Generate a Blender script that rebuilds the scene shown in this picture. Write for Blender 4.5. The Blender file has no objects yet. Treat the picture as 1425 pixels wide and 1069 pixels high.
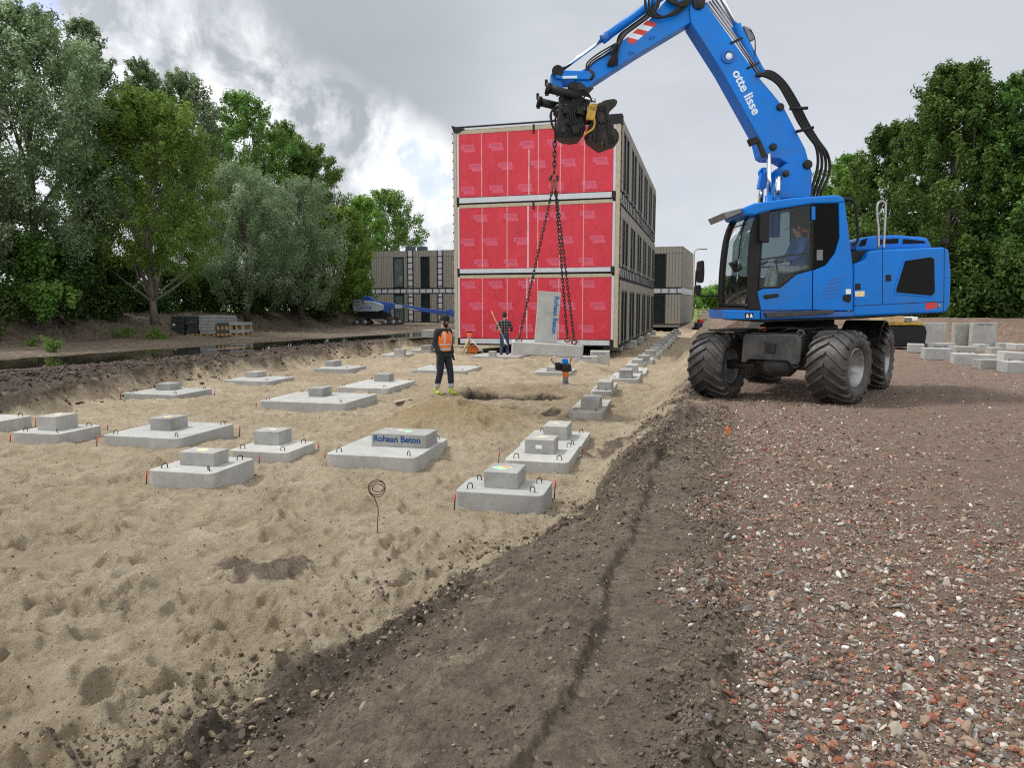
import bpy, bmesh, math, random
import numpy as np
from mathutils import Vector, Matrix, Euler
random.seed(7)
RNG = np.random.default_rng(11)
SC = bpy.context.scene
COL = SC.collection
R = math.radians
PI = math.pi
# ------------------------------------------------------------------ camera model (metres, camera above the origin)
CAMZ, F = 1.55, 985.0
PITCH = math.atan(109 / 985)
CPT, SPT = math.cos(PITCH), math.sin(PITCH)
def ray(px, py):
    u = (px - 712.5) / F; v = (534.5 - py) / F
    return Vector((u, CPT + v * SPT, -SPT + v * CPT))
def at(px, py, Y):
    d = ray(px, py); t = Y / d.y
    return Vector((d.x * t, Y, CAMZ + d.z * t))
def on(px, py, z):
    d = ray(px, py); t = (z - CAMZ) / d.z
    return Vector((d.x * t, d.y * t, z))
def xz(px, py, Y):
    p = at(px, py, Y); return (p.x, p.z)

# ------------------------------------------------------------------ materials
def nodes_of(name):
    m = bpy.data.materials.new(name); m.use_nodes = True
    nt = m.node_tree; nt.nodes.clear()
    out = nt.nodes.new('ShaderNodeOutputMaterial')
    return m, nt, out
def N(nt, t, **kw):
    n = nt.nodes.new(t)
    for k, v in kw.items():
        if k in n.inputs: n.inputs[k].default_value = v
        else: setattr(n, k, v)
    return n
def L(nt, a, b): nt.links.new(a, b)
def col4(c): return (c[0], c[1], c[2], 1.0)
def ramp(nt, fac, stops):
    r = nt.nodes.new('ShaderNodeValToRGB')
    els = r.color_ramp.elements
    while len(els) < len(stops): els.new(0.5)
    for e, (p, c) in zip(els, stops):
        e.position = p; e.color = col4(c) if len(c) == 3 else c
    L(nt, fac, r.inputs[0]); return r.outputs[0]
def noise(nt, vec, scale, detail=4, rough=.55, dist=0.0):
    n = N(nt, 'ShaderNodeTexNoise', Scale=scale, Detail=detail, Roughness=rough, Distortion=dist)
    if vec is not None: L(nt, vec, n.inputs['Vector'])
    return n.outputs['Fac']
def mixc(nt, fac, a, b, mode='MIX'):
    m = nt.nodes.new('ShaderNodeMix'); m.data_type = 'RGBA'; m.blend_type = mode
    for s, v in ((m.inputs[0], fac), (m.inputs[6], a), (m.inputs[7], b)):
        if isinstance(v, (int, float)): s.default_value = v
        elif isinstance(v, tuple): s.default_value = col4(v)
        else: L(nt, v, s)
    return m.outputs[2]
def math_(nt, op, a, b=None, c=None, clamp=False):
    m = nt.nodes.new('ShaderNodeMath'); m.operation = op; m.use_clamp = clamp
    for s, v in zip(m.inputs, (a, b, c)):
        if v is None: continue
        if isinstance(v, (int, float)): s.default_value = v
        else: L(nt, v, s)
    return m.outputs[0]
def maprange(nt, v, a, b, c=0., d=1.):
    m = nt.nodes.new('ShaderNodeMapRange'); m.clamp = True
    L(nt, v, m.inputs[0])
    for i, x in enumerate((a, b, c, d)): m.inputs[i + 1].default_value = x
    return m.outputs[0]
def coord(nt, kind='Object'):
    return nt.nodes.new('ShaderNodeTexCoord').outputs[kind]
def bump(nt, h, strength, dist=.01, normal=None):
    b = N(nt, 'ShaderNodeBump', Strength=strength, Distance=dist)
    L(nt, h, b.inputs['Height'])
    if normal is not None: L(nt, normal, b.inputs['Normal'])
    return b.outputs[0]
def bsdf(nt, out, color, rough=.6, metal=0., normal=None, spec=.5, **kw):
    b = N(nt, 'ShaderNodeBsdfPrincipled')
    if isinstance(color, tuple): b.inputs['Base Color'].default_value = col4(color)
    else: L(nt, color, b.inputs['Base Color'])
    if isinstance(rough, (int, float)): b.inputs['Roughness'].default_value = rough
    else: L(nt, rough, b.inputs['Roughness'])
    b.inputs['Metallic'].default_value = metal
    b.inputs['Specular IOR Level'].default_value = spec
    if normal is not None: L(nt, normal, b.inputs['Normal'])
    for k, v in kw.items(): b.inputs[k].default_value = v
    L(nt, b.outputs[0], out.inputs['Surface']); return b
def plain(name, c, rough=.6, metal=0., var=.25, scale=6., bmp=.0, bscale=60., spec=.5, dirt=None, dirt_amt=.0, dlo=.5, **kw):
    """a surface colour with mottling, optional bump and patches of dirt with shapes of their own"""
    m, nt, out = nodes_of(name)
    o = coord(nt)
    n = noise(nt, o, scale, 5, .6)
    lo = tuple(x * (1 - var) for x in c); hi = tuple(min(1, x * (1 + var)) for x in c)
    cc = ramp(nt, n, [(.3, lo), (.7, hi)])
    if dirt is not None:
        d = noise(nt, o, scale * .7, 7, .7, .6)
        d2 = maprange(nt, d, dlo, dlo+.18, 0, dirt_amt)
        cc = mixc(nt, d2, cc, dirt)
    nm = None
    if bmp: nm = bump(nt, noise(nt, o, bscale, 5, .65), bmp, .01)
    rn = maprange(nt, noise(nt, o, scale * 2.3, 4), .3, .7, max(0, rough - .08), min(1, rough + .08))
    bsdf(nt, out, cc, rn, metal, nm, spec, **kw)
    return m
def concrete(name, c, var=.18):
    m, nt, out = nodes_of(name)
    o = coord(nt)
    g = N(nt, 'ShaderNodeNewGeometry')
    rnd = N(nt, 'ShaderNodeObjectInfo').outputs['Random']
    off = N(nt, 'ShaderNodeVectorMath', operation='ADD'); L(nt, g.outputs['Position'], off.inputs[0]); 
    v = off.outputs[0]
    n1 = noise(nt, v, 3.2, 6, .62, .4); n2 = noise(nt, v, 28, 5, .7); n3 = noise(nt, v, 140, 3, .6)
    base = ramp(nt, n1, [(.28, tuple(x * (1 - var) for x in c)), (.72, tuple(min(1, x * (1 + var * .7)) for x in c))])
    base = mixc(nt, maprange(nt, n2, .35, .75, 0, .5), base, tuple(x * .66 for x in c))
    base = mixc(nt, maprange(nt, noise(nt, v, 1.7, 6, .7, 1.2), .55, .70, 0, .45), base, tuple(x * .58 for x in c))
    vr = N(nt, 'ShaderNodeHueSaturation'); L(nt, base, vr.inputs['Color']); L(nt, maprange(nt, rnd, 0, 1, .84, 1.12), vr.inputs['Value']); base = vr.outputs[0]
    # small air holes
    vo = N(nt, 'ShaderNodeTexVoronoi', Scale=26.); L(nt, v, vo.inputs['Vector'])
    hole = maprange(nt, vo.outputs['Distance'], .03, .13, 1, 0)
    gate = maprange(nt, noise(nt, v, 9, 2), .52, .56)
    hole = math_(nt, 'MULTIPLY', hole, gate)
    base = mixc(nt, math_(nt, 'MULTIPLY', hole, .5), base, tuple(x * .4 for x in c))
    # weather streaks running down the upright faces
    sep = N(nt, 'ShaderNodeSeparateXYZ'); L(nt, v, sep.inputs[0])
    cmb = N(nt, 'ShaderNodeCombineXYZ'); L(nt, math_(nt, 'MULTIPLY', sep.outputs[0], 14.), cmb.inputs[0]); L(nt, math_(nt, 'MULTIPLY', sep.outputs[1], 14.), cmb.inputs[1]); L(nt, math_(nt, 'MULTIPLY', sep.outputs[2], 1.6), cmb.inputs[2])
    st = maprange(nt, noise(nt, cmb.outputs[0], 1.3, 4, .6), .52, .72, 0, .42)
    base = mixc(nt, st, base, tuple(x * .68 for x in c))
    base = mixc(nt, maprange(nt, rnd, 0, 1, 0, .22), base, (.38, .35, .29))
    h = math_(nt, 'SUBTRACT', math_(nt, 'ADD', n2, math_(nt, 'MULTIPLY', n3, .5)), math_(nt, 'MULTIPLY', hole, 1.2))
    bsdf(nt, out, base, .88, 0, bump(nt, h, .5, .008), .3)
    return m
def glass(name, tint, mixf=.8, rough=.02):
    m, nt, out = nodes_of(name)
    t = N(nt, 'ShaderNodeBsdfTransparent', Color=col4(tint))
    g = N(nt, 'ShaderNodeBsdfGlossy', Roughness=rough, Color=(.9, .93, .95, 1))
    fr = N(nt, 'ShaderNodeFresnel', IOR=1.5)
    ms = nt.nodes.new('ShaderNodeMixShader')
    L(nt, math_(nt, 'MULTIPLY', fr.outputs[0], mixf), ms.inputs[0]); L(nt, t.outputs[0], ms.inputs[1]); L(nt, g.outputs[0], ms.inputs[2])
    L(nt, ms.outputs[0], out.inputs['Surface']); return m

M = {}
M['concrete'] = concrete('concrete', (.45, .46, .455), .24)
M['concrete_rough'] = concrete('concrete_rough', (.37, .375, .37), .34)
M['concrete_old'] = concrete('concrete_weathered', (.37, .37, .355), .32)
M['blue'] = plain('blue_paint', (.001, .165, .61), .36, 0, .07, 2., .0, dirt=(.05, .125, .27), dirt_amt=.5, spec=.24)
M['blue_dull'] = plain('blue_paint_dull', (.008, .12, .46), .42, 0, .08, 3., dirt=(.07, .10, .16), dirt_amt=.45)
M['black'] = plain('black_plastic', (.010, .010, .011), .5, 0, .3, 5, spec=.25)
M['black_steel'] = plain('black_steel', (.012, .012, .013), .55, 0, .5, 6, .35, 30, dirt=(.075, .062, .05), dirt_amt=.55, dlo=.47, spec=.3)
M['rubber'] = plain('tyre_rubber', (.024, .024, .026), .50, 0, .35, 7, .25, 60, dirt=(.085, .072, .06), dirt_amt=.55, dlo=.42)
M['chassis'] = plain('chassis_grey', (.030, .033, .038), .5, .1, .3, 5, .1, 30, dirt=(.10, .085, .07), dirt_amt=.6, dlo=.45)
M['rim'] = plain('rim_silver', (.36, .38, .40), .4, .5, .15, 5, dirt=(.15, .13, .11), dirt_amt=.7, dlo=.42)
M['chrome'] = plain('chrome', (.75, .77, .79), .12, 1., .05, 3)
M['steel'] = plain('bare_steel', (.34, .34, .34), .4, .8, .2, 8)
M['yellow'] = plain('yellow_paint', (.42, .26, .02), .5, 0, .2, 9, dirt=(.06, .045, .025), dirt_amt=.85)
M['white'] = plain('white_paint', (.78, .79, .80), .5, 0, .05)
M['lettering_white'] = plain('white_lettering', (.62, .70, .80), .5, 0, .04)
M['lettering_blue'] = plain('blue_lettering', (.012, .06, .22), .8, 0, .45, 30)
M['red'] = plain('red_paint', (.52, .035, .03), .5, 0, .15)
M['orange'] = plain('orange_paint', (.72, .16, .02), .5, 0, .15)
M['fluor_orange'] = plain('orange_spray_mark', (.85, .28, .16), .8, 0, .3, 20)
M['fluor_green'] = plain('green_spray_mark', (.40, .72, .42), .8, 0, .25, 20)
M['spray_yellow'] = plain('yellow_spray_mark', (.75, .62, .40), .8, 0, .25, 20)
M['rust'] = plain('rusty_rebar', (.06, .035, .025), .8, .3, .4, 30)
M['chain'] = plain('chain_steel', (.035, .032, .032), .5, .6, .4, 30)
M['chain_red'] = plain('red_chain_fitting', (.28, .05, .03), .5, .2, .3, 30)
M['glass'] = glass('cab_glass', (.82, .87, .87), .45)
M['glass_dark'] = glass('tinted_glass', (.05, .055, .055), .22, .03)
M['grille'] = plain('dark_grille', (.008, .009, .010), .7, 0, .4, 80, .4, 260, spec=.15)
M['wood'] = plain('raw_timber', (.48, .36, .20), .8, 0, .2, 9, .2, 50)
M['pallet_wood'] = plain('pallet_wood', (.36, .25, .12), .85, 0, .3, 9)
M['plastic_grey'] = plain('grey_plastic', (.16, .17, .18), .5)
M['interior'] = plain('cab_interior', (.016, .016, .018), .7, 0, .3)

# ------------------------------------------------------------------ mesh builder
class MB:
    def __init__(s): s.v = []; s.f = []; s.mi = []; s.sm = []
    def add(s, vs, fs, mi=0, smooth=False, Mx=None):
        b = len(s.v)
        for p in vs:
            p = Vector(p)
            if Mx is not None: p = Mx @ p
            s.v.append(p)
        for f in fs:
            s.f.append([b + i for i in f]); s.mi.append(mi); s.sm.append(smooth)
        return s
    def box(s, lo, hi, mi=0, Mx=None):
        x0, y0, z0 = lo; x1, y1, z1 = hi
        return s.add([(x0,y0,z0),(x1,y0,z0),(x1,y1,z0),(x0,y1,z0),(x0,y0,z1),(x1,y0,z1),(x1,y1,z1),(x0,y1,z1)],
                     [(0,3,2,1),(4,5,6,7),(0,1,5,4),(1,2,6,5),(2,3,7,6),(3,0,4,7)], mi, False, Mx)
    def cbox(s, c, sz, mi=0, Mx=None):
        return s.box([c[i]-sz[i]/2 for i in range(3)], [c[i]+sz[i]/2 for i in range(3)], mi, Mx)
    def prism(s, poly, a, b, axis='y', mi=0, smooth=False, Mx=None):
        """poly of (u,v); extruded from a to b along axis (y: u=x v=z; z: u=x v=y; x: u=y v=z). a may be longer list of polys"""
        area = sum(poly[i][0]*poly[(i+1)%len(poly)][1]-poly[(i+1)%len(poly)][0]*poly[i][1] for i in range(len(poly)))
        if (area < 0) != (axis == 'y'): pass
        P = {'y': lambda p, t: (p[0], t, p[1]), 'z': lambda p, t: (p[0], p[1], t), 'x': lambda p, t: (t, p[0], p[1])}[axis]
        n = len(poly)
        vs = [P(p, a) for p in poly] + [P(p, b) for p in poly]
        ccw = area > 0
        if axis == 'y': ccw = not ccw
        if b < a: ccw = not ccw
        fs = [list(range(n))[::-1], list(range(n, 2*n))] if ccw else [list(range(n)), list(range(n, 2*n))[::-1]]
        for i in range(n):
            j = (i+1) % n
            fs.append((i, j, n+j, n+i) if ccw else (j, i, n+i, n+j))
        s.add(vs, fs[:2], mi, False, Mx); b0 = len(s.v) - 2*n
        for f in fs[2:]:
            s.f.append([b0+k for k in f]); s.mi.append(mi); s.sm.append(smooth)
        return s
    def tube(s, pts, r, n=8, mi=0, cap=True, flat=None):
        pts = [Vector(p) for p in pts]
        rs = r if isinstance(r, (list, tuple)) else [r]*len(pts)
        up = Vector((0,0,1)); prev = None; b = len(s.v); m = len(pts)
        for i, p in enumerate(pts):
            t = (pts[min(i+1,m-1)] - pts[max(i-1,0)])
            t = t.normalized() if t.length > 1e-9 else Vector((0,0,1))
            if prev is None:
                a = t.cross(up)
                if a.length < .05: a = t.cross(Vector((0,1,0)))
            else: a = prev - t * prev.dot(t)
            a.normalize(); prev = a; c = t.cross(a)
            for k in range(n):
                w = 2*PI*k/n
                s.v.append(p + (a*math.cos(w) + c*math.sin(w)*(flat or 1.0)) * rs[i])
        for i in range(m-1):
            for k in range(n):
                k2 = (k+1) % n
                s.f.append([b+i*n+k, b+(i+1)*n+k, b+(i+1)*n+k2, b+i*n+k2][::-1]); s.mi.append(mi); s.sm.append(True)
        if cap:
            s.f.append([b+k for k in range(n)][::-1]); s.mi.append(mi); s.sm.append(False)
            s.f.append([b+(m-1)*n+k for k in range(n)]); s.mi.append(mi); s.sm.append(False)
        return s
    def lathe(s, prof, n=24, mi=0, Mx=None, smooth=True, closed=False, caps=True):
        """profile of (r, z) round the z axis"""
        b = len(s.v); m = len(prof)
        for (r, z) in prof:
            for k in range(n):
                w = 2*PI*k/n; p = Vector((r*math.cos(w), r*math.sin(w), z))
                s.v.append(Mx @ p if Mx is not None else p)
        for i in range(m if closed else m-1):
            i2 = (i+1) % m
            for k in range(n):
                k2 = (k+1) % n
                s.f.append([b+i*n+k, b+i*n+k2, b+i2*n+k2, b+i2*n+k]); s.mi.append(mi); s.sm.append(smooth)
        if not closed and caps:
            if prof[0][0] > 1e-6: s.f.append([b+k for k in range(n)][::-1]); s.mi.append(mi); s.sm.append(False)
            if prof[-1][0] > 1e-6: s.f.append([b+(m-1)*n+k for k in range(n)]); s.mi.append(mi); s.sm.append(False)
        return s
    def torus(s, Rr, r, n=14, m=6, mi=0, Mx=None, sx=1., a0=0., a1=2*PI):
        prof = []
        b = len(s.v); full = abs(a1-a0-2*PI) < 1e-6; nn = n if full else n+1
        for i in range(nn):
            w = a0 + (a1-a0)*i/n
            for k in range(m):
                u = 2*PI*k/m
                p = Vector(((Rr+r*math.cos(u))*math.cos(w)*sx, (Rr+r*math.cos(u))*math.sin(w), r*math.sin(u)))
                s.v.append(Mx @ p if Mx is not None else p)
        for i in range(n):
            i2 = (i+1) % nn
            for k in range(m):
                k2 = (k+1) % m
                s.f.append([b+i*m+k, b+i2*m+k, b+i2*m+k2, b+i*m+k2]); s.mi.append(mi); s.sm.append(True)
        return s
    def ball(s, c, r, n=12, m=8, mi=0, Mx=None):
        r = r if isinstance(r, (tuple, list)) else (r, r, r)
        T = Matrix.Translation(c) @ Matrix.Diagonal((r[0], r[1], r[2], 1))
        if Mx is not None: T = Mx @ T
        prof = [(math.sin(PI*i/m) if 0 < i < m else 0.0, -math.cos(PI*i/m)) for i in range(m+1)]
        return s.lathe([(max(p[0], 1e-7), p[1]) for p in prof], n, mi, T)
    def build(s, name, mats, parent=None, bevel=0., seg=2, local=False, props=None):
        me = bpy.data.meshes.new(name)
        org = Vector((0,0,0))
        if parent is not None and not local:
            o = parent
            while o is not None: org = org + o.location; o = o.parent
        me.from_pydata([tuple(p - org) for p in s.v], [], s.f)
        if not isinstance(mats, (list, tuple)): mats = [mats]
        for m in mats: me.materials.append(m)
        me.polygons.foreach_set('material_index', s.mi); me.polygons.foreach_set('use_smooth', s.sm)
        me.update()
        ob = bpy.data.objects.new(name, me); COL.objects.link(ob)
        if parent is not None: ob.parent = parent
        if bevel:
            bv = ob.modifiers.new('edge', 'BEVEL'); bv.width = bevel; bv.segments = seg; bv.limit_method = 'ANGLE'; bv.angle_limit = R(35)
            bv.harden_normals = False
        if props:
            for k, v in props.items(): ob[k] = v
        return ob
def thing(name, label, cat, loc=(0,0,0), rz=0., group=None):
    o = bpy.data.objects.new(name, None); COL.objects.link(o); o.empty_display_size = .2
    o.location = loc; o.rotation_euler = (0,0,rz)
    o['label'] = label; o['category'] = cat
    if group: o['group'] = group
    return o
def tag(o, label=None, cat=None, group=None, kind=None):
    for k, v in (('label', label), ('category', cat), ('group', group), ('kind', kind)):
        if v: o[k] = v
    return o
def children(o): return [c for c in bpy.data.objects if c.parent == o]
KIDS = {}
def copy_tree(o, parent=None):
    c = o.copy(); COL.objects.link(c)
    if parent is not None: c.parent = parent
    for k in o.children: copy_tree(k, c)
    return c
def text_mesh(body, size, depth=.0, bold=0.):
    cu = bpy.data.curves.new('lettering', 'FONT'); cu.body = body; cu.size = size; cu.extrude = depth; cu.align_x = 'CENTER'; cu.align_y = 'CENTER'
    cu.resolution_u = 3; cu.offset = bold
    ob = bpy.data.objects.new('lettering', cu); COL.objects.link(ob)
    dg = bpy.context.evaluated_depsgraph_get()
    me = bpy.data.meshes.new_from_object(ob.evaluated_get(dg))
    bpy.data.objects.remove(ob); bpy.data.curves.remove(cu)
    return me
def add_text(mb, body, size, Mx, mi=0, depth=.0, bold=0.):
    me = text_mesh(body, size, depth, bold)
    mb.add([v.co for v in me.vertices], [tuple(p.vertices) for p in me.polygons], mi, False, Mx)
    bpy.data.meshes.remove(me)
def frame(origin, xdir, ydir):
    """matrix whose x and y axes run along xdir and ydir, z the outward normal"""
    x = Vector(xdir).normalized(); y = Vector(ydir); y = (y - x*y.dot(x)).normalized(); z = x.cross(y)
    Mx = Matrix.Identity(4)
    for i in range(3): Mx[i][0] = x[i]; Mx[i][1] = y[i]; Mx[i][2] = z[i]; Mx[i][3] = origin[i]
    return Mx
# ------------------------------------------------------------------ camera, light, sky
cam = bpy.data.cameras.new('camera'); camo = bpy.data.objects.new('camera', cam); COL.objects.link(camo)
camo.location = (0, 0, CAMZ); camo.rotation_euler = (R(90) - PITCH, 0, 0)
cam.sensor_width = 36; cam.lens = F / 1425 * 36; cam.clip_start = .05; cam.clip_end = 3000
SC.camera = camo
SUN_DIR = Vector((-.55, .16, .80)).normalized()      # towards the sun, high on the left behind thin cloud
sun = bpy.data.lights.new('sun', 'SUN'); suno = bpy.data.objects.new('sun', sun); COL.objects.link(suno)
sun.energy = 1.5; sun.angle = R(10); sun.color = (1, .96, .90)
suno.rotation_euler = SUN_DIR.to_track_quat('Z', 'Y').to_euler()
SC.view_settings.view_transform = 'Standard'; SC.view_settings.look = 'None'
SC.view_settings.exposure = 1.02; SC.view_settings.gamma = 1.0
SC.cycles.filter_width = 1.15; SC.cycles.use_denoising = False
W = bpy.data.worlds.new('World'); SC.world = W; W.use_nodes = True
nt = W.node_tree; nt.nodes.clear()
wout = nt.nodes.new('ShaderNodeOutputWorld')
sky = N(nt, 'ShaderNodeTexSky', sky_type='NISHITA', sun_disc=False)
sky.sun_elevation = math.asin(SUN_DIR.z); sky.sun_rotation = math.atan2(SUN_DIR.x, SUN_DIR.y)
bg1 = N(nt, 'ShaderNodeBackground', Strength=.11); L(nt, mixc(nt, 1., sky.outputs[0], (1.0, .84, .98), 'MULTIPLY'), bg1.inputs[0])
d = coord(nt, 'Generated')
sep = N(nt, 'ShaderNodeSeparateXYZ'); L(nt, d, sep.inputs[0])
zz = math_(nt, 'ADD', math_(nt, 'MAXIMUM', sep.outputs[2], 0.0), .22)
px_ = math_(nt, 'DIVIDE', sep.outputs[0], zz); py_ = math_(nt, 'DIVIDE', sep.outputs[1], zz)
cv = N(nt, 'ShaderNodeCombineXYZ'); L(nt, px_, cv.inputs[0]); L(nt, py_, cv.inputs[1])
cvo = cv.outputs[0]
def skydot(px, py, a, b):
    """1 near the sky direction seen at that place, falling to 0 (cosines of the two angles)"""
    v = ray(px, py).normalized()
    dt = N(nt, 'ShaderNodeVectorMath', operation='DOT_PRODUCT'); L(nt, d, dt.inputs[0]); dt.inputs[1].default_value = v
    m = nt.nodes.new('ShaderNodeMapRange'); m.interpolation_type = 'SMOOTHSTEP'
    L(nt, dt.outputs['Value'], m.inputs[0])
    m.inputs[1].default_value = math.cos(R(b)); m.inputs[2].default_value = math.cos(R(a))
    return m.outputs[0]
n_big = noise(nt, cvo, .55, 7, .56, .35)
n_mid = noise(nt, cvo, 1.5, 9, .62, .5)
n_d = noise(nt, d, 9., 9, .62, .3)
# slate grey deck, paler towards the right where it is smooth
deck = ramp(nt, n_big, [(.30, (.34, .37, .41)), (.48, (.42, .45, .49)), (.68, (.56, .58, .61))])
deck = mixc(nt, .5, deck, ramp(nt, n_mid, [(.3, (.38, .41, .45)), (.7, (.58, .60, .63))]))
right = maprange(nt, sep.outputs[0], -.02, .30)
smooth = ramp(nt, maprange(nt, sep.outputs[2], 0, .45), [(0, (.66, .70, .73)), (.25, (.56, .59, .64)), (.55, (.46, .48, .53)), (1, (.43, .45, .49))])
smooth = mixc(nt, .42, smooth, deck)
deck = mixc(nt, right, deck, smooth)
# the dark belly of cloud high in the middle
dark = math_(nt, 'MULTIPLY', skydot(420, 60, 2, 17), maprange(nt, n_mid, .25, .6, .45, 1))
deck = mixc(nt, math_(nt, 'MULTIPLY', dark, .75), deck, (.27, .295, .33))
# white sunlit cumulus edge
def wh(px, py, a, b): return skydot(px, py, a, b)
wsum = None
for (px, py, a, b) in ((570, 250, .8, 5.5), (520, 210, .5, 5), (620, 310, 1, 5), (300, 110, 1, 7), (440, 190, .5, 6), (120, 40, 1, 9), (380, 170, .5, 5.5), (590, 330, 1, 6), (-200, 200, 4, 18)):
    w = wh(px, py, a, b); wsum = w if wsum is None else math_(nt, 'MAXIMUM', wsum, w)
wf = math_(nt, 'MULTIPLY', wsum, maprange(nt, n_d, .38, .56, 0, 1))
wcol = ramp(nt, noise(nt, d, 22., 6, .6), [(.3, (.66, .70, .76)), (.62, (1.0, 1.0, 1.0))])
deck = mixc(nt, math_(nt, 'MULTIPLY', wf, .92), deck, wcol)
# unseen sky overhead and behind the camera, brightened as fill for camera-facing sides
br = math_(nt, 'MAXIMUM', maprange(nt, sep.outputs[1], .15, -.5, 0, 1), maprange(nt, sep.outputs[2], .62, .92, 0, 1))
deck = mixc(nt, math_(nt, 'MULTIPLY', br, .9), deck, (1.0, .99, .96))
bg2 = N(nt, 'ShaderNodeBackground', Strength=.68); L(nt, deck, bg2.inputs[0])
# the torn gap of blue
gap = None
for (px, py, a, b) in ((592, 232, .2, 2.4), (606, 256, .2, 2.2), (624, 285, .2, 1.8), (40, 2, .3, 3.0), (575, 216, .1, 1.8)):
    g_ = skydot(px, py, a, b); gap = g_ if gap is None else math_(nt, 'MAXIMUM', gap, g_)
n_r = noise(nt, d, 24., 9, .66, .6)
gapf = maprange(nt, math_(nt, 'ADD', gap, math_(nt, 'MULTIPLY', math_(nt, 'SUBTRACT', n_r, .5), 3.2)), .45, 1.0, 0, .72)
ms = nt.nodes.new('ShaderNodeMixShader')
L(nt, gapf, ms.inputs[0]); L(nt, bg2.outputs[0], ms.inputs[1]); L(nt, bg1.outputs[0], ms.inputs[2])
L(nt, ms.outputs[0], wout.inputs['Surface'])

# ------------------------------------------------------------------ the ground: height field and surface masks
def _hash(ix, iy, seed):
    h = (ix.astype(np.int64) * 374761393 + iy.astype(np.int64) * 668265263 + seed * 1442695041) & 0xFFFFFFFF
    h = ((h ^ (h >> 13)) * 1274126177) & 0xFFFFFFFF
    return ((h ^ (h >> 16)) & 0xFFFF) / 65535.0
def vnoise(x, y, seed=0):
    ix = np.floor(x); iy = np.floor(y); fx = x - ix; fy = y - iy
    fx = fx*fx*fx*(fx*(fx*6-15)+10); fy = fy*fy*fy*(fy*(fy*6-15)+10)
    a = _hash(ix, iy, seed); b = _hash(ix+1, iy, seed); c = _hash(ix, iy+1, seed); e = _hash(ix+1, iy+1, seed)
    return (a*(1-fx)+b*fx)*(1-fy) + (c*(1-fx)+e*fx)*fy - .5
def fbm(x, y, o=4, seed=0, gain=.5, lac=2.03):
    s = np.zeros_like(x); a = 1.
    for i in range(o):
        s += a*vnoise(x, y, seed+i*17); c, sn = math.cos(.6), math.sin(.6)
        x, y = (x*c - y*sn)*lac, (x*sn + y*c)*lac; a *= gain
    return s
def sstep(a, b, x):
    t = np.clip((x-a)/(b-a), 0, 1); return t*t*(3-2*t)
def lerpy(y, pts):
    ys = [p[0] for p in pts]; xs = [p[1] for p in pts]
    return np.interp(y, ys, xs)
TOE = [(0, -2.5), (3, -1.6), (4.6, -.75), (6.1, .2), (8.5, 1.0), (13.5, 2.35), (28, 6.3), (53, 13.6), (80, 21)]
SHO = [(0, -.4), (3, .25), (4.6, .7), (6.1, 1.15), (8.5, 2.0), (13.5, 3.35), (28, 7.6), (53, 14.6), (80, 22)]
LEFT = [(0, -11.5), (13.4, -9.6), (16.8, -9.5), (21, -8.6), (26, -7.2), (32, -5.9), (40, -3.2), (53, -.8), (80, 3)]
GRAV = [(0, .5), (2.4, 1.0), (4.1, 1.24), (6.8, 1.98), (11.3, 3.2), (20, 5.6), (60, 17.)]
SBND = [(0, -3.2), (3.1, -1.45), (4.6, -.62), (6.1, .50), (7.5, 1.25), (9, 1.95), (13.5, 3.25), (20, 5.2), (53, 14.2)]
RUT = [(0, -.55), (2.37, .21), (3.6, .61), (5, .98), (7.1, 1.57), (9.85, 2.47), (14, 3.7)]
MOUND = (-1.05, 11.55)
PUDDLES = [[(-21, 12.5), (-17.5, 16.3), (-14.4, 20.1), (-11.6, 27), (-8.7, 34), (-5.6, 40), (-1., 52)], [(-19.5, 11), (-16, 14.5), (-13.0, 18.4), (-10.2, 24.2), (-8.0, 31.8), (-4.6, 39)]]
BERM_L = [(-45, 8), (-26, 22), (-22.9, 28), (-20.6, 36), (-18.4, 43), (-16.7, 52), (-15.2, 66), (-13.6, 90)]
def seg_dist(x, y, pts):
    best = np.full_like(x, 1e9)
    for (x0, y0), (x1, y1) in zip(pts[:-1], pts[1:]):
        dx, dy = x1-x0, y1-y0
        t = np.clip(((x-x0)*dx + (y-y0)*dy)/(dx*dx+dy*dy), 0, 1)
        best = np.minimum(best, np.hypot(x-x0-t*dx, y-y0-t*dy))
    return best
FOOT = []
_r = random.Random(3)
for _ in range(900):
    y = 2.3 + 14*_r.random()**1.4; FOOT.append((_r.uniform(-1.15*y*.75, .5*y), y, _r.uniform(0, PI), _r.uniform(.7, 1.15)))
PADS = []    # (x, y, radius, level) the ground lies level under blocks
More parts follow.
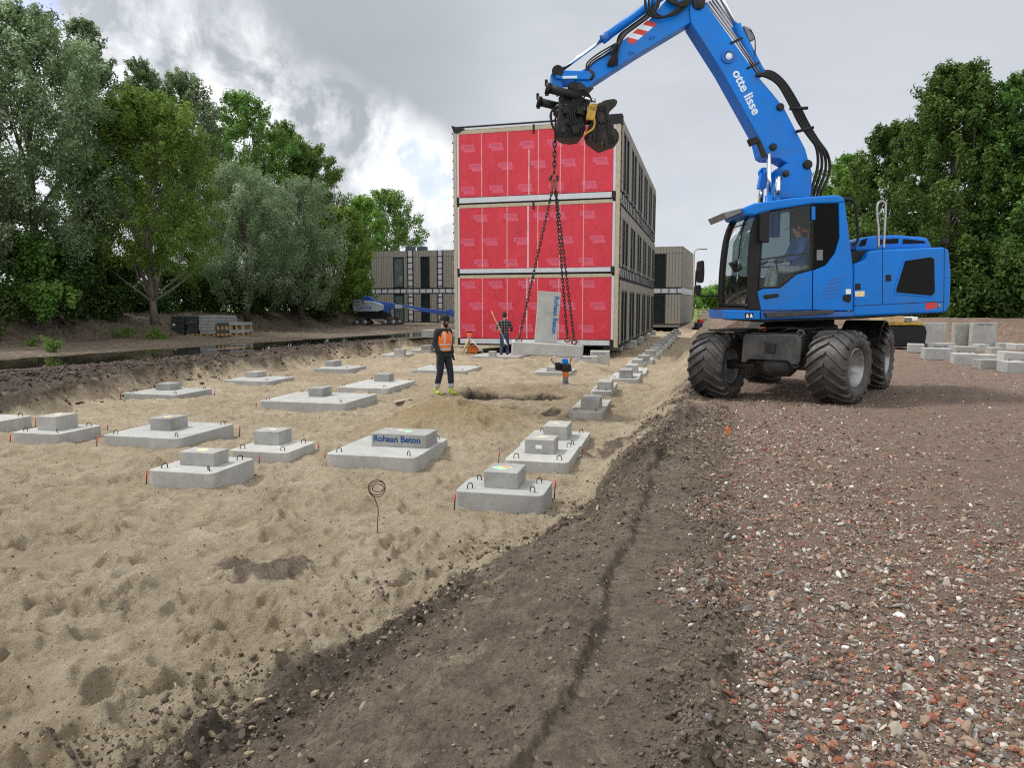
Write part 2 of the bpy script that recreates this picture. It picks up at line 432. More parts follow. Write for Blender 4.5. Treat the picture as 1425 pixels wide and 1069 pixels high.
def ground(x, y):
    """height and masks (sand, gravel, clods with painted hole shade, wet)"""
    x = np.asarray(x, float); y = np.asarray(y, float)
    near = 1 - sstep(25, 60, np.hypot(x, y))
    wob = .28*fbm(x*.8, y*.8, 4, 5)
    toe, sho, lef, grv = lerpy(y, TOE), lerpy(y, SHO), lerpy(y, LEFT), lerpy(y, GRAV)
    slope = sstep(0, 1, (x + wob - toe)/(sho-toe))             # 0 pit floor .. 1 road level
    bank = sstep(.75, -.15, x - lef + 1.4*fbm(x*.55, y*.55, 4, 9))          # 1 on the mud plateau
    pit = (1-slope)*(1-bank)
    pit = pit*(1 - sstep(58, 66, y))
    z = -.5*pit
    # --- sand relief
    wx = x + .35*fbm(x*1.1, y*1.1, 3, 21); wy = y + .35*fbm(x*1.1+7, y*1.1, 3, 22)
    lump = fbm(wx*1.5, wy*2.1, 4, 31, .5)
    bil = np.abs(fbm(wx*2.6, wy*3.2, 3, 41, .55))
    trod = sstep(-.12, .25, fbm(x*.7, y*.7, 3, 58))
    sandrel = .085*lump + .06*bil + (.014+.020*trod)*fbm(x*7, y*9, 4, 51, .6) + .016*trod*np.abs(fbm(x*15, y*19, 3, 54)) - .016*sstep(.12, .34, fbm(x*3.6, y*4.4, 3, 59)) + .006*fbm(x*28, y*28, 2, 55) + (.012+.014*trod)*np.abs(fbm(x*10, y*13, 4, 56, .6))*2 + .010*trod*fbm(x*22, y*26, 2, 57)
    big = .10*fbm(x*.35, y*.35, 3, 61)
    sandmask = (1-bank)*sstep(.25, -.25, x - lerpy(y, SBND) + .55*fbm(x*1.6, y*1.6, 5, 71, .6))
    sandmask = sandmask*(1-sstep(60, 66, y))
    z += sandmask*(sandrel + big*pit)
    for (fx, fy, fa, fs) in FOOT:
        i = np.nonzero((np.abs(x-fx) < .34) & (np.abs(y-fy) < .34))
        if not len(i[0]): continue
        dx, dy = x[i]-fx, y[i]-fy
        u = (dx*math.cos(fa)+dy*math.sin(fa))/(.15*fs); v = (-dx*math.sin(fa)+dy*math.cos(fa))/(.065*fs)
        rr = np.sqrt(u*u+v*v)
        z[i] += sandmask[i]*fs*(-.036*np.exp(-rr**4) + .022*np.exp(-((rr-1.35)/.34)**2)*(1+1.2*vnoise(x[i]*11, y[i]*11, 7)))
    # --- dark soil: clods, crumbs
    soil = (1-sandmask)
    gmask = sstep(-.25, .35, x - grv + .5*fbm(x*1.3, y*1.3, 5, 81, .6))*(1-sstep(60, 110, y))
    berm_d = seg_dist(x, y, BERM_L)
    leftside = (1-gmask)*soil
    clod = np.abs(fbm(x*5, y*5, 4, 91, .6))
    edge_r = .7*np.exp(-((x-lerpy(y, SBND)-.18)/.34)**2)*(.4+1.2*sstep(-.15, .2, fbm(x*1.2, y*1.2, 3, 93)))*(1-sstep(12, 16, y))
    edge_l = np.exp(-((x-lef+.5)/1.0)**2)
    clod_amt = np.clip(.24 + 2.1*edge_r + 1.3*edge_l, 0, 2)
    z += leftside*clod_amt*(.075*clod + .05*fbm(x*2.4, y*2.4, 4, 101) + .018*np.abs(fbm(x*17, y*17, 3, 102)))
    z += leftside*bank*.14*fbm(x*1.1, y*1.1, 4, 105)
    # wheel rut pressed into the soil strip
    rx = lerpy(y, RUT) + .10 + .13*fbm(y*1.3, x*0+3, 4, 111) + .03*fbm(x*5, y*5, 3, 112)
    q = (x-rx)/.23
    rfade = (1-sstep(9, 13, y))*soil
    rut = sstep(-1.16, -.96, q)*sstep(1.35, .85, q)
    rim = np.exp(-((q-1.55)/.42)**2)
    lip = np.exp(-((q+1.25)/.16)**2)
    z += rfade*(-.048*rut*(.75+1.1*fbm(x*.9, y*.9, 3, 119)) + .050*rim*(.2+2.4*np.abs(fbm(x*8, y*8, 4, 113, .6))) + .016*lip)
    q2 = (x-rx+.66)/.18; z += rfade*(-.022*np.exp(-q2**4)*sstep(-.1, .15, fbm(x*.8, y*.8, 3, 116)))
    z -= rfade*rut*.016*fbm(x*1.2, y*5.5, 3, 114)
    z += rfade*(1-rut)*.055*np.abs(fbm(x*5, y*6, 5, 118, .65)) + rfade*.010*fbm(x*16, y*18, 3, 120)
    # --- gravel and packed track
    z += gmask*(.035*fbm(x*.7, y*.7, 4, 121) + .018*fbm(x*4, y*4, 3, 122) + .007*fbm(x*18, y*18, 3, 123)*near)
    tr = .5 + .5*np.sin((x - .55*y)*3.2 + 2*fbm(x*.4, y*.4, 2, 125))
    z -= gmask*sstep(6, 9, y)*.018*tr
    # the machine stands in a slight hollow at the edge
    z -= .085*np.exp(-(((x-3.62)/.9)**2 + ((y-12.5)/.9)**2))
    # --- spoil: sand mound, holes, heaps
    mx, my = MOUND
    mm = np.exp(-(((x-mx-.25*fbm(x, y, 3, 131))/1.15)**2 + ((y-my)/.85)**2)*1.1)
    z += .50*mm + .05*mm*fbm(x*6, y*6, 4, 132)
    m2 = np.exp(-(((x+.15)/.6)**2 + ((y-9.75)/.45)**2)); z += .16*m2
    hw = fbm(x*1.7, y*1.7, 4, 141)
    hole = sstep(1.25, .75, np.abs((x-.02)/1.05 + .35*hw)) * sstep(1.35, .7, np.abs((y-16.15)/.50 + .35*hw))
    hole2 = sstep(1.3, .6, np.sqrt(((x-.35)/.62)**2 + ((y-13.75)/.75)**2) + .5*hw)
    z -= .62*hole + .50*hole2
    ringm = np.exp(-((np.sqrt(((x-.1)/1.6)**2 + ((y-15.0)/2.3)**2)-1)/.25)**2)
    z += .15*ringm*(.5+fbm(x*2, y*2, 3, 142))*sandmask
    heap = np.maximum(0, 1-np.sqrt(((x-6.9)/1.25)**2 + ((y-25.2)/2.6)**2) + .25*fbm(x*1.2, y*1.2, 4, 151))
    z += .85*np.clip(heap, 0, 1)
    heap2 = np.maximum(0, 1-np.sqrt(((x-15.8)/3.2)**2 + ((y-55)/7.)**2) + .2*fbm(x*.5, y*.5, 4, 153))
    z += 1.5*np.clip(heap2, 0, 1)
    for (hx, hy, ra, rb, hh) in ((1.2, 22.3, 1.9, 1.1, .35), (4.3, 20.2, 1.0, .7, .22), (-3.5, 25.5, 1.6, .9, .2), (2.2, 24.5, 1.6, .8, .2)):
        z += hh*np.exp(-((x-hx)/ra)**2 - ((y-hy)/rb)**2)*(.8+.6*fbm(x*2.2, y*2.2, 3, 157))
    # --- earth bank under the trees on the left, and on the right behind the yard
    z += 1.15*sstep(3.6, .9, berm_d + .8*fbm(x*.6, y*.6, 4, 161))
    side = (x < lerpy(y, [(8, -45), (22, -26), (28, -22.9), (36, -20.6), (43, -18.4), (52, -16.7), (66, -15.2), (90, -13.6), (150, -11)]))
    z = np.where(side & (berm_d > 1.2), np.maximum(z, .85 + .2*fbm(x*.3, y*.3, 3, 163)), z)
    rb = seg_dist(x, y, [(13, 36.5), (17.5, 34), (24, 31), (40, 25)])
    z += 1.0*sstep(2.9, .6, rb + .7*fbm(x*.6, y*.6, 4, 171))
    # --- flooded wheel tracks on the left
    pd = np.minimum(seg_dist(x, y, PUDDLES[0]), seg_dist(x, y, PUDDLES[1])*1.0)
    pw = .85 + .5*fbm(x*.45, y*.45, 4, 181)
    dip = sstep(pw+.55, pw-.15, pd)
    flat = sstep(3.2, 1.2, pd)*bank
    z = z*(1-flat*.75) + 0.0
    z -= .13*dip
    wet = sstep(1.6, .5, pd)
    # --- flat ground under the blocks
    for (bx, by, br, bz) in PADS:
        i = np.nonzero((np.abs(x-bx) < br*2) & (np.abs(y-by) < br*2))
        if not len(i[0]): continue
        w = sstep(br*1.55, br*.75, np.hypot(x[i]-bx, y[i]-by))
        z[i] = z[i]*(1-w*.8) + (bz + .045*lump[i] + .5*sandrel[i])*w*.8
    # dark patch of peat lying on the sand, plus smears up the slope
    dk = np.zeros_like(x)
    for (qx, qy, ra, rb2, th) in ((-2.02, 5.35, .42, .22, .15), (1.75, 9.9, .42, .9, -.3), (1.35, 7.7, .22, .9, -.35), (.95, 6.4, .2, .5, -.4), (1.9, 8.6, .18, .7, -.3)):
        u = ((x-qx)*math.cos(th)+(y-qy)*math.sin(th))/ra; v = (-(x-qx)*math.sin(th)+(y-qy)*math.cos(th))/rb2
        dk = np.maximum(dk, sstep(1.25, .55, np.sqrt(u*u+v*v) + 1.2*fbm(x*4, y*4, 5, 191, .65)))
    z += dk*sandmask*(.03+.05*clod)
    dk = np.maximum(dk, sstep(.04, .25, hole))  # shade inside the trench and second hole, painted in as dark soil
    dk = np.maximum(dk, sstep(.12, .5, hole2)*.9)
    dk = np.maximum(dk, np.clip(heap*3, 0, 1)); dk = np.maximum(dk, np.clip(heap2*3, 0, 1))
    brown = np.clip(ringm*.5 + .6*mm*0 + np.exp(-((x-.6)/2.2)**2-((y-14.8)/2.2)**2)*.55 + .4*sstep(.05, .3, fbm(x*.3, y*.3, 4, 201))*sstep(14, 20, y), 0, 1)
    clod_shade = np.maximum(np.clip(clod_amt*.5, 0, 1)*(1-gmask), 1.3*np.maximum(sstep(.04, .25, hole), sstep(.12, .5, hole2)))  # clods, plus the painted shade of both holes
    return z, sandmask*(1-dk), gmask*(1-np.clip(heap*3, 0, 1)), np.maximum(clod_shade, bank*.85*(1-wet)*sstep(3.5, 1.2, np.abs(x-lef+1))+bank*.2*(1-wet)), wet*bank, brown, np.clip(mm*1.6, 0, 1)
def gz(x, y): return float(ground(np.array([x]), np.array([y]))[0][0])
# ------------------------------------------------------------------ ground sheet
def make_ground():
    nth, nr = 1000, 1150
    th = np.linspace(R(-66), R(66), nth)
    r = np.concatenate([1.2*np.exp(np.linspace(0, math.log(120/1.2), nr-40)), 120*np.exp(np.linspace(0.05, math.log(2500/120), 40))])
    T, Rr = np.meshgrid(th, r)
    x = (Rr*np.sin(T)).ravel(); y = (Rr*np.cos(T) - 1.0).ravel()
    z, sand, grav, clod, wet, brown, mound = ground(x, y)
    far = sstep(90, 140, np.hypot(x, y))
    z = z*(1-far)
    grass = sstep(60, 68, y + 6*fbm(x*.1, y*.1, 3, 301))*sstep(-12, -4, -x+8+.0*y) * 0
    grass = np.maximum(sstep(68, 74, y + 4*fbm(x*.15, y*.15, 3, 302)), 0)
    weeds = sstep(.08, .3, fbm(x*.55, y*.55, 5, 305))*sstep(2.6, .8, seg_dist(x, y, BERM_L))
    n = len(x)
    co = np.stack([x, y, z], 1).astype(np.float32)
    i = np.arange(nr-1)[:, None]*nth + np.arange(nth-1)[None, :]
    q = np.stack([i, i+1, i+nth+1, i+nth], -1).reshape(-1, 4)
    me = bpy.data.meshes.new('ground')
    me.vertices.add(n); me.vertices.foreach_set('co', co.ravel())
    me.loops.add(q.size); me.loops.foreach_set('vertex_index', q.ravel().astype(np.int32))
    me.polygons.add(len(q)); me.polygons.foreach_set('loop_start', np.arange(0, q.size, 4, dtype=np.int32)); me.polygons.foreach_set('loop_total', np.full(len(q), 4, np.int32))
    me.polygons.foreach_set('use_smooth', np.ones(len(q), bool))
    me.update()
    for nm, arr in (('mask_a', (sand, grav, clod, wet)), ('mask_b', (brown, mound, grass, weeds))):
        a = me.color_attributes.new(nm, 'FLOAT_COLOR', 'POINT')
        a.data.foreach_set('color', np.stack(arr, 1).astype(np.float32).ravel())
    ob = bpy.data.objects.new('ground', me); COL.objects.link(ob); ob['kind'] = 'structure'
    # material
    m, nt, out = nodes_of('ground_earth')
    A = N(nt, 'ShaderNodeVertexColor', layer_name='mask_a'); B = N(nt, 'ShaderNodeVertexColor', layer_name='mask_b')
    sa = nt.nodes.new('ShaderNodeSeparateColor'); L(nt, A.outputs[0], sa.inputs[0])
    sb = nt.nodes.new('ShaderNodeSeparateColor'); L(nt, B.outputs[0], sb.inputs[0])
    o = coord(nt)
    n1 = noise(nt, o, 1.3, 6, .6, .3); n2 = noise(nt, o, 7, 6, .65); n3 = noise(nt, o, 45, 5, .7); n4 = noise(nt, o, 220, 3, .7)
    sandc = ramp(nt, n1, [(.3, (.35, .288, .20)), (.52, (.425, .360, .262)), (.72, (.50, .435, .33))])
    sandc = mixc(nt, maprange(nt, n2, .44, .70, 0, .6), sandc, (.265, .20, .122))
    sandc = mixc(nt, maprange(nt, noise(nt, o, 3.3, 7, .7, .5), .55, .70, 0, .55), sandc, (.235, .178, .112))
    sandc = mixc(nt, maprange(nt, n3, .56, .76, 0, .5), sandc, (.17, .125, .075))
    sandc = mixc(nt, maprange(nt, n4, .60, .72, 0, .5), sandc, (.50, .43, .31))
    sandc = mixc(nt, math_(nt, 'MULTIPLY', sb.outputs[0], .65), sandc, (.20, .14, .082))
    sandc = mixc(nt, math_(nt, 'MULTIPLY', sb.outputs[1], .6), sandc, (.30, .215, .10))
    speck = N(nt, 'ShaderNodeTexVoronoi', Scale=34.); L(nt, o, speck.inputs['Vector'])
    sp = math_(nt, 'MULTIPLY', maprange(nt, speck.outputs['Distance'], .05, .13, 1, 0), maprange(nt, noise(nt, o, 3.1, 4), .52, .62))
    sandc = mixc(nt, math_(nt, 'MULTIPLY', sp, .7), sandc, (.06, .048, .035))
    soilc = ramp(nt, n2, [(.34, (.108, .083, .062)), (.5, (.190, .150, .114)), (.66, (.30, .246, .19))])
    soilc = mixc(nt, maprange(nt, n4, .45, .62, 0, .45), soilc, (.075, .06, .048))
    soilc = mixc(nt, maprange(nt, noise(nt, o, 24, 6, .7), .50, .66, 0, .6), soilc, (.27, .232, .19))
    soilc = mixc(nt, maprange(nt, n1, .40, .68, 0, .6), soilc, (.245, .20, .155))
    soilc = mixc(nt, maprange(nt, n3, .48, .66, 0, .6), soilc, (.085, .068, .053))
    soilc = mixc(nt, math_(nt, 'MULTIPLY', maprange(nt, noise(nt, o, 5.5, 7, .75, .4), .57, .66), .5), soilc, (.055, .045, .036))
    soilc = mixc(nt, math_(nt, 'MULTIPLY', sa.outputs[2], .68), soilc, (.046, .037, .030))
    soilc = mixc(nt, math_(nt, 'MULTIPLY', maprange(nt, noise(nt, o, 4.2, 6, .6, .5), .60, .66), .6), soilc, (.36, .30, .215))
    soilc = mixc(nt, math_(nt, 'MULTIPLY', maprange(nt, noise(nt, o, 1.6, 7, .72, .9), .57, .68), .4), soilc, (.30, .25, .18))
    gc = ramp(nt, n2, [(.28, (.165, .116, .09)), (.5, (.24, .176, .14)), (.75, (.33, .255, .21))])
    gc = mixc(nt, maprange(nt, n1, .4, .7, 0, .5), gc, (.195, .14, .108))
    v2 = N(nt, 'ShaderNodeTexVoronoi', Scale=55.); L(nt, o, v2.inputs['Vector'])
    pebcol = ramp(nt, v2.outputs['Color'], [(0, (.07, .055, .045)), (.3, (.24, .085, .05)), (.45, (.2, .17, .14)), (.7, (.36, .32, .27)), (.95, (.6, .58, .55))])
    pg = math_(nt, 'MULTIPLY', maprange(nt, v2.outputs['Distance'], .22, .36, 1, 0), maprange(nt, noise(nt, o, 1.9, 5, .65), .46, .60, 0, .85))
    gc = mixc(nt, pg, gc, pebcol)
    v3 = N(nt, 'ShaderNodeTexVoronoi', Scale=21.); L(nt, o, v3.inputs['Vector'])
    pebcol3 = ramp(nt, v3.outputs['Color'], [(0, (.08, .06, .05)), (.35, (.25, .10, .06)), (.5, (.22, .18, .15)), (.75, (.38, .34, .29)), (.95, (.62, .60, .57))])
    pg3 = math_(nt, 'MULTIPLY', maprange(nt, v3.outputs['Distance'], .14, .22, 1, 0), maprange(nt, noise(nt, o, 1.1, 4, .65), .5, .62, 0, .8))
    gc = mixc(nt, pg3, gc, pebcol3)
    c = mixc(nt, sa.outputs[1], soilc, gc)
    # ragged edge between sand and soil
    se = math_(nt, 'ADD', sa.outputs[0], math_(nt, 'MULTIPLY', math_(nt, 'SUBTRACT', math_(nt, 'ADD', math_(nt, 'MULTIPLY', noise(nt, o, 3.2, 6, .72), .65), math_(nt, 'MULTIPLY', noise(nt, o, 16, 6, .75), .35)), .5), 2.6))
    sf = maprange(nt, se, .20, .80)
    c = mixc(nt, sf, c, sandc)
    c = mixc(nt, math_(nt, 'MULTIPLY', A.outputs['Alpha'], .6), c, (.10, .082, .06))
    wd = ramp(nt, n3, [(.3, (.03, .05, .015)), (.7, (.09, .12, .035))])
    c = mixc(nt, math_(nt, 'MULTIPLY', B.outputs['Alpha'], math_(nt, 'MULTIPLY', maprange(nt, n2, .45, .6), .8)), c, wd)
    gr = ramp(nt, n2, [(.3, (.10, .15, .035)), (.7, (.20, .26, .07))])
    c = mixc(nt, sb.outputs[2], c, gr)
    h = math_(nt, 'ADD', math_(nt, 'MULTIPLY', n3, .8), math_(nt, 'MULTIPLY', n4, .4))
    h = math_(nt, 'ADD', h, math_(nt, 'MULTIPLY', pg, .35)); h = math_(nt, 'ADD', h, math_(nt, 'MULTIPLY', pg3, .6))
    h = math_(nt, 'ADD', h, math_(nt, 'MULTIPLY', n2, 1.2))
    bsdf(nt, out, c, maprange(nt, A.outputs['Alpha'], .3, 1, .93, .55), 0, bump(nt, h, 1.0, .04), .25)
    me.materials.append(m)
    return ob
ROCKS = []
def rock_shapes(k=7, sub=1):
    out = []
    for i in range(k):
        bm = bmesh.new(); bmesh.ops.create_icosphere(bm, subdivisions=sub, radius=1)
        rr = random.Random(i*5+sub)
        planes = [(Vector((rr.gauss(0,1), rr.gauss(0,1), rr.gauss(0,1))).normalized(), rr.uniform(.55, .9)) for _ in range(9)]
        for v in bm.verts:
            p = v.co.copy()
            for (n_, dd) in planes:
                q = p.dot(n_)
                if q > dd: p -= n_*(q-dd)
            v.co = p
        vs = np.array([v.co[:] for v in bm.verts]); fs = np.array([[v.index for v in f.verts] for f in bm.faces]); bm.free()
        out.append((vs, fs))
    return out
def scatter_mesh(name, pos, size, shapes, color, mat, squash=(.45, .8), seed=1, sink=.25, smooth=False):
    """many small stones in one mesh; colour per stone as an attribute"""
    rng = np.random.default_rng(seed); n = len(pos)
    V = []; Fc = []; Cc = []; off = 0
    which = rng.integers(0, len(shapes), n)
    for s, (vs, fs) in enumerate(shapes):
        idx = np.nonzero(which == s)[0]; m = len(idx)
        if not m: continue
        a = rng.uniform(0, 2*PI, m); sx = size[idx]*rng.uniform(.75, 1.35, m); sy = size[idx]*rng.uniform(.6, 1., m); sz = size[idx]*rng.uniform(squash[0], squash[1], m)
        tx = rng.normal(0, .35, m); ty = rng.normal(0, .35, m)
        P = vs[None]*np.stack([sx, sy, sz], 1)[:, None, :]
        ca, sa = np.cos(a)[:, None], np.sin(a)[:, None]
        X = P[..., 0]*ca - P[..., 1]*sa; Y = P[..., 0]*sa + P[..., 1]*ca; Z = P[..., 2] + X*tx[:, None] + Y*ty[:, None]
        Q = np.stack([X, Y, Z], -1) + pos[idx][:, None, :]
        Q[..., 2] += (sz*(1-sink*2)*.6)[:, None]
        V.append(Q.reshape(-1, 3)); nv = vs.shape[0]
        Fc.append((fs[None] + (np.arange(m)*nv)[:, None, None] + off).reshape(-1, 3)); off += m*nv
        Cc.append(np.repeat(color[idx], nv, 0))
    V = np.concatenate(V).astype(np.float32); Fc = np.concatenate(Fc).astype(np.int32); Cc = np.concatenate(Cc)
    me = bpy.data.meshes.new(name)
    me.vertices.add(len(V)); me.vertices.foreach_set('co', V.ravel())
    me.loops.add(Fc.size); me.loops.foreach_set('vertex_index', Fc.ravel())
    me.polygons.add(len(Fc)); me.polygons.foreach_set('loop_start', np.arange(0, Fc.size, 3, dtype=np.int32)); me.polygons.foreach_set('loop_total', np.full(len(Fc), 3, np.int32))
    me.polygons.foreach_set('use_smooth', np.full(len(Fc), smooth, bool))
    me.update()
    a = me.color_attributes.new('tone', 'FLOAT_COLOR', 'POINT')
    a.data.foreach_set('color', np.concatenate([Cc, np.ones((len(Cc), 1))], 1).astype(np.float32).ravel())
    me.materials.append(mat)
    ob = bpy.data.objects.new(name, me); COL.objects.link(ob); ob['kind'] = 'stuff'; return ob
def stone_material():
    m, nt, out = nodes_of('stones')
    a = N(nt, 'ShaderNodeVertexColor', layer_name='tone'); o = coord(nt)
    n = noise(nt, o, 60, 5, .65)
    c = mixc(nt, maprange(nt, n, .35, .7, 0, .4), a.outputs[0], (.15, .112, .085))
    bsdf(nt, out, c, .85, 0, bump(nt, noise(nt, o, 150, 4), .3, .004), .3); return m
PAL = np.array([(.24,.075,.045),(.30,.11,.065),(.19,.065,.045),(.27,.13,.085),(.34,.17,.10),(.20,.19,.18),(.27,.26,.245),(.34,.325,.30),(.40,.36,.30),(.48,.44,.38),(.13,.125,.125),(.10,.10,.105),(.60,.59,.57),(.70,.69,.68),(.22,.16,.12),(.17,.125,.095),(.26,.20,.155),(.31,.25,.20),(.14,.105,.08)])
PW = np.array([4,3,5,5,2,7,7,6,5,3,6,4,1.6,1.1,10,10,9,7,8.]); PW /= PW.sum()
def gravel():
    mat = stone_material()
    def pts(n, y0, y1, power, xin, seed, width=3.0):
        rng = np.random.default_rng(seed)
        y = y0 + (y1-y0)*rng.random(n)**power
        g = lerpy(y, GRAV)
        x = g - .35 + xin(rng, n, y)
        return rng, x, y
    def emit(name, n, y0, y1, power, s0, s1, seed, shapes, dens, xmax):
        rng = np.random.default_rng(seed)
        y = y0 + (y1-y0)*rng.random(n)**power
        x = lerpy(y, GRAV) - .4 + rng.random(n)*xmax(y)
        p = dens(x, y)
        k = rng.random(n) < p; x, y = x[k], y[k]
        z = ground(x, y)[0]; n = len(x)
        size = s0*np.exp(rng.random(n)**2.2*math.log(s1/s0))
        c = np.minimum(PAL[rng.choice(len(PAL), n, p=PW)]*rng.uniform(.8, 1.4, (n, 1)), .8)
        scatter_mesh(name, np.stack([x, y, z], 1), size, shapes, c, mat, seed=seed)
    def dens(x, y):
        d = x - lerpy(y, GRAV)
        wide = np.interp(y, [0, 2.5, 4, 7, 11, 16], [3.2, 2.4, 1.7, 1.1, 1.1, .9])
        core = sstep(-.35, .15, d + .6*fbm(x*1.3, y*1.3, 5, 81, .6))*sstep(wide+1.3, wide*.55, d)
        patch = .5 + 1.3*fbm(x*1.5, y*1.5, 4, 401)
        return np.clip(core*(patch*.9+.62) + .16*sstep(0, 1, d), 0, 1)
    emit('gravel', 52000, 2.0, 9.5, 1.5, .006, .021, 21, rock_shapes(7, 1), dens, lambda y: np.interp(y, [2, 9.5], [3.2, 6.5]))
    emit('gravel', 60000, 2.0, 6.0, 1.5, .0032, .0095, 25, rock_shapes(4, 1), lambda x, y: np.clip(dens(x, y)*1.2+.1, 0, 1), lambda y: np.interp(y, [2, 6], [3.0, 4.6]))
    emit('gravel', 3200, 2.0, 8.0, 1.2, .014, .031, 22, rock_shapes(6, 2), lambda x, y: dens(x, y)*.8*np.interp(y, [2, 4, 8], [1, .55, .3]), lambda y: np.interp(y, [2, 8], [3, 4.0]))
    emit('gravel', 30000, 7, 24, 1.3, .012, .028, 23, rock_shapes(5, 1)[:4], lambda x, y: np.clip(dens(x, y)*.7+.10, 0, 1), lambda y: np.interp(y, [7, 24], [8, 20]))
    # crumbs and clods of dark soil along the sand's edge and on the strip
    rng = np.random.default_rng(31)
    n = 15000; y = 2.2 + 11*rng.random(n)**1.5
    x = lerpy(y, SBND) + rng.normal(0.12, .42, n) ; k = rng.random(n) < .2+.8*sstep(-.1, .25, fbm(x*2, y*2, 4, 411))
    x, y = x[k], y[k]; z, sand = ground(x, y)[:2]; n = len(x)
    c = np.where(rng.random((n, 1)) < .8, np.array([[.066, .053, .042]]), np.array([[.27, .22, .145]]))*rng.uniform(.7, 1.5, (n, 1))
    scatter_mesh('soil_crumbs', np.stack([x, y, z], 1), .006*np.exp(rng.random(n)**2.5*math.log(5)), rock_shapes(5, 1), c, mat, seed=5)
    n = 5000; y = 2.2 + 10*rng.random(n)**1.5; x = lerpy(y, RUT) + np.where(rng.random(n) < .12, -1, 1)*rng.normal(.36, .09, n) + .07
    z = ground(x, y)[0]
    c = np.array([[.095, .077, .061]])*rng.uniform(.6, 1.5, (n, 1))
    scatter_mesh('soil_crumbs', np.stack([x, y, z], 1), .005*np.exp(rng.random(n)**2.5*math.log(5)), rock_shapes(5, 1), c, mat, seed=6)
    n = 16000; y = 2.1 + 8*rng.random(n)**1.5; x = lerpy(y, SBND) + (lerpy(y, GRAV) + .3 - lerpy(y, SBND))*rng.random(n)
    k = rng.random(n) < .25+1.2*np.clip(fbm(x*2.5, y*2.5, 4, 421)+.2, 0, 1); x, y = x[k], y[k]; z = ground(x, y)[0]; n = len(x)
    c = np.where(rng.random((n, 1)) < .85, np.array([[.12, .098, .078]]), np.array([[.30, .26, .21]]))*rng.uniform(.55, 1.4, (n, 1))
    scatter_mesh('soil_crumbs', np.stack([x, y, z], 1), .0032*np.exp(rng.random(n)**2.6*math.log(6)), rock_shapes(5, 1), c, mat, seed=16)
    # shell bits and dark crumbs strewn over the sand
    n = 5200; y = 2.3 + 14*rng.random(n)**1.5; x = lerpy(y, SBND) - rng.random(n)**.8*np.interp(y, [2, 14], [3.2, 12])
    z = ground(x, y)[0]
    pick = rng.random((n, 1)); c = np.where(pick < .66, np.array([[.06, .047, .033]]), np.where(pick < .86, np.array([[.24, .18, .11]]), np.array([[.62, .59, .53]])))*rng.uniform(.7, 1.2, (n, 1))
    scatter_mesh('sand_debris', np.stack([x, y, z], 1), .0035*np.exp(rng.random(n)**2*math.log(4.5)), rock_shapes(4, 1), c, mat, seed=7)
    # mud lumps on the bank at the left
    n = 9000; y = 11 + 20*rng.random(n)**1.3; x = lerpy(y, LEFT) - .4 + rng.normal(-.5, .8, n)
    z = ground(x, y)[0]; c = np.array([[.06, .048, .04]])*rng.uniform(.6, 1.5, (n, 1))
    scatter_mesh('mud_lumps', np.stack([x, y, z], 1), .016*np.exp(rng.random(n)**2.5*math.log(5)), rock_shapes(5, 1), c, mat, seed=8)
    # rubble on the left bank
    n = 2600; y = 20 + 40*rng.random(n)**1.2; x = lerpy(y, [(20,-27),(24, -24.0), (31, -20.3), (40, -17.6), (52, -15.6), (66, -14)]) + rng.normal(0, 1.0, n)
    z = ground(x, y)[0]; c = np.where(rng.random((n, 1)) < .6, np.array([[.07, .055, .045]]), np.array([[.26, .24, .21]]))*rng.uniform(.6, 1.3, (n, 1))
    scatter_mesh('bank_rubble', np.stack([x, y, z], 1), .025*np.exp(rng.random(n)**2.5*math.log(5)), rock_shapes(5, 1), c, mat, seed=9)
def water():
    mb = MB()
    for pts, w in zip(PUDDLES, (1.6, 1.6)):
        for (x0, y0), (x1, y1) in zip(pts[:-1], pts[1:]):
            pass
    vs = []; fs = []
    m, nt, out = nodes_of('puddle_water')
    o = coord(nt)
    bsdf(nt, out, (.018, .016, .011), .03, 0, bump(nt, noise(nt, o, 3.5, 3), .03, .02), .5)
    P = PUDDLES[0]; Q = PUDDLES[1]
    left = [(x-1.6, y+.4) for x, y in P]; right = [(x+1.6, y-.5) for x, y in Q] + [(-.0, 50)]
    poly = left + right[::-1]
    mb.add([(x, y, -.042) for x, y in poly], [list(range(len(poly)))[::-1]], 0)
    w = mb.build('water', m); w['kind'] = 'structure'
    tag(w, kind='structure')
# ------------------------------------------------------------------ foundation blocks
YAW = R(-13)
EX = Vector((math.cos(YAW), math.sin(YAW), 0)); EY = Vector((-math.sin(YAW), math.cos(YAW), 0))
def run_to(P, e, px):
    """how far to go from P along e until the picture column px"""
    k = (px - 712.5)/F
    D0 = P.y*CPT - (P.z-CAMZ)*SPT; De = e.y*CPT - e.z*SPT
    return (k*D0 - P.x)/(e.x - k*De)
def rounded_rect(x0, y0, x1, y1, r, n=3):
    pts = []
    for (cx, cy, a0) in ((x1-r, y0+r, -90), (x1-r, y1-r, 0), (x0+r, y1-r, 90), (x0+r, y0+r, 180)):
        for i in range(n+1):
            a = R(a0 + 90*i/n); pts.append((cx+r*math.cos(a), cy+r*math.sin(a)))
    return pts
BL = {}
def loop_mesh():
    mb = MB(); pts = [(-.030, 0, -.04), (-.030, 0, .030)] + [(-.030*math.cos(PI*i/6), 0, .030+.028*math.sin(PI*i/6)) for i in range(1, 6)] + [(.030, 0, .030), (.030, 0, -.04)]
    mb.tube(pts, .0058, 6); return mb
LOOPM = None
BGROUP = 'stepped concrete foundation blocks set out in the sand pit'
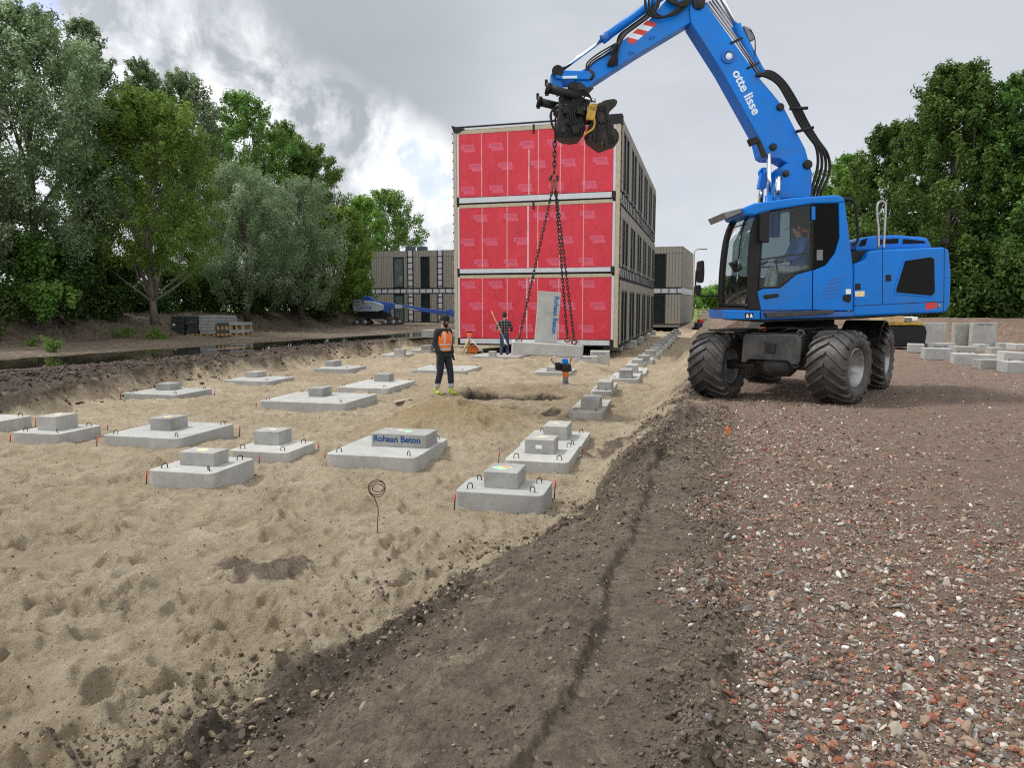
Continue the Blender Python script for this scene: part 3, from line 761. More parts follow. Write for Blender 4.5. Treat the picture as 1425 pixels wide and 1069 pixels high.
def foundation(label, C, ytop, Lx, Rx, top, zb=-.5, mark=None, text=None, loops=True, sink=.04, mat='concrete', yaw=None, tilt=None, group=BGROUP, pad=True, seed=0, plate=False):
    ex, ey = EX, EY
    P = on(C[0], C[1], zb)
    W = max(.35, -run_to(P, -ex, Lx)*-1) if False else abs(run_to(P, -ex, Lx)); D = abs(run_to(P, ey, Rx))
    D = min(max(D, .45), 1.9); W = min(max(W, .45), 2.2)
    h = min(max(at(C[0], ytop, P.y).z - zb, .12), .30)
    Pt = on(top[1], top[3], zb+h)
    w2 = min(max(abs(run_to(Pt, -ex, top[0])), .25), 1.2); d2 = min(max(abs(run_to(Pt, ey, top[2])), .28), .75)
    h2 = min(max(at(top[1], top[4], Pt.y).z - (zb+h), .14), .45)
    t = thing('foundation_block', label, 'foundation block', (P.x, P.y, zb), YAW, group)
    rr = random.Random(seed or int(P.x*100))
    mb = MB(); r = .075
    mb.prism(rounded_rect(-W, 0, 0, D, r), -sink-.05, h, 'z')
    base = mb.build('base', M[mat], t, .008, 2, local=True)
    q = Pt - P; lx = q.x*ex.x + q.y*ex.y; ly = q.x*ey.x + q.y*ey.y
    lx = min(max(lx, -W+w2+.03), -.02); ly = min(max(ly, .02), max(.03, D-d2-.02))
    mb = MB(); mb.box((lx-w2, ly, h-.003), (lx, ly+d2, h+h2))
    ped = mb.build('pedestal', M['concrete_rough'], t, .010, 2, local=True)
    if text:
        tb = MB(); add_text(tb, text, h2*.66, frame(Vector((lx-w2*.53, ly-.0035, h+h2*.58)), (1, 0, 0), (0, 0, 1)), 0, 0, h2*.018)
        tb.build('lettering', M['lettering_blue'], ped, local=True)
    if mark:
        for (mn, cx, cy, s) in mark:
            mb = MB(); pts = []
            for i in range(14):
                a = 2*PI*i/14; k = s*(1+.35*rr.uniform(-1, 1)); pts.append((lx-w2*(1-cx)+k*math.cos(a), ly+d2*cy+k*.8*math.sin(a)))
            mb.prism(pts, h+h2-.004, h+h2+.002+.0022*mark.index((mn, cx, cy, s)), 'z'); mb.build('spray_mark', M[mn], ped, local=True)
    if plate:
        mb = MB(); mb.box((lx-w2*.62, ly-.006, h+h2*.36), (lx-w2*.40, ly+.002, h+h2*.62)); mb.build('label_plate', M['white'], ped, local=True)
    if loops:
        global LOOPM
        for (ax, ay, rz) in ((-W+.13, .13, .4), (-.13, .13, -.5), (-.13, D-.13, .5), (-W+.13, D-.13, -.3)):
            if LOOPM is None:
                LOOPM = loop_mesh().build('lifting_loop', M['rust'], t, local=True); o = LOOPM
            else:
                o = LOOPM.copy(); COL.objects.link(o); o.parent = t
            o.location = (ax, ay, h); o.rotation_euler = (rr.uniform(-.2, .2), 0, rz + rr.uniform(-.5, .5))
    if pad:
        c = P - ex*W/2 + ey*D/2; PADS.append((c.x, c.y, .5*math.hypot(W, D), zb))
    return t
FO, FG, FY = 'fluor_orange', 'fluor_green', 'spray_yellow'
foundation('concrete block with orange and green spray on top, beside the dark slope in front', (755,716), 691, 632, 770, (673.5,721,732.5,681,658), mark=[(FG,.45,.5,.10),(FO,.5,.55,.045)])
foundation('concrete block with a white label on its pedestal, behind the orange sprayed block', (790.6,663), 644.6, 701, 807, (730,770.6,777,633,612.8), mark=[(FY,.5,.5,.06)], plate=True)
foundation('plain concrete block wedged against the rear of the white labelled block', (808,635), 622, 722, 822, (756,789,796,613.5,594), mark=[(FY,.45,.5,.05)])
foundation('long concrete block lettered in blue across its pedestal, green spray on top', (577.5,657), 638, 453, 625, (517,593,609,624.5,606), mark=[(FG,.55,.5,.07),(FY,.4,.6,.05)], text='Rohaan Beton')
foundation('concrete block between the blue lettered block and the yellow sprayed front left one', (399,647), 631, 318, 441, (357,392,410,619,600), mark=[(FY,.5,.5,.05)])
foundation('concrete block with yellow sprayed top, closest to the sand in the front left', (296,687), 660, 205.5, 357, (250,298,316,650,631), mark=[(FY,.45,.5,.07),(FG,.3,.6,.03)])
foundation('wide concrete block with pinkish spray, just behind the closest left block', (249,629), 611, 142, 328, (209,237.5,262,600,583), mark=[(FO,.5,.5,.03),(FY,.55,.4,.06)])
foundation('concrete block with orange spray dot next to the block cut off by the picture edge', (81,623), 605, 16, 144, (52,78,109.5,600,580.6), mark=[(FO,.5,.55,.035),(FY,.5,.5,.06)])
foundation('concrete block cut off by the left picture edge', (-8,606), 588, -150, 48, (-90,-55,-25,580,561))
foundation('concrete block lying close to the dark mud bank', (246,559), 550, 171, 297, (216.6,237,253,543.6,534.5))
foundation('concrete block behind the one near the mud bank, smaller and farther off', (374,538), 531, 310, 410, (346,362,375.5,525,517.6))
foundation('broad concrete slab block with a small pedestal, in the middle of the pit', (479,573), 562, 360, 526, (429,448,462,552.6,540.7))
foundation('far concrete block with rounded pedestal, left of the worker in orange', (485.5,520), 514, 435, 511, (461,473,484,508.4,501))
foundation('broad concrete block directly left of the feet of the worker in orange', (539,548), 541, 468, 601, (520.4,541,548.5,531.6,521))
foundation('pale concrete block behind the legs of the worker in orange', (648,522), 518, 571, 671, (606,617,622,514,505))
foundation('small far concrete block in a sandy hollow near the pale mud', (562,498.5), 496, 529, 577, (541.8,556,560,496,488), loops=False)
foundation('tiny far concrete block left of the surveying tripod', (600,491.5), 490, 572, 613, (584,598,602.5,489,482), loops=False)
foundation('low concrete block by the feet of the man in the plaid shirt', (722,501), 498.5, 655, 737, (667,676,679,499.5,492), loops=False)
foundation('concrete block behind the orange rammer, under the hanging load', (793,524.5), 519, 742, 802, (765,798,801,518,513), loops=False)
CH = 'row of concrete blocks along the slope'
foundation('rubble strewn concrete block, first of the row along the slope', (838,585), 574.5, 790, 857, (808,834,838,570.5,555), mat='concrete_old', group=CH)
foundation('second concrete block of the row along the slope, behind the rubble covered one', (850,555.6), 545, 823, 861, (840,859.7,863,543.5,532), group=CH)
foundation('third concrete block of the row along the slope', (888,534.7), 528, 847, 900, (861.6,878.6,881.5,527,515.5), group=CH)
foundation('fourth concrete block of the row along the slope', (898,526), 520, 868, 903, (868,885,891,520,509), group=CH)
CHAIN = [(876.7,892,895,509.5,503.5), (885.6,902,906,505.5,497.5), (896,911,914,497,490), (902,916,919,492.5,486), (907,920.5,923,487.5,481.5), (912,924,927,483.5,477.5), (918.5,929,931.5,479,473.5), (923,932.5,935,475.5,470.5), (927.5,936,938.5,472,467), (932,940,942.5,467.5,463.5), (937,945,948,463,459.5)]
ORD = ['fifth', 'sixth', 'seventh', 'eighth', 'ninth', 'tenth', 'eleventh', 'twelfth', 'thirteenth', 'fourteenth', 'last']
for i, (lx, cx, rx, yb, yt) in enumerate(CHAIN):
    w = cx-lx
    foundation(f'{ORD[i]} concrete block of the row running along the slope to the grey cabin', (cx+w*.35, yb+w*.16), yb+w*.0, lx-w*.3, rx+w*.5, (lx, cx, rx, yb, yt), zb=-.5+.03*i, loops=False, group=CH, pad=i < 5)
# loose concrete blocks
def slab_block(name, label, xl, xr, yb, yt, depth, yaw=-.2, z0=0., cat='concrete block', group=None, text=None, tilt=0., mat='concrete', Y=None, tz=.78, loops=False, tsize=.3):
    """front face from column xl to xr, its foot on row yb"""
    P = on(xl, yb, z0) if Y is None else at(xl, yb, Y)
    ex = Vector((math.cos(yaw), math.sin(yaw), 0))
    W = abs(run_to(P, ex, xr)); h = at(xl, yt, P.y).z - P.z
    t = thing(name, label, cat, P, yaw, group); t.rotation_euler = (0, tilt, yaw)
    mb = MB(); mb.box((0, 0, -.01), (W, depth, h)); b = mb.build('body', M[mat], t, .012, 2, local=True)
    if text:
        tb = MB(); add_text(tb, text, h*tsize, frame(Vector((W/2, -.004, h*tz)), (1, 0, 0), (0, 0, 1))); tb.build('lettering', M['lettering_blue'], t, local=True)
    if loops:
        for (ax, ay) in ((.15, depth/2), (W-.15, depth/2)):
            o = LOOPM.copy(); COL.objects.link(o); o.parent = t; o.location = (ax, ay, h); o.rotation_euler = (0, 0, .4)
    return t
slab_block('concrete_block', 'upright grey block with blue writing along its top edge, behind the rammer', 800, 831, 513, 496, .4, -.15, -.5, text='Rohaan Beton', tz=.86, tsize=.16)
slab_block('concrete_block', 'taller upright block touching the written one near the gable foot', 821, 848, 511, 488.5, .4, -.15, -.5, text='Rohaan Beton', tz=.84, tsize=.14)
FG_ = 'concrete blocks under the edge of the red gabled building'
slab_block('footing_block', 'flat written footing block at the near corner of the red gabled building', 839.5, 865, 487.8, 481.8, .6, R(-15.4), -.38, 'footing block', FG_, 'Rohaan Beton', tz=.5, tsize=.45)
slab_block('footing_block', 'written footing block second along the side of the red gabled building', 865.5, 884, 485, 474, .7, R(-15.4), -.42, 'footing block', FG_, 'Rohaan Beton', tz=.7, tsize=.25)
slab_block('footing_block', 'footing block third along the side of the red gabled building', 884.5, 894, 478, 469.5, .8, R(-15.4), -.4, 'footing block', FG_)
slab_block('footing_block', 'footing block fourth along the side of the red gabled building', 893.5, 904, 472, 465, .9, R(-15.4), -.4, 'footing block', FG_)
slab_block('footing_block', 'footing block at the far end of the red gabled building', 904, 911.5, 467, 460.5, .9, R(-15.4), -.4, 'footing block', FG_)
slab_block('concrete_slab', 'flat grey concrete slab stack lying behind the worker in orange', 586.5, 640, 469.5, 459.5, 1.2, -.25, 0.03, 'concrete slab', None)
YG = 'spare concrete blocks in the yard behind the excavator'
slab_block('concrete_block', 'upright square concrete block standing alone in the yard', 1284.5, 1316, 482, 449, .26, -.30, 0., group=YG)
slab_block('concrete_block', 'upright concrete block with a written top edge in the yard', 1352, 1385.5, 482, 449, .26, -.12, 0., group=YG, text='Rohaan Beton', tz=.92, tsize=.1)
slab_block('concrete_block', 'upright stained concrete block half hidden by the written one', 1328, 1350, 481, 450, .26, -.05, 0., group=YG, mat='concrete_old')
yard = [(1262,1286,490,479,.7,-.5,'low block next to the rear tyre'), (1286,1326,500,485,.55,-.35,'long low block in the front row below the lone upright'), (1327,1361,507,492.5,.7,-.42,'wide low block in the front row under the stained upright'),
        (1364,1400,513.5,501,.5,-.2,'low block in the front row right of centre'), (1401,1440,519,504,.6,-.25,'low block at the picture edge in the front row'),
        (1292,1330,486,478,.5,-.1,'flat block with a dark painted face below the lone upright'), (1330,1360,491,482.5,.5,-.1,'flat block in front of the stained upright'), (1361,1377,488,479.5,.5,-.2,'small block at the foot of the written upright'),
        (1379,1397,494,484,.5,-.25,'small block right of the written upright'), (1391,1413,483,477.5,.6,-.1,'thin far block at the right of the yard'), (1413,1440,487,479.5,.6,-.1,'far block at the right picture edge'), (1360,1394,500,494,.5,-.15,'thin low block between two front blocks'), (1268,1277,479,472,.35,-.1,'tiny pale block beside the lone upright')]
for i, (xl, xr, yb, yt, dp, yw, lab) in enumerate(yard):
    t = slab_block('concrete_block', lab, xl, xr, yb, yt, dp, yw, 0., group=YG, text='Rohaan Beton' if i == 5 else None, tz=.5, tsize=.5, mat='concrete_old' if i in (3, 6, 8) else 'concrete', loops=i in (0, 2, 4))
slab_block('concrete_block', 'tilted block leaning on the front row at the right edge', 1396, 1440, 503, 489.5, .6, -.35, .20, group=YG, tilt=R(4))

# marker stakes: thin rods with red tops at the corners of blocks
SG = 'thin red topped marker rods beside the blocks'
def stake(px, py, hpx, lab, z=-.5):
    P = on(px, py, z); h = at(px, py-hpx, P.y).z - z
    t = thing('marker_rod', lab, 'marker rod', P, 0, SG)
    mb = MB(); mb.tube([(0, 0, -.05), (.01, .0, h*.55)], .007, 6); rod = mb.build('rod', M['rust'], t, local=True)
    mb = MB(); mb.tube([(.01, 0, h*.5), (.018, 0, h)], .0075, 6); mb.build('painted_tip', M['red'], t, local=True)
for a in ((203.5,679,24,'red rod at the left corner of the closest left block'), (360,650,16,'rod at the right corner of the closest left block'), (134.5,624,17,'rod between the block with an orange dot and the wide block'), (149,603,12,'red rod behind the orange dotted block, by the wide block'),
          (49.5,597,16,'red rod at the edge of the block cut off by the picture'), (14,620,15,'rod at the left corner of the orange dotted block'), (167.5,556,12,'red rod by the block near the mud bank'), (298.5,551,9,'red rod right of the block near the mud bank'), (333,606,14,'rod right of the wide block'),
          (442,628,10,'red rod right of the block between the two sprayed ones'), (451,642,12,'red rod left of the blue lettered block'), (308.5,535,9,'red rod left of the smaller block by the mud'), (631.5,710,22,'red rod at the left corner of the front block'), (771,692,24,'bright red rod at the right corner of the front block'),
          (693.5,642,14,'orange rod behind the front block'), (809,637,16,'rod against the block wedged behind the labelled one'), (356,570,10,'red rod left of the broad slab block')):
    stake(*a)
def orange_stake():
    P = on(1012, 607, 0.0); t = thing('wooden_peg', 'small peg sprayed bright orange in the gravel', 'peg', P)
    mb = MB(); mb.prism([(-.018, -.03), (.018, -.03), (.02, .10), (.004, .115), (-.02, .098)], -.008, .012, 'y'); mb.build('peg', M['orange'], t, .002, 1, local=True)
orange_stake()
def wire():
    P = on(525, 745, -.5); P.z -= .03
    t = thing('rebar_wire', 'rusty wire coil curled on a thin upright stem in the sand', 'wire', P)
    k = P.y/F
    pts = [(0, 0, -.05)] + [((x-525)*k, 0, (745-y)*k+.03) for x, y in ((525.3,738),(526,725),(527.2,712),(526.5,703),(523,693))]
    c = Vector(((527-525)*k, 0, (745-677)*k+.03))
    for i in range(58):
        a = -2.0 - i*2*PI/17; r = (.088 - .0009*i)
        pts.append((c.x + r*math.cos(a)*(1+.1*math.sin(i*.37)), .05*math.sin(i*.3), c.z + r*.86*math.sin(a)))
    mb = MB(); mb.tube(pts, .0042, 6); mb.build('coil', M['rust'], t, local=True)
wire()
def plank():
    a = on(552, 562, -.48); b = on(574, 557.5, -.48); d = (b-a)
    t = thing('timber_board', 'short weathered board lying on the sand beside the mound', 'board', a, math.atan2(d.y, d.x))
    mb = MB(); mb.box((0, 0, .015), (d.length, .11, .045)); mb.build('board', plain('grey_board', (.36, .32, .25), .85, 0, .2, 9), t, .004, 1, local=True)
plank()
def drain():
    P = on(690, 554, -.85); t = thing('drain_pipe', 'grey pipe end showing in the dark trench', 'pipe', P, R(60))
    mb = MB(); Mx = Matrix.Translation((0, 0, .10)) @ Matrix.Rotation(R(90), 4, 'Y')
    mb.lathe([(.17, -.5), (.20, -.5), (.20, .5), (.17, .5)], 20, 0, Mx, True, True); mb.build('pipe', M['concrete_old'], t, local=True)
drain()

# ------------------------------------------------------------------ the modular buildings
def cladding(name, c, dark):
    """upright boards: narrow dark joints in x/y along the wall"""
    m, nt, out = nodes_of(name)
    o = coord(nt); g = nt.nodes.new('ShaderNodeSeparateXYZ'); L(nt, o, g.inputs[0])
    s = math_(nt, 'FRACT', math_(nt, 'MULTIPLY', math_(nt, 'ADD', g.outputs[0], g.outputs[1]), 1/.24))
    j = math_(nt, 'LESS_THAN', s, .17)
    n = noise(nt, o, 3, 5, .6)
    base = ramp(nt, n, [(.3, tuple(x*.9 for x in c)), (.7, tuple(x*1.08 for x in c))])
    bsdf(nt, out, mixc(nt, j, base, dark), .8, 0, bump(nt, math_(nt, 'SUBTRACT', 1., j), .6, .02), .3)
    return m
M['clad'] = cladding('beige_board_cladding', (.31, .295, .265), (.15, .14, .122))
M['joint'] = plain('dark_joint', (.014, .015, .018), .8)
M['band'] = plain('pale_membrane_band', (.55, .58, .64), .55, 0, .08, 4)
M['stud'] = plain('timber_frame', (.44, .39, .29), .85, 0, .15, 6)
M['window_frame'] = plain('dark_window_frame', (.018, .019, .022), .4)
M['pane'] = plain('window_pane', (.022, .028, .032), .06, 0, .2, 1.5, spec=.6)
M['pane_teal'] = plain('window_pane_pale', (.10, .15, .15), .10, 0, .3, 1., spec=.6)
M['red_wrap'] = None
def wrap_material():
    m, nt, out = nodes_of('red_membrane')
    o = coord(nt); n = noise(nt, o, .9, 5, .6, .5); n2 = noise(nt, o, 5, 5, .6, 1.0)
    c = ramp(nt, n, [(.3, (.52, .020, .042)), (.7, (.64, .030, .060))])
    c = mixc(nt, maprange(nt, n2, .5, .75, 0, .25), c, (.62, .05, .07))
    mp = N(nt, 'ShaderNodeMapping'); L(nt, o, mp.inputs[0]); mp.inputs['Scale'].default_value = (3., 3., .7)
    bsdf(nt, out, c, .45, 0, bump(nt, noise(nt, mp.outputs[0], 1.1, 5, .55, 2.0), .75, .08), .45)
    return m
M['red_wrap'] = wrap_material()
M['wrap_print'] = plain('faded_print', (.62, .085, .15), .5, 0, .1, 10)
M['wrap_text'] = plain('print_letters', (.40, .045, .12), .5, 0, .1, 10)
M['wrap_tape'] = plain('membrane_tape', (.66, .42, .46), .5, 0, .25, 3)
M['wrap_seam'] = plain('membrane_seam', (.70, .30, .30), .5, 0, .2, 3)
def gable_building():
    A = at(859, 484, 28.0); a = R(15.4)
    e = Vector((math.cos(a), -math.sin(a), 0)); s = Vector((math.sin(a), math.cos(a), 0))
    W = abs(run_to(A, -e, 633.5)); Ls = abs(run_to(Vector((A.x, A.y, 1.5)), s, 909))
    zp = lambda py: at(859, py, 28.0).z - A.z
    t = thing('modular_building', 'three storey modular building with a red wrapped gable wall', 'building', A, -a)
    # local: x along the gable (0 right corner, -W left), y along the side
    lv = dict(red=[(172, 265), (281.5, 371), (385.5, 473)], band=[(266, 273.7), (371.4, 377.5), (474, 481)], stud=[(276.3, 281.2), (380.5, 385.2)])
    H = zp(160)
    mb = MB(); mb.box((-W, .10, .02), (-.02, Ls, H-.05)); mb.build('core', M['joint'], t, local=True)
    k = 0
    rr = random.Random(5)
    px2x = lambda px: -run_to(Vector((A.x, A.y, 3.)), -e, px)
    for fi, (y0, y1) in enumerate(lv['red']):
        z1, z0 = zp(y0), zp(y1); x0, x1 = -W+.22, -.27
        mb = MB(); nx = 12
        mb.box((x0, .03, z0), (x1, .09, z1), 0)
        for sx in (670.5, 706, 748, 778, 811):
            x = px2x(sx + rr.uniform(-.6, .6)); mb.box((x-.018, .024, z0), (x+.018, .028, z1), 1)
        if fi == 0: x = px2x(735.5); mb.box((x-.022, .021, z0), (x+.022, .027, z0+1.75), 5)
        if fi == 1: x = px2x(734.5); mb.box((x-.034, .021, z0), (x+.034, .027, z1), 5)
        if fi == 2: x = px2x(733); mb.box((x-.024, .021, z0), (x+.024, .027, z1), 5)
        rowsy = {0: [(192, (651, 690, 732, 770, 812, 835)), (221, (662, 703, 748, 789, 833)), (254, (651, 690, 730, 772, 818))],
                 1: [(296, (668, 710, 752, 775, 816)), (331, (650, 682, 724, 786, 830)), (362, (669, 710, 771, 815))],
                 2: [(394, (651, 689, 731, 774, 817)), (425, (662, 703, 744, 790, 832)), (457, (651, 690, 731, 776, 816))]}[fi]
        for (py, xs) in rowsy:
            for pxx in xs:
                x = px2x(pxx); z = zp(py + (pxx-740)*-.014*0) ; pw, ph = .57, .19
                xa, xb = max(x0+.005, x-pw/2), min(x1-.005, x+pw/2)
                mb.box((xa, .0265, z-ph*.35), (xb, .0295, z+ph*.65), 2)
                xa2, xb2 = max(x0+.005, x-pw/2+.13), min(x1-.005, x+pw/2+.05)
                mb.box((xa2, .0262, z-ph*.95), (xb2, .0292, z-ph*.36), 2)
                if xb-xa > .5: add_text(mb, 'HERES', .155, frame(Vector((x, .0255, z+.02)), (1, 0, 0), (0, 0, 1)), 4)
        mb.build('red_membrane', [M['red_wrap'], M['wrap_seam'], M['wrap_print'], M['band'], M['wrap_text'], M['wrap_tape']], t, local=True)
        for xs in ((-W+.13, -W+.215), (-.265, -.16)):
            mb = MB(); mb.box((xs[0], .02, z0-.02), (xs[1], .09, z1+.06)); mb.build('edge_strip', M['band'], t, local=True)
    for (y0, y1) in lv['band']:
        mb = MB(); mb.box((-W+.22, .015, zp(y1)), (-.27, .09, zp(y0))); mb.build('floor_band', M['band'], t, local=True)
        for x in (-W+.16, -.22):
            mb = MB(); mb.box((x-.09, -.005, zp(y1)-.05), (x+.05, .012, zp(y0)+.03)); mb.build('joint_plate', M['joint'], t, local=True)
    for (y0, y1) in lv['stud'] + [(166, 171.6)]:
        mb = MB(); mb.box((-W+.22, .018, zp(y1)), (-.27, .09, zp(y0))); mb.build('timber_rail', M['stud'], t, local=True)
        x = px2x(742); mb = MB(); mb.box((x-.04, .0, zp(y1)-.15), (x+.04, .016, zp(y0)+.05)); mb.build('strap', M['joint'], t, local=True)
    mb = MB(); mb.box((-W+.2, .012, zp(165.6)), (-.3, .09, zp(162.5))); mb.build('roof_edge', M['band'], t, local=True)
    for (x0, x1) in ((-W-.02, -W+.12), (-.15, .0)):
        mb = MB(); mb.box((x0, -.01, .0), (x1, .12, H-.05)); mb.build('corner_post', M['stud'], t, local=True)
    # little dark clips up the corner posts
    mb = MB()
    for i in range(24):
        z = .3 + i*(H-.6)/23; mb.box((-W-.05, -.02, z), (-W-.015, .02, z+.06)); mb.box((.002, .10, z), (.03, .16, z+.09))
    mb.build('clips', M['joint'], t, local=True)
    mb = MB(); mb.box((-.50, -.06, H-.30), (.06, .35, H+.06)); mb.build('roof_corner', M['joint'], t, .02, 1, local=True)
    mb = MB(); mb.prism([(-W-.06, H-.02), (-W-.06, H+.05), (-W+.15, H-.02), (-W+.5, H-.10), (-W+.2, H-.25), (-W+.05, H-.25)], -.06, .2, 'y'); mb.build('roof_corner', M['joint'], t, .01, 1, local=True)
    mb = MB(); mb.box((-W, .0, H-.05), (0, Ls, H)); mb.build('roof', M['joint'], t, local=True)
    # long side: boards, tall dark windows, pale floor bands
    fl = [(0.12, zp(385)-.12), (zp(372)+.05, zp(281)-.12), (zp(265)+.05, H-.02)]
    for fi, (z0, z1) in enumerate(fl):
        n = 6; mlen = Ls/n
        for i in range(n):
            b = i*mlen
            for (u0, u1) in ((.03, .26), (.525, .60), (.90, .97)):
                mb = MB(); mb.box((-.10, b+u0*mlen+ (.16 if i == 0 and u0 < .1 else 0), z0), (.035, b+u1*mlen, z1)); mb.build('wall_panel', M['clad'], t, local=True)
            for (u0, u1) in ((.275, .51), (.615, .885)):
                mb = MB()
                y0, y1 = b+u0*mlen, b+u1*mlen; za, zb_ = z0+.05, z1-.38
                for (p0, p1, q0, q1) in ((y0, y0+.07, za, zb_), (y1-.07, y1, za, zb_), (y0+.07, y1-.07, za, za+.07), (y0+.07, y1-.07, zb_-.07, zb_)):
                    mb.box((-.10, p0, q0), (.05, p1, q1))
                wd = mb.build('window', M['window_frame'], t, local=True)
                mb = MB(); mb.box((-.08, y0+.07, za+.07), (-.02, y1-.07, zb_-.07)); mb.build('pane', M['pane'], wd, local=True)
                mb = MB(); mb.box((-.10, y0, zb_+.012), (.03, y1, z1)); mb.build('wall_panel', M['clad'], t, local=True)
    for (y0, y1) in ((266, 280), (372, 384)):
        mb = MB(); mb.box((-.10, .2, zp(y1)), (.02, Ls-.05, zp(y0))); mb.build('floor_band', plain('side_band', (.36, .37, .39), .6, 0, .3, 5), t, local=True)
        for i in range(28):
            yy = .5 + i*(Ls-1)/27; mb = MB(); mb.box((.022, yy, zp(y1)), (.05, yy+.08, zp(y0))); mb.build('fixing_strap', M['joint'], t, local=True)
gable_building()
def cabin_building(label, P, yaw, W, D, H, windows, split, straps, boxes, teal=(), z0=0.):
    """two storey unit; local x to the right along the front, y away"""
    t = thing('modular_building', label, 'building', P, yaw, 'finished two storey modular buildings')
    mb = MB(); mb.box((.03, .03, .25), (W-.03, D, H-.03)); mb.build('core', M['joint'], t, local=True)
    def wall_run(z0, z1, holes):
        xs = 0.
        for (a, b) in sorted(holes) + [(W, W)]:
            if a - xs > .05:
                mb = MB(); mb.box((xs, -.02, z0), (a-.01, .05, z1)); mb.build('wall_panel', M['clad'], t, local=True)
            xs = b+.01
    zs0, zs1 = split
    wall_run(.3, zs0, [(w[0], w[1]) for w in windows]); wall_run(zs1, H-.55, [(w[0], w[1]) for w in windows])
    mb = MB(); mb.box((0, -.03, H-.53), (W, .05, H)); mb.build('parapet', M['clad'], t, local=True)
    mb = MB(); mb.box((W-.05, .055, .3), (W+.02, D, zs0)); mb.build('side_wall', M['clad'], t, local=True)
    mb = MB(); mb.box((W-.05, .055, zs1), (W+.02, D, H)); mb.build('side_wall', M['clad'], t, local=True)
    mb = MB(); mb.box((0, .0, zs0+.04), (W, .05, zs1-.04)); mb.build('floor_band', M['band'], t, local=True)
    mb = MB(); mb.box((W-.05, .06, zs0+.04), (W+.015, D, zs1-.04)); mb.build('floor_band', M['band'], t, local=True)
    mb = MB(); k = 0
    x = .3
    while x < W-.1:
        mb.box((x, -.02, zs0+.05), (x+.07, -.002, zs1-.05)); x += .62
    mb.box((0, -.03, zs1-.10), (W, -.021, zs1-.04)); mb.box((0, -.03, zs0+.04), (W, -.021, zs0+.10))
    mb.build('fixing_straps', M['joint'], t, local=True)  # separate fixing straps and two rails, joined in one mesh
    mb = MB(); mb.box((.1, .1, 0.02), (W-.1, D-.1, .25)); mb.build('plinth', M['concrete_old'], t, local=True)
    i = 0
    for (a, b) in windows:
        for (q0, q1) in ((.3, zs0-.05), (zs1, H-.55)):
            mb = MB()
            for (u0, u1, v0, v1) in ((a, a+.09, q0, q1), (b-.09, b, q0, q1), (a+.09, b-.09, q0, q0+.09), (a+.09, b-.09, q1-.09, q1)):
                mb.box((u0, -.05, v0), (u1, .05, v1))
            w = mb.build('window', M['window_frame'], t, local=True)
            mb = MB(); mb.box((a+.09, .0, q0+.09), (b-.09, .03, q1-.09)); mb.build('pane', M['pane_teal' if i in teal else 'pane'], w, local=True)
            i += 1
    for (a, b) in straps:
        for (q0, q1) in ((.3, zs0), (zs1, H)):
            mb = MB(); mb.box((a, -.05, q0), (b, -.025, q1)); sb = mb.build('joint_strip', M['band'], t, local=True)
            mb = MB(); z = q0+.1
            while z < q1-.1:
                mb.box((a-.12, -.08, z), (b+.12, -.052, z+.07)); z += .52
            mb.box((a-.10, -.075, q0), (a-.02, -.055, q1)); mb.box((b+.02, -.075, q0), (b+.10, -.055, q1))
            mb.build('fixing_straps', M['joint'], sb, local=True)  # straps across the joint with side rails, one mesh
    for (a, b, h) in boxes:
        mb = MB(); mb.box((a, .3, H+.002), (b, 1.0, H+h)); mb.build('roof_unit', plain('roof_unit_grey', (.07, .085, .12), .6), t, .02, 1, local=True)
    return t
LB = at(518.5, 452, 65.0)
k = 65.0/F*1.04
bx = lambda px: (px-518.5)*k
zl = lambda py: (452-py)*65.0/F*1.0
cabin_building('grey beige two storey modular building with pale vertical joints, left of the red gable', LB, R(-15.4), 11.5, 8, zl(352), [(bx(550), bx(565)), (bx(588.5), bx(601))], (zl(410), zl(401.5)), [(bx(571.5), bx(577)), (bx(613), bx(618))], [(bx(566), bx(576), .42), (bx(581.7), bx(593), .40)], teal=(0, 1))
RB = at(947, 456, 56.0)
zr = lambda py: (456-py)*56.0/F
eR = Vector((math.cos(R(-19.5)), math.sin(R(-19.5)), 0)); WR = 7.5
PR = RB - eR*WR
kx = lambda px: WR - abs(run_to(RB, -eR, px))
cabin_building('grey beige two storey modular building at the right of the red gable side', PR, R(-19.5), WR, 9., zr(344.5), [(kx(908), kx(925))], (zr(410), zr(400)), [], [])
# ------------------------------------------------------------------ the blue wheeled excavator
YN, YC = 11.72, 12.97          # near flank and centre line of the upper structure
def T(pts, Y=YN): return [xz(px, py, Y) for px, py in pts]
def P3(px, py, Y): return at(px, py, Y)
EXC = thing('excavator', 'blue wheeled excavator with a dark grey undercarriage lifting a concrete block', 'excavator', (5.23, 12.97, 0))
def part(name, mb, mat, parent=None, bevel=0., seg=2, **kw):
    return mb.build(name, mat, parent or EXC, bevel, seg)
def pr(name, pts, y0, y1, mat, parent=None, bevel=0., Y=YN, seg=2):
    mb = MB(); mb.prism(T(pts, Y), y0, y1, 'y'); return part(name, mb, mat, parent, bevel, seg)
def pt(name, pts, r, mat, parent=None, n=10):
    mb = MB(); mb.tube([P3(*p) for p in pts], r, n); return part(name, mb, mat, parent)
def smooth_path(pts, k=5):
    out = []
    n = len(pts)
    for i in range(n-1):
        p0, p1, p2, p3 = (Vector(pts[max(0, min(n-1, j))]) for j in (i-1, i, i+1, i+2))
        for s in range(k):
            t = s/k; out.append(.5*((2*p1)+(p2-p0)*t+(2*p0-5*p1+4*p2-p3)*t*t+(3*p1-p0-3*p2+p3)*t**3))
    out.append(Vector(pts[-1])); return out
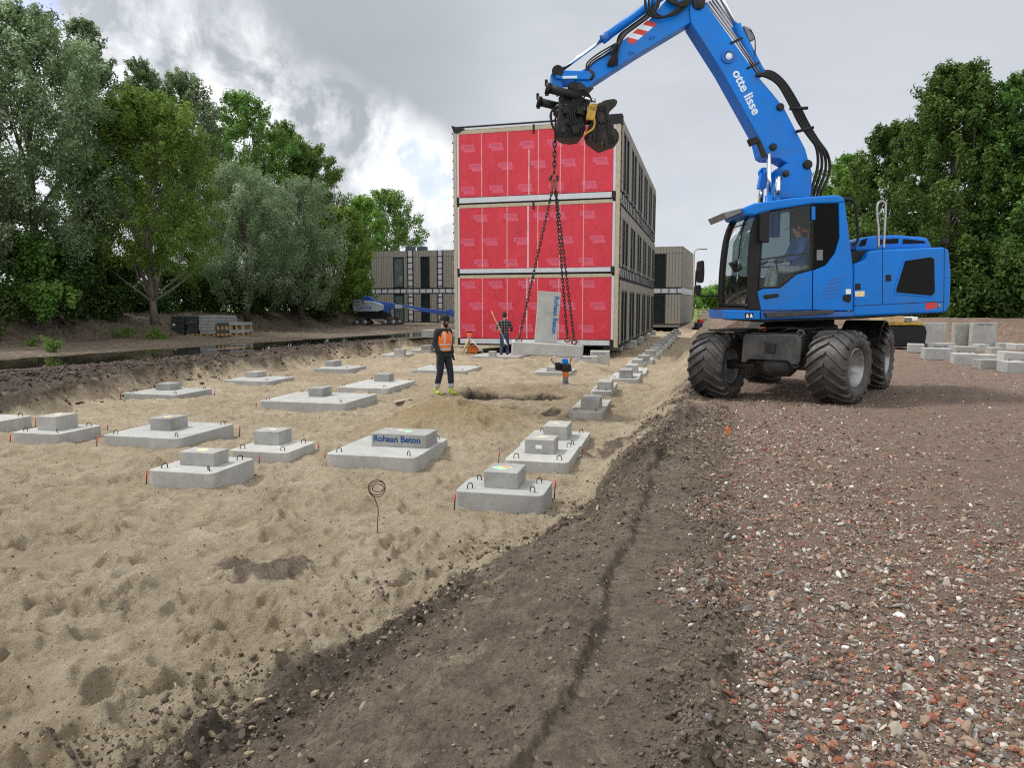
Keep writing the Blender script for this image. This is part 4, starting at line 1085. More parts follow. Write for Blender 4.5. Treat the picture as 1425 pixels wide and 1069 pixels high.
# ---- wheels
WP = {'fr': (5.25, 11.33), 'fl': (3.65, 12.53), 'rr': (6.81, 13.41), 'rl': (5.20, 14.60)}
def tyre_mesh():
    mb = MB(); base = [(.305, -.255), (.36, -.295), (.44, -.318), (.50, -.312), (.535, -.285), (.550, -.22), (.556, -.10), (.558, 0), (.556, .10), (.550, .22), (.535, .285), (.50, .312), (.44, .318), (.36, .295), (.305, .255), (.285, .22), (.285, -.22)]
    mb.lathe(base, 48, 0, None, True, True)
    def surf(u):    # u 0 centre .. 1 shoulder .. 1.35 side wall
        if u <= 1: return (.556 - .012*u*u, .285*u)
        v = (u-1)/.35; return (.544 - .055*v, .285 + .035*v)
    nl = 19
    for sgn in (1, -1):
        for i in range(nl):
            a0 = 2*PI*(i + (.5 if sgn < 0 else 0)*.0)/nl
            rows = []
            for j in range(9):
                u = .03 + j/8*1.27
                r, y = surf(u); ang = a0 + .40*min(u, 1.05)**1.15; wd = (.055 + .012*u)
                hh = .034 if u < 1.1 else .034*(1-(u-1.1)/.25*.8)
                rows.append([(r-.012, y, ang-wd*1.25), (r+hh, y+(.012 if u > 1 else 0), ang-wd*.72), (r+hh, y+(.012 if u > 1 else 0), ang+wd*.72), (r-.012, y, ang+wd*1.25)])
            b = len(mb.v)
            for row in rows:
                for (r, y, a) in row: mb.v.append(Vector((r*math.cos(a), r*math.sin(a), y*sgn)))
            def face(*ix):
                f = [b+k for k in ix]; mb.f.append(f if sgn > 0 else f[::-1]); mb.mi.append(0); mb.sm.append(False)
            for j in range(8):
                for k in range(3): face(j*4+k, j*4+k+1, (j+1)*4+k+1, (j+1)*4+k)
            face(0, 3, 2, 1) if False else face(3, 2, 1, 0); face(32, 33, 34, 35)
    return mb
def rim_mesh():
    mb = MB()
    mb.lathe([(.312, .262), (.300, .275), (.288, .262), (.280, .20), (.262, .185), (.250, .06), (.235, .03), (.15, .015), (.14, .05), (.12, .085), (.0001, .09)], 40, 0, None, True, False, False)
    mb.lathe([(.300, -.26), (.285, -.262), (.270, -.20), (.262, -.05), (.25, -.01), (.0001, -.005)][::-1], 40, 0, None, True, False, False)
    for i in range(8):
        a = 2*PI*i/8; mb.lathe([(.016, .0), (.016, .04), (.0001, .042)], 6, 0, Matrix.Translation((.185*math.cos(a), .185*math.sin(a), .02)))
    return mb
TM = RM_ = None
for key, (wx, wy) in WP.items():
    b = R({'fr': 47, 'fl': 41, 'rr': 37, 'rl': 37}[key])
    side = 1 if key[1] == 'r' else -1
    out = Vector((math.cos(b), -math.sin(b), 0))*side          # wheel axis pointing outwards
    hub = bpy.data.objects.new('wheel', None); COL.objects.link(hub); hub.parent = EXC
    zc = .575 + {'fr': .0, 'fl': -.075, 'rr': .0, 'rl': -.02}[key]
    fr_ = frame(Vector((0, 0, 0)), Vector((0, 0, 1)).cross(out)*(-1 if side > 0 else 1)*1.0, Vector((0, 0, 1))*1.0)
    zax = out; xax = Vector((0, 0, 1)); yax = zax.cross(xax)
    Mx = Matrix(((xax.x, yax.x, zax.x), (xax.y, yax.y, zax.y), (xax.z, yax.z, zax.z)))
    if side < 0: Mx = Mx @ Matrix.Diagonal((1, -1, 1))
    hub.location = Vector((wx, wy, zc)) - EXC.location
    if TM is None:
        TM = tyre_mesh().build('tyre', M['rubber'], hub, .006, 1, local=True); RM_ = rim_mesh().build('rim', M['rim'], hub, local=True)
        ty, ri = TM, RM_
    else:
        ty, ri = TM.copy(), RM_.copy(); COL.objects.link(ty); COL.objects.link(ri); ty.parent = hub; ri.parent = hub
    hub.rotation_mode = 'QUATERNION'
    q = Matrix(((xax.x, yax.x, zax.x), (xax.y, yax.y, zax.y), (xax.z, yax.z, zax.z))).to_quaternion()
    hub.rotation_quaternion = q
    spin = R({'fr': 7, 'fl': 3, 'rr': 12, 'rl': 0}[key])
    ty.rotation_euler = (0, 0, spin)
    if side < 0: ty.scale = (1, -1, 1)
# ---- undercarriage, in a frame whose x runs along the axle and y to the rear
CH_A = R(37); ax_ = Vector((math.cos(CH_A), -math.sin(CH_A), 0)); cx_ = Vector((math.sin(CH_A), math.cos(CH_A), 0))
UM = frame(Vector((4.45, 11.93, 0)), ax_, cx_)
def ubox(name, lo, hi, mat='chassis', bevel=.015, parent=None, mb=None):
    m = MB(); m.box(lo, hi, 0, UM); return part(name, m, M[mat], parent, bevel)
def up(x, y, z): return UM @ Vector((x, y, z))
ubox('chassis', (-.40, -.15, .74), (.42, 3.2, 1.10))
fp = MB(); fp.prism([(-.46, .60), (-.44, 1.02), (-.40, 1.08), (.44, 1.08), (.50, 1.02), (.50, .66), (.46, .60), (.36, .60), (.30, .66), (-.34, .66), (-.38, .60)], -.36, -.16, 'y', 0, False, UM)
front_plate = part('front_plate', fp, M['chassis'], None, .012)
m = MB(); m.box((-.06, -.40, .78), (.10, -.362, .95), 0, UM); m.box((-.085, -.385, .93), (.125, -.363, .955), 0, UM); part('coupling', m, M['black_steel'], front_plate, .008)
for xx, zz_ in ((.40, .60), (.46, 1.10)):
    m = MB(); m.torus(.05, .022, 14, 6, 0, UM @ Matrix.Translation((xx, -.26, zz_)) @ Matrix.Rotation(R(90), 4, 'X')); part('lashing_eye', m, M['chassis'], front_plate)
for yy in (0, 2.6):
    m = MB(); m.tube([up(-.80, yy, .53), up(-.45, yy, .56), up(-.3, yy, .57)], [.085, .085, .10], 14); m.tube([up(-.32, yy, .57), up(-.1, yy, .57), up(.25, yy, .58), up(.36, yy, .58)], [.10, .21, .21, .10], 16); m.tube([up(.3, yy, .58), up(.80, yy, .585)], .095, 14)
    m.box((-.28, yy-.16, .60), (.30, yy+.16, .80), 0, UM)
    part('axle', m, M['chassis'])
    m = MB(); m.tube([up(-.62, yy-.16, .60), up(.62, yy-.16, .62)], .035, 10); part('steering_rod', m, M['black_steel'])
m = MB(); m.tube([up(0, .2, .60), up(0, 2.4, .62)], .05, 10); part('drive_shaft', m, M['black_steel'])
# step plates and mudguards over the wheels
ubox('step_plate', (-1.12, -.18, 1.105), (-.44, .92, 1.14), 'black_steel', .008)
ubox('step_plate', (.46, .1, 1.105), (1.0, 1.2, 1.14), 'black_steel', .008)
ubox('tool_box', (-1.0, .75, .66), (-.44, 1.75, 1.08), 'chassis', .02)
ubox('tool_box', (.46, .78, .62), (1.02, 1.80, 1.06), 'chassis', .02)
for sg in (-1, 1):
    m = MB(); pts = [(2.6+.68*math.cos(a), .60+.68*math.sin(a)) for a in [R(20+14*i) for i in range(11)]]
    inn = [(2.6+.65*math.cos(a), .60+.65*math.sin(a)) for a in [R(20+14*i) for i in range(11)]][::-1]
    m.prism(pts+inn, min(sg*.55, sg*1.22), max(sg*.55, sg*1.22), 'x', 0, False, UM); part('mudguard', m, M['black_steel'])
m = MB(); m.lathe([(.66, 1.10), (.66, 1.20), (.60, 1.22), (.60, 1.44)], 40, 0, Matrix.Translation((5.23, 12.97, 0))); part('turntable', m, M['black'], None)
m = MB(); m.tube(smooth_path([up(.05, -.1, 1.1), up(.3, -.25, 1.18), up(.5, .1, 1.16), up(.6, .5, 1.2)], 4), .02, 8); m.tube(smooth_path([up(-.3, -.1, 1.12), up(-.1, -.2, 1.17), up(.2, .2, 1.2)], 4), .018, 8); part('hydraulic_hose', m, M['black'])
m = MB(); m.cbox((0, 0, 0), (.10, .07, .07), 0, UM @ Matrix.Translation((-.2, -.1, 1.16))); part('warning_lamp', m, M['orange'], None, .01)
# ---- upper frame
UF = pr('upper_frame', [(1059,433),(1187,433),(1318,424),(1318,434),(1187,441),(1060,445.5)], YN+.02, 14.18, M['blue_dull'], None, .02)
pr('belly_plate', [(1062,441),(1187,437),(1300,431),(1300,437.5),(1187,444.5),(1064,449)], YN+.12, 14.0, M['black_steel'], None, .01)
pr('step_bar', [(1063,435),(1157,431),(1159,433.5),(1157,436.5),(1066,442.5)], YN-.07, YN+.015, M['chassis'], UF, .01)
nose = pr('nose_beam', [(1010,431.5),(1058,431.8),(1058.5,445),(1012,444.5)], YN, 12.80, M['blue'], None, .02)
m = MB(); m.prism(T([(1036.5,435.5),(1048.5,435.5),(1048.5,443),(1036.5,443)], YN), YN-.003, YN-.0005, 'y'); stk = part('sticker', m, M['black'], nose)
m = MB()
for cx0 in (1040, 1045.3):
    m.prism(T([(cx0-2,442),(cx0-.9,437),(cx0+.9,437),(cx0+2,442)], YN), YN-.006, YN-.0032, 'y')
part('sticker_mark', m, M['white'], nose)
# ---- cab
M['glass_mid'] = glass('far_cab_glass', (.42, .48, .50), .3)
CAB = pr('cab_panel', [(1131.3,376.5),(1149,369.5),(1162,352.5),(1168.5,331),(1167.5,282),(1176,281.5),(1185,355),(1187,372),(1187,432.6),(1131.3,431.5)], YN, YN+.07, M['blue'], None, .012)
pr('cab_roof', [(1034,289),(1050,282.5),(1104,275),(1165,271),(1174,273.8),(1177,282),(1167,282.5),(1131,283.5),(1074,292.5),(1052,299.5),(1037,299)], YN-.01, 12.82, M['blue'], None, .035, seg=3)
pr('roof_hatch', [(1090,277),(1140,273),(1141,270.5),(1092,274)], YN+.25, 12.6, M['black'], None, .01)
pr('rear_roof_spoiler', [(1172,272.5),(1192,271),(1192,276.5),(1178,281)], YN+.12, 12.7, M['black'], None, .01)
pr('sun_visor', [(1008,295),(1034,288.5),(1035,294.5),(1013,303.5)], YN+.06, 12.72, M['plastic_grey'], None, .01)
door = pr('door', [(1054,405.5),(1062,402),(1086,401),(1094,394.5),(1108,382.5),(1130.3,376),(1130.3,431.4),(1059,431.4)], YN, YN+.06, M['blue'], None, .010)
pr('door_handle', [(1062.5,410.5),(1083,408.5),(1084,413),(1066,416.5),(1062.5,415)], YN-.012, YN+.001, M['black'], door, .006)
DG = [(1074,293),(1130,284),(1129.6,374.6),(1108,381),(1094,393),(1086,399.8),(1062,400.8),(1055.5,403.5),(1059,342),(1063,305)]
pr('door_window', DG, YN+.018, YN+.028, M['glass'], door)
m = MB(); ring = [P3(x, y, YN+.022) for x, y in DG]; m.tube(ring+[ring[0]], .020, 8); part('window_seal', m, M['black'], door)
pr('side_window', [(1131.5,284),(1166,282.5),(1167.2,331),(1161,351.5),(1149,367.5),(1131.5,374.5)], YN+.015, YN+.03, M['glass_dark'], CAB)
m = MB(); m.tube([P3(1130.6, 283, YN+.02), P3(1130.8, 431, YN+.02)], .014, 6); part('door_gap', m, M['black'], CAB)
pr('hinge', [(1129,288),(1134,287),(1134,306),(1129.5,306)], YN-.02, YN+.02, M['blue'], CAB, .004)
pr('sticker', [(1137,347.5),(1145.5,347.5),(1145.5,362),(1137,362)], YN+.010, YN+.0145, M['plastic_grey'], CAB)
# louvres
for (a, b_, c, d_) in ((650,457,705,441),(641,471,700,459),(632,487,694,476),(624,500,688,491),(618,514,680,506),(612,528,668,523)):
    q = [(930+a/2.879, 230+b_/2.879), (930+c/2.879, 230+d_/2.879)]
    pr('louvre', [q[0], q[1], (q[1][0], q[1][1]+1.9), (q[0][0]-.5, q[0][1]+1.7)], YN-.006, YN+.001, M['blue_dull'], CAB, .002)
# front frame: pillars and curved screen
near = [(1046,431),(1043,400),(1043.5,360),(1047,325),(1053,303),(1060,297)]
far = [(1004.2,430),(1004.0,400),(1007,360),(1012,330),(1021,308),(1033,294)]
m = MB(); m.prism(T([(1042,431.3),(1041,395),(1042,355),(1045.5,322),(1051,304),(1057,298),(1070,294.5),(1063,305),(1058.8,342),(1054.6,404),(1059,431.3)]), YN+.0, YN+.075, 'y'); part('front_pillar', m, M['black'], None, .012)
m = MB(); m.tube(smooth_path([P3(x, y, 12.74) for x, y in far], 4), .058, 10); part('front_pillar', m, M['black'])
nv = smooth_path([P3(x, y, YN+.06) for x, y in near], 4); fv = smooth_path([P3(x, y, 12.74) for x, y in far], 4)
m = MB(); ng = len(nv); NS = 6; vs = []
for i in range(ng):
    for j in range(NS+1):
        t_ = j/NS; p = nv[i].lerp(fv[i], t_); p.x -= .035*math.sin(PI*t_); vs.append(p)
m.add(vs, [(i*(NS+1)+j, i*(NS+1)+j+1, (i+1)*(NS+1)+j+1, (i+1)*(NS+1)+j) for i in range(ng-1) for j in range(NS)], 0, True); part('windscreen', m, M['glass'])
def fp3(h, t_, dx=0):
    i = h*(ng-1); i0 = int(min(i, ng-2)); f_ = i-i0
    a = nv[i0].lerp(nv[i0+1], f_); b = fv[i0].lerp(fv[i0+1], f_); p = a.lerp(b, t_); p.x -= .035*math.sin(PI*t_) + dx; return p
m = MB(); m.tube([fp3(.0, t_) for t_ in (0, .2, .4, .6, .8, 1)], .05, 8); m.tube([fp3(.045, t_) for t_ in (0, .2, .4, .6, .8, 1)], .04, 8); part('screen_frame', m, M['black'])
m = MB(); m.tube([fp3(.985, t_) for t_ in (0, .2, .4, .6, .8, 1)], .04, 8); part('screen_frame', m, M['black'])
m = MB(); m.tube([fp3(h, .30, .02) for h in (1.0, .9, .75, .62, .5, .4)], .011, 6); m.tube([fp3(h, .36, .02) for h in (1.0, .9, .75, .6)], .009, 6); m.tube([fp3(.72, .25, .02), fp3(.70, .95, .02)], .010, 6); part('wiper', m, M['black'])
# cab box: floor, rear wall, far side
pr('cab_floor', [(1012,428),(1186,428),(1186,432),(1012,432)], YN+.08, 12.74, M['interior'])
pr('cab_rear_wall', [(1134,284),(1166,283),(1184,355),(1186,430),(1140,430)], YN+.10, 12.70, M['interior'])
pr('far_side_panel', [(1014,384),(1050,386),(1140,384),(1140,430),(1008,430)], 12.70, 12.76, M['interior'], None, 0, 12.73)
m = MB(); m.tube([P3(1100, 284, 12.72), P3(1101, 385, 12.72)], .018, 6); m.tube([P3(1056, 372, 12.72), P3(1140, 369, 12.72)], .018, 6); part('window_bar', m, M['black'])
pr('far_side_window', [(1040,300),(1138,292),(1138,384),(1018,386),(1020,340)], 12.71, 12.72, M['glass_mid'], None, 0, 12.71)
m = MB(); m.tube([P3(1057, 361.5, YN+.06), P3(1128, 351.5, YN+.06)], .016, 6); part('door_rail', m, M['black'])
# seat, console, screen
m = MB(); m.prism(T([(1095,384),(1124,380),(1128,330),(1134,312),(1142,314),(1140,350),(1138,392),(1098,394)], 12.1), 11.98, 12.46, 'y'); part('seat', m, M['interior'], None, .04)
m = MB(); m.prism(T([(1100,394),(1136,394),(1132,430),(1104,430)], 12.1), 12.05, 12.4, 'y'); part('seat_base', m, M['interior'], None, .02)
for (y0, y1) in ((11.86, 11.97), (12.48, 12.60)):
    m = MB(); m.prism(T([(1078,383),(1122,374),(1124,384),(1080,392)], 12.1), y0, y1, 'y'); m.tube([P3(1083, 382, (y0+y1)/2), P3(1080, 366, (y0+y1)/2)], .016, 6); m.ball(P3(1080, 364, (y0+y1)/2), .03); part('arm_console', m, M['black'], None, .01)
m = MB(); m.tube([P3(1040, 430, 12.2), P3(1046, 392, 12.2), P3(1052, 372, 12.2)], .035, 8); m.torus(.17, .016, 24, 6, 0, Matrix.Translation(P3(1054, 370, 12.2)) @ Matrix.Rotation(R(-25), 4, 'Y')); part('steering_column', m, M['black'])
m = MB(); m.prism(T([(1016,366),(1024,362),(1032,374),(1025,379)], 12.55), 12.45, 12.68, 'y'); part('display_screen', m, M['black'], None, .01)
pr('seat_belt', [(1116,318),(1126,321),(1127,325),(1116,321)], 12.0, 12.02, M['orange'], None, 0, 12.0)
pr('seat_belt', [(1124,325),(1127,325),(1126,348),(1123,348)], 11.99, 12.01, M['orange'], None, 0, 12.0)
# mirrors
m = MB(); m.tube(smooth_path([P3(1007, 422, 12.74), P3(1003, 413, 12.78), P3(985, 412, 12.8), P3(970, 410, 12.82), P3(968, 398, 12.82), P3(969, 376, 12.82)], 4), .016, 8); arm = part('mirror_arm', m, M['black'])
m = MB(); m.prism(T([(972,364),(974.5,362.5),(977,364.5),(977.5,380),(976.5,392),(974,394.5),(971.8,392),(971,378)], 12.82), 12.66, 12.96, 'y'); part('mirror', m, M['black'], None, .02)
m = MB(); m.prism(T([(967,398),(973,396),(975,404),(972,411),(967,408)], 12.82), 12.72, 12.9, 'y'); part('mirror', m, M['black'], None, .02)
m = MB(); m.prism(T([(1058,296),(1071,293),(1070,338),(1057,336)], 11.62), 11.60, 11.67, 'y'); part('mirror', m, M['black'], None, .015)
m = MB(); m.tube(smooth_path([P3(1174, 277, 11.8), P3(1188, 280, 11.8), P3(1192, 300, 11.8), P3(1194, 332, 11.8), P3(1187, 341, 11.8)], 4), .022, 8); part('camera_bracket', m, M['black'])
# ---- engine cover
ENG = pr('engine_cover', [(1188.3,367.8),(1203,362.5),(1208.5,353),(1214.5,348.5),(1228,347.2),(1270,345.5),(1313,343.8),(1321,347),(1324,384),(1322.5,424),(1317,435),(1188.3,440.6)], YN, 14.2, M['blue'], None, .035, seg=3)
m = MB()
for a, b_ in (((1228.4,347),(1228,424.5)), ((1314.2,344),(1313.3,434)), ((1188.5,425.8),(1313.5,419.6))):
    d0 = P3(*a, YN-.0005); d1 = P3(*b_, YN-.0005); dd = (d1-d0).normalized(); w = Vector((-dd.z, 0, dd.x))*.006
    m.add([d0+w, d0-w, d1-w, d1+w], [(0, 1, 2, 3)]) ; m.add([d0+w+Vector((0,.004,0)), d0-w+Vector((0,.004,0)), d1-w+Vector((0,.004,0)), d1+w+Vector((0,.004,0))], [(3, 2, 1, 0)])
part('panel_gap', m, M['black'], ENG)
pr('grille_surround', [(1257.5,360.5),(1296,355.3),(1302,358.5),(1303,408.5),(1297,414),(1244.5,409.5),(1244.5,401)], YN-.010, YN+.005, M['blue'], ENG, .006)
pr('grille', [(1259,363),(1295,357.8),(1299.6,360.5),(1300.5,407),(1296,411.5),(1247,407),(1247,402)], YN-.014, YN-.002, M['grille'], ENG, .004)
for q in ([(1190,395),(1197.5,394.5),(1197.5,403),(1190,403.5)], [(1232.5,382.5),(1240,382),(1240,391),(1232.5,391.5)]):
    pr('latch', q, YN-.008, YN+.002, M['black'], ENG, .004)
pr('sticker', [(1190,405.5),(1203,404.8),(1203,412.5),(1190,413)], YN-.003, YN, M['spray_yellow'], ENG)
pr('sticker', [(1177,402.5),(1184,402.2),(1184,409),(1177,409.3)], YN-.003, YN, M['white'], CAB)
pr('catch', [(1173,410.5),(1184,410),(1184,417.5),(1181,421.5),(1173,418)], YN-.010, YN+.001, M['black'], CAB, .003)
pr('sticker', [(1288,421.5),(1303.5,420.5),(1303.5,429),(1288,431.5)], YN-.003, YN, M['red'], ENG)
m = MB(); m.lathe([(.026, 0), (.024, .010), (.0001, .012)], 14, 0, Matrix.Translation(P3(1307, 425.5, YN)) @ Matrix.Rotation(R(90), 4, 'X')); part('reflector', m, M['yellow'], ENG)
m = MB(); m.lathe([(.032, 0), (.030, .012), (.0001, .014)], 14, 0, Matrix.Translation(P3(1181, 431, YN+.02)) @ Matrix.Rotation(R(90), 4, 'X')); part('reflector', m, M['yellow'], CAB)
pr('recess', [(1187.5,349),(1214,346.5),(1207,354),(1202,362),(1187.5,368)], YN+.16, 13.9, M['black'])
HOOD = pr('hood', [(1190,346),(1193,334),(1205,329.5),(1222,327.3),(1250,326.8),(1291,330.5),(1297,342),(1297,346),(1190,350)], 12.25, 13.95, M['blue'], None, .05, 12.25, seg=3)
for q in ([(1225,333),(1250.5,331.8),(1250,338.5),(1225,340)], [(1257,332.2),(1286,335.2),(1288,338.4),(1255.5,339.4)], [(1199,334),(1207,331.5),(1204.5,341.5),(1194.5,343)]):
    pr('hood_vent', q, 12.243, 12.30, M['grille'], HOOD, .004, 12.25)
m = MB(); m.tube(smooth_path([P3(1222.5, 348, 11.88), P3(1222.5, 318, 11.88), P3(1221, 306, 11.88), P3(1220.5, 288, 11.88), P3(1224, 281, 11.88), P3(1230, 281, 11.88), P3(1232.5, 288, 11.88), P3(1231, 318, 11.88), P3(1229.5, 348, 11.88)], 4), .021, 8); part('handrail', m, M['steel'])
m = MB(); m.cbox(P3(1315, 335.5, 12.2), (.10, .09, .09)); m.tube([P3(1315, 346, 12.2), P3(1315, 338, 12.2)], .015, 6); part('rear_camera', m, M['black'], None, .01)
# ---- boom foot, boom, stick
B0, B1 = 12.755, 13.185
pr('boom_bracket', [(1084,276),(1083,262),(1088,245),(1088.5,232),(1095,226.5),(1104,228),(1120,222.5),(1128,232),(1130.5,240),(1129,275)], B0-.06, B1+.06, M['blue'], None, .02, 12.70)
BOOM = pr('boom', [(968,-6),(977,-9),(984,6),(1023.4,61),(1055.7,106.5),(1075,129),(1091,149),(1108,182),(1121,207),(1125,222),(1121,232),(1108,232),(1098,228),(1084,220),(1068,219.5),(1062,216),(1056,191),(1004,97),(962,31),(959.5,10)], B0, B1, M['blue'], None, .015, B0)
def pin(px, py, Y, r, mat='black_steel', parent=None, t=.05):
    m = MB(); m.lathe([(r, -.01), (r, t*.6), (r*.8, t), (.0001, t)], 20, 0, Matrix.Translation(P3(px, py, Y)) @ Matrix.Rotation(R(90), 4, 'X')); return part('pin', m, M[mat], parent)
for q in ((1085.5, 149, .065), (1075.5, 204.5, .062), (972, 4, .11)): pin(q[0], q[1], B0, q[2], parent=BOOM)
pin(1123.5, 229, B0-.06, .08); pin(1093, 241.5, B0-.06, .06)
m = MB(); m.lathe([(.115, 0), (.115, .03), (.085, .035), (.08, .012), (.0001, .012)], 28, 0, Matrix.Translation(P3(1013, 78.5, B0)) @ Matrix.Rotation(R(90), 4, 'X')); part('boss_ring', m, M['blue_dull'], BOOM)
m = MB(); m.lathe([(.058, .0), (.058, .03), (.0001, .03)], 24, 0, Matrix.Translation(P3(1014, 78.5, B0)) @ Matrix.Rotation(R(90), 4, 'X')); part('boss_disc', m, M['lettering_white'], BOOM)
xd = P3(1053, 158, B0) - P3(1024, 99, B0); xd.y = 0; yd = Vector((-xd.z, 0, xd.x))
m = MB()
add_text(m, 'otte lisse', .225, frame(P3(1038.5, 128, B0-.004), xd, yd if yd.x > 0 else -yd), 0, 0, .006)
for q in m.v: pass
part('lettering', m, M['lettering_white'], BOOM)
pr('work_lamp', [(1040,194),(1053,190),(1057,198),(1044,203.5)], 12.66, 12.76, M['black'], BOOM, .01, 12.7)
pr('lamp_bracket', [(1052,192),(1058,193),(1068,216),(1062,219)], 12.70, 12.78, M['black_steel'], BOOM, .01, 12.7)
# lift rams
pt('ram_rod', [(1070, 214, 12.62), (1070, 272, 12.62)], .040, M['chrome']); pt('ram_barrel', [(1070, 272, 12.62), (1069, 330, 12.62)], .07, M['blue'])
pt('ram_rod', [(1083.5, 246, 12.66), (1081, 276, 12.66)], .050, M['chrome']); pt('ram_barrel', [(1081, 274, 12.66), (1079, 330, 12.66)], .075, M['blue'])
pt('ram_rod', [(1061, 252, 13.32), (1058.5, 282, 13.32)], .048, M['chrome'])
m = MB(); m.tube([P3(1066, 236, 13.32), P3(1061, 255, 13.32)], .07, 12); m.torus(.07, .04, 18, 8, 0, Matrix.Translation(P3(1063, 241, 13.32)) @ Matrix.Rotation(R(90), 4, 'X')); part('ram_eye', m, M['blue'])
pr('boom_bracket', [(1056,262),(1060,240),(1072,242),(1088,236),(1088,275),(1074,275),(1074,250),(1066,262)], 13.10, 13.24, M['blue'], None, .01, 13.1)
# stick ram on top of the boom
pt('ram_barrel', [(1060, 106, 12.97), (1024, 35, 12.97)], .085, M['blue']); pt('ram_rod', [(1024, 35, 12.97), (985, -42, 12.97)], .042, M['chrome'])
pr('valve_block', [(1035,35),(1043,38),(1050,54),(1043,56)], 12.90, 13.0, M['plastic_grey'], None, .008, 12.9)
# stick
S0, S1 = 12.80, 13.14
STICK = pr('stick', [(800,106),(806,99.5),(820,91),(862,59),(901,30),(921,6),(945,-22),(992,-48),(1000,-30),(975,12),(968,27),(955,34),(887,75),(828,113.5),(815,123.5),(806,122)], S0, S1, M['blue'], None, .012, S0)
pin(820.5, 104.5, S0, .085, parent=STICK)
# warning chevrons on the stick
a0, a1 = Vector((873.5, 59)), Vector((908.5, 29.5)); ad = (a1-a0).normalized(); an = Vector((-ad.y, ad.x))
Lc = (a1-a0).length
for i in range(5):
    s0, s1 = Lc*i/5, Lc*(i+1)/5
    sk = 4.5
    q = [a0+ad*max(0, s0-sk)-an*6.2 if i else a0-an*0+ad*0, a0+ad*(s1-sk)-an*6.2, a0+ad*min(Lc+2, s1+sk)+an*6.2, a0+ad*(s0+sk)+an*6.2]
    pr('warning_stripe', [(v.x, v.y) for v in q], S0-.004, S0+.001, M['red' if i % 2 == 0 else 'lettering_white'], STICK, 0, S0)
m = MB()
for (x, y, w) in ((905, 54, 1), (877, 75, 1)):
    m.tube([P3(x, y-5, S0-.01), P3(x-1, y, S0-.012), P3(x+6, y-3.5, S0-.01)], .012, 6)
part('weld_bracket', m, M['blue_dull'], STICK)
# bucket ram on top of the stick, links
pt('ram_barrel', [(841.5, 52.5, 12.97), (905, 6, 12.97), (935, -16, 12.97)], .072, M['blue']); pt('ram_rod', [(843, 51.5, 12.97), (780, 98, 12.97)], .035, M['chrome'])
m = MB(); m.tube([P3(838, 55, 12.97), P3(846, 49, 12.97)], .08, 14); part('ram_gland', m, M['blue_dull'])
m = MB(); m.tube([P3(776, 98.5, 12.72), P3(776, 98.5, 13.2)], .10, 18); part('link_pin', m, M['black_steel'])
pr('link', [(770,96),(776,91),(784,97),(820,98.5),(824,104),(820,110),(784,110),(774,108)], 12.74, 12.80, M['blue'], None, .012, 12.74)
pr('link', [(770,96),(776,91),(784,97),(820,98.5),(824,104),(820,110),(784,110),(774,108)], 13.15, 13.21, M['blue'], None, .012, 12.74)
pr('link', [(766,104),(770,98),(780,98),(784,124),(776,128),(768,112)], 12.82, 13.12, M['blue'], None, .012, 12.82)
pr('lettering_plate', [(783,105.5),(803,105),(803,108.6),(783,109)], 12.734, 12.741, M['lettering_white'], None, 0, 12.74)
# tilt rotator and gripper, built up of castings
pr('tilt_coupler', [(786,128),(794,116),(806,113),(815,119),(817,130),(824,138),(816,146),(800,144),(786,140)], 12.78, 13.16, M['black_steel'], None, .025, 12.8)
pr('tilt_coupler', [(779,130),(792,133),(816,138),(818,150),(812,166),(816,178),(808,190),(796,192),(784,190),(774,184),(777,160),(778,144)], 12.70, 13.24, M['black_steel'], None, .03, 12.7)
for q in ((797, 121, .085), (806, 131, .06), (792, 170, .07), (805, 176, .08), (786, 184, .06)): pin(q[0], q[1], 12.69 if q[1] > 125 else 12.78, q[2], 'black')
for (pa, pb, y) in (((761, 122.5), (807, 134), 12.62), ((749, 141), (780, 148.5), 13.28)):
    pt('tilt_ram', [(pa[0], pa[1], y), (pb[0], pb[1], y)], .072, M['black'])
    m = MB(); a, b_ = P3(pa[0], pa[1], y), P3(pb[0], pb[1], y); d_ = (b_-a).normalized(); m.tube([a-d_*.02, a+d_*.06], .10, 12); m.cbox(a+Vector((-.01, 0, .09)), (.05, .05, .10)); m.cbox(a+Vector((.0, 0, -.09)), (.06, .05, .06)); part('ram_cap', m, M['black'])
pt('tilt_ram_rod', [(807, 134, 12.62), (829, 140, 12.64)], .032, M['chrome'])
pr('yellow_bracket', [(820,143),(832,143.5),(827,167),(815.5,166),(816,160)], 12.60, 12.70, M['yellow'], None, .012, 12.6)
m = MB(); m.tube(smooth_path([P3(827, 165, 12.6), P3(827.5, 172, 12.6), P3(825, 179, 12.6), P3(819, 183, 12.6), P3(813, 188, 12.6)], 4), .018, 8); part('yellow_bracket', m, M['yellow'])
pr('gripper_body', [(826,150),(834,142),(843,140),(849,144),(847,156),(852,170),(858,186),(857,196),(846,200),(838,203),(830,197),(820,190),(817,180),(824,166)], 12.66, 13.28, M['black_steel'], None, .03, 12.66)
pr('gripper_claw', [(836,142),(841,139),(848,137.5),(855,136.5),(859.5,139),(859,143.5),(855,147),(850,152),(847,159),(842,160)], 12.74, 12.92, M['black_steel'], None, .02, 12.74)
pr('gripper_claw', [(847,176),(857,178),(862,186),(861,196),(854,199),(848,194)], 12.70, 13.20, M['black_steel'], None, .02, 12.7)
rr = random.Random(9)
for (x, y, r, y0, y1) in ((823, 176, .055, 12.60, 13.34), (838, 150, .05, 12.60, 13.30), (850, 190, .05, 12.62, 13.30), (788, 186, .05, 12.62, 13.32), (808, 187, .045, 12.62, 13.3), (781, 137, .05, 12.64, 13.3)):
    m = MB(); m.tube([P3(x, y, y0), P3(x, y, y1)], r, 14); part('pin', m, M['black'])
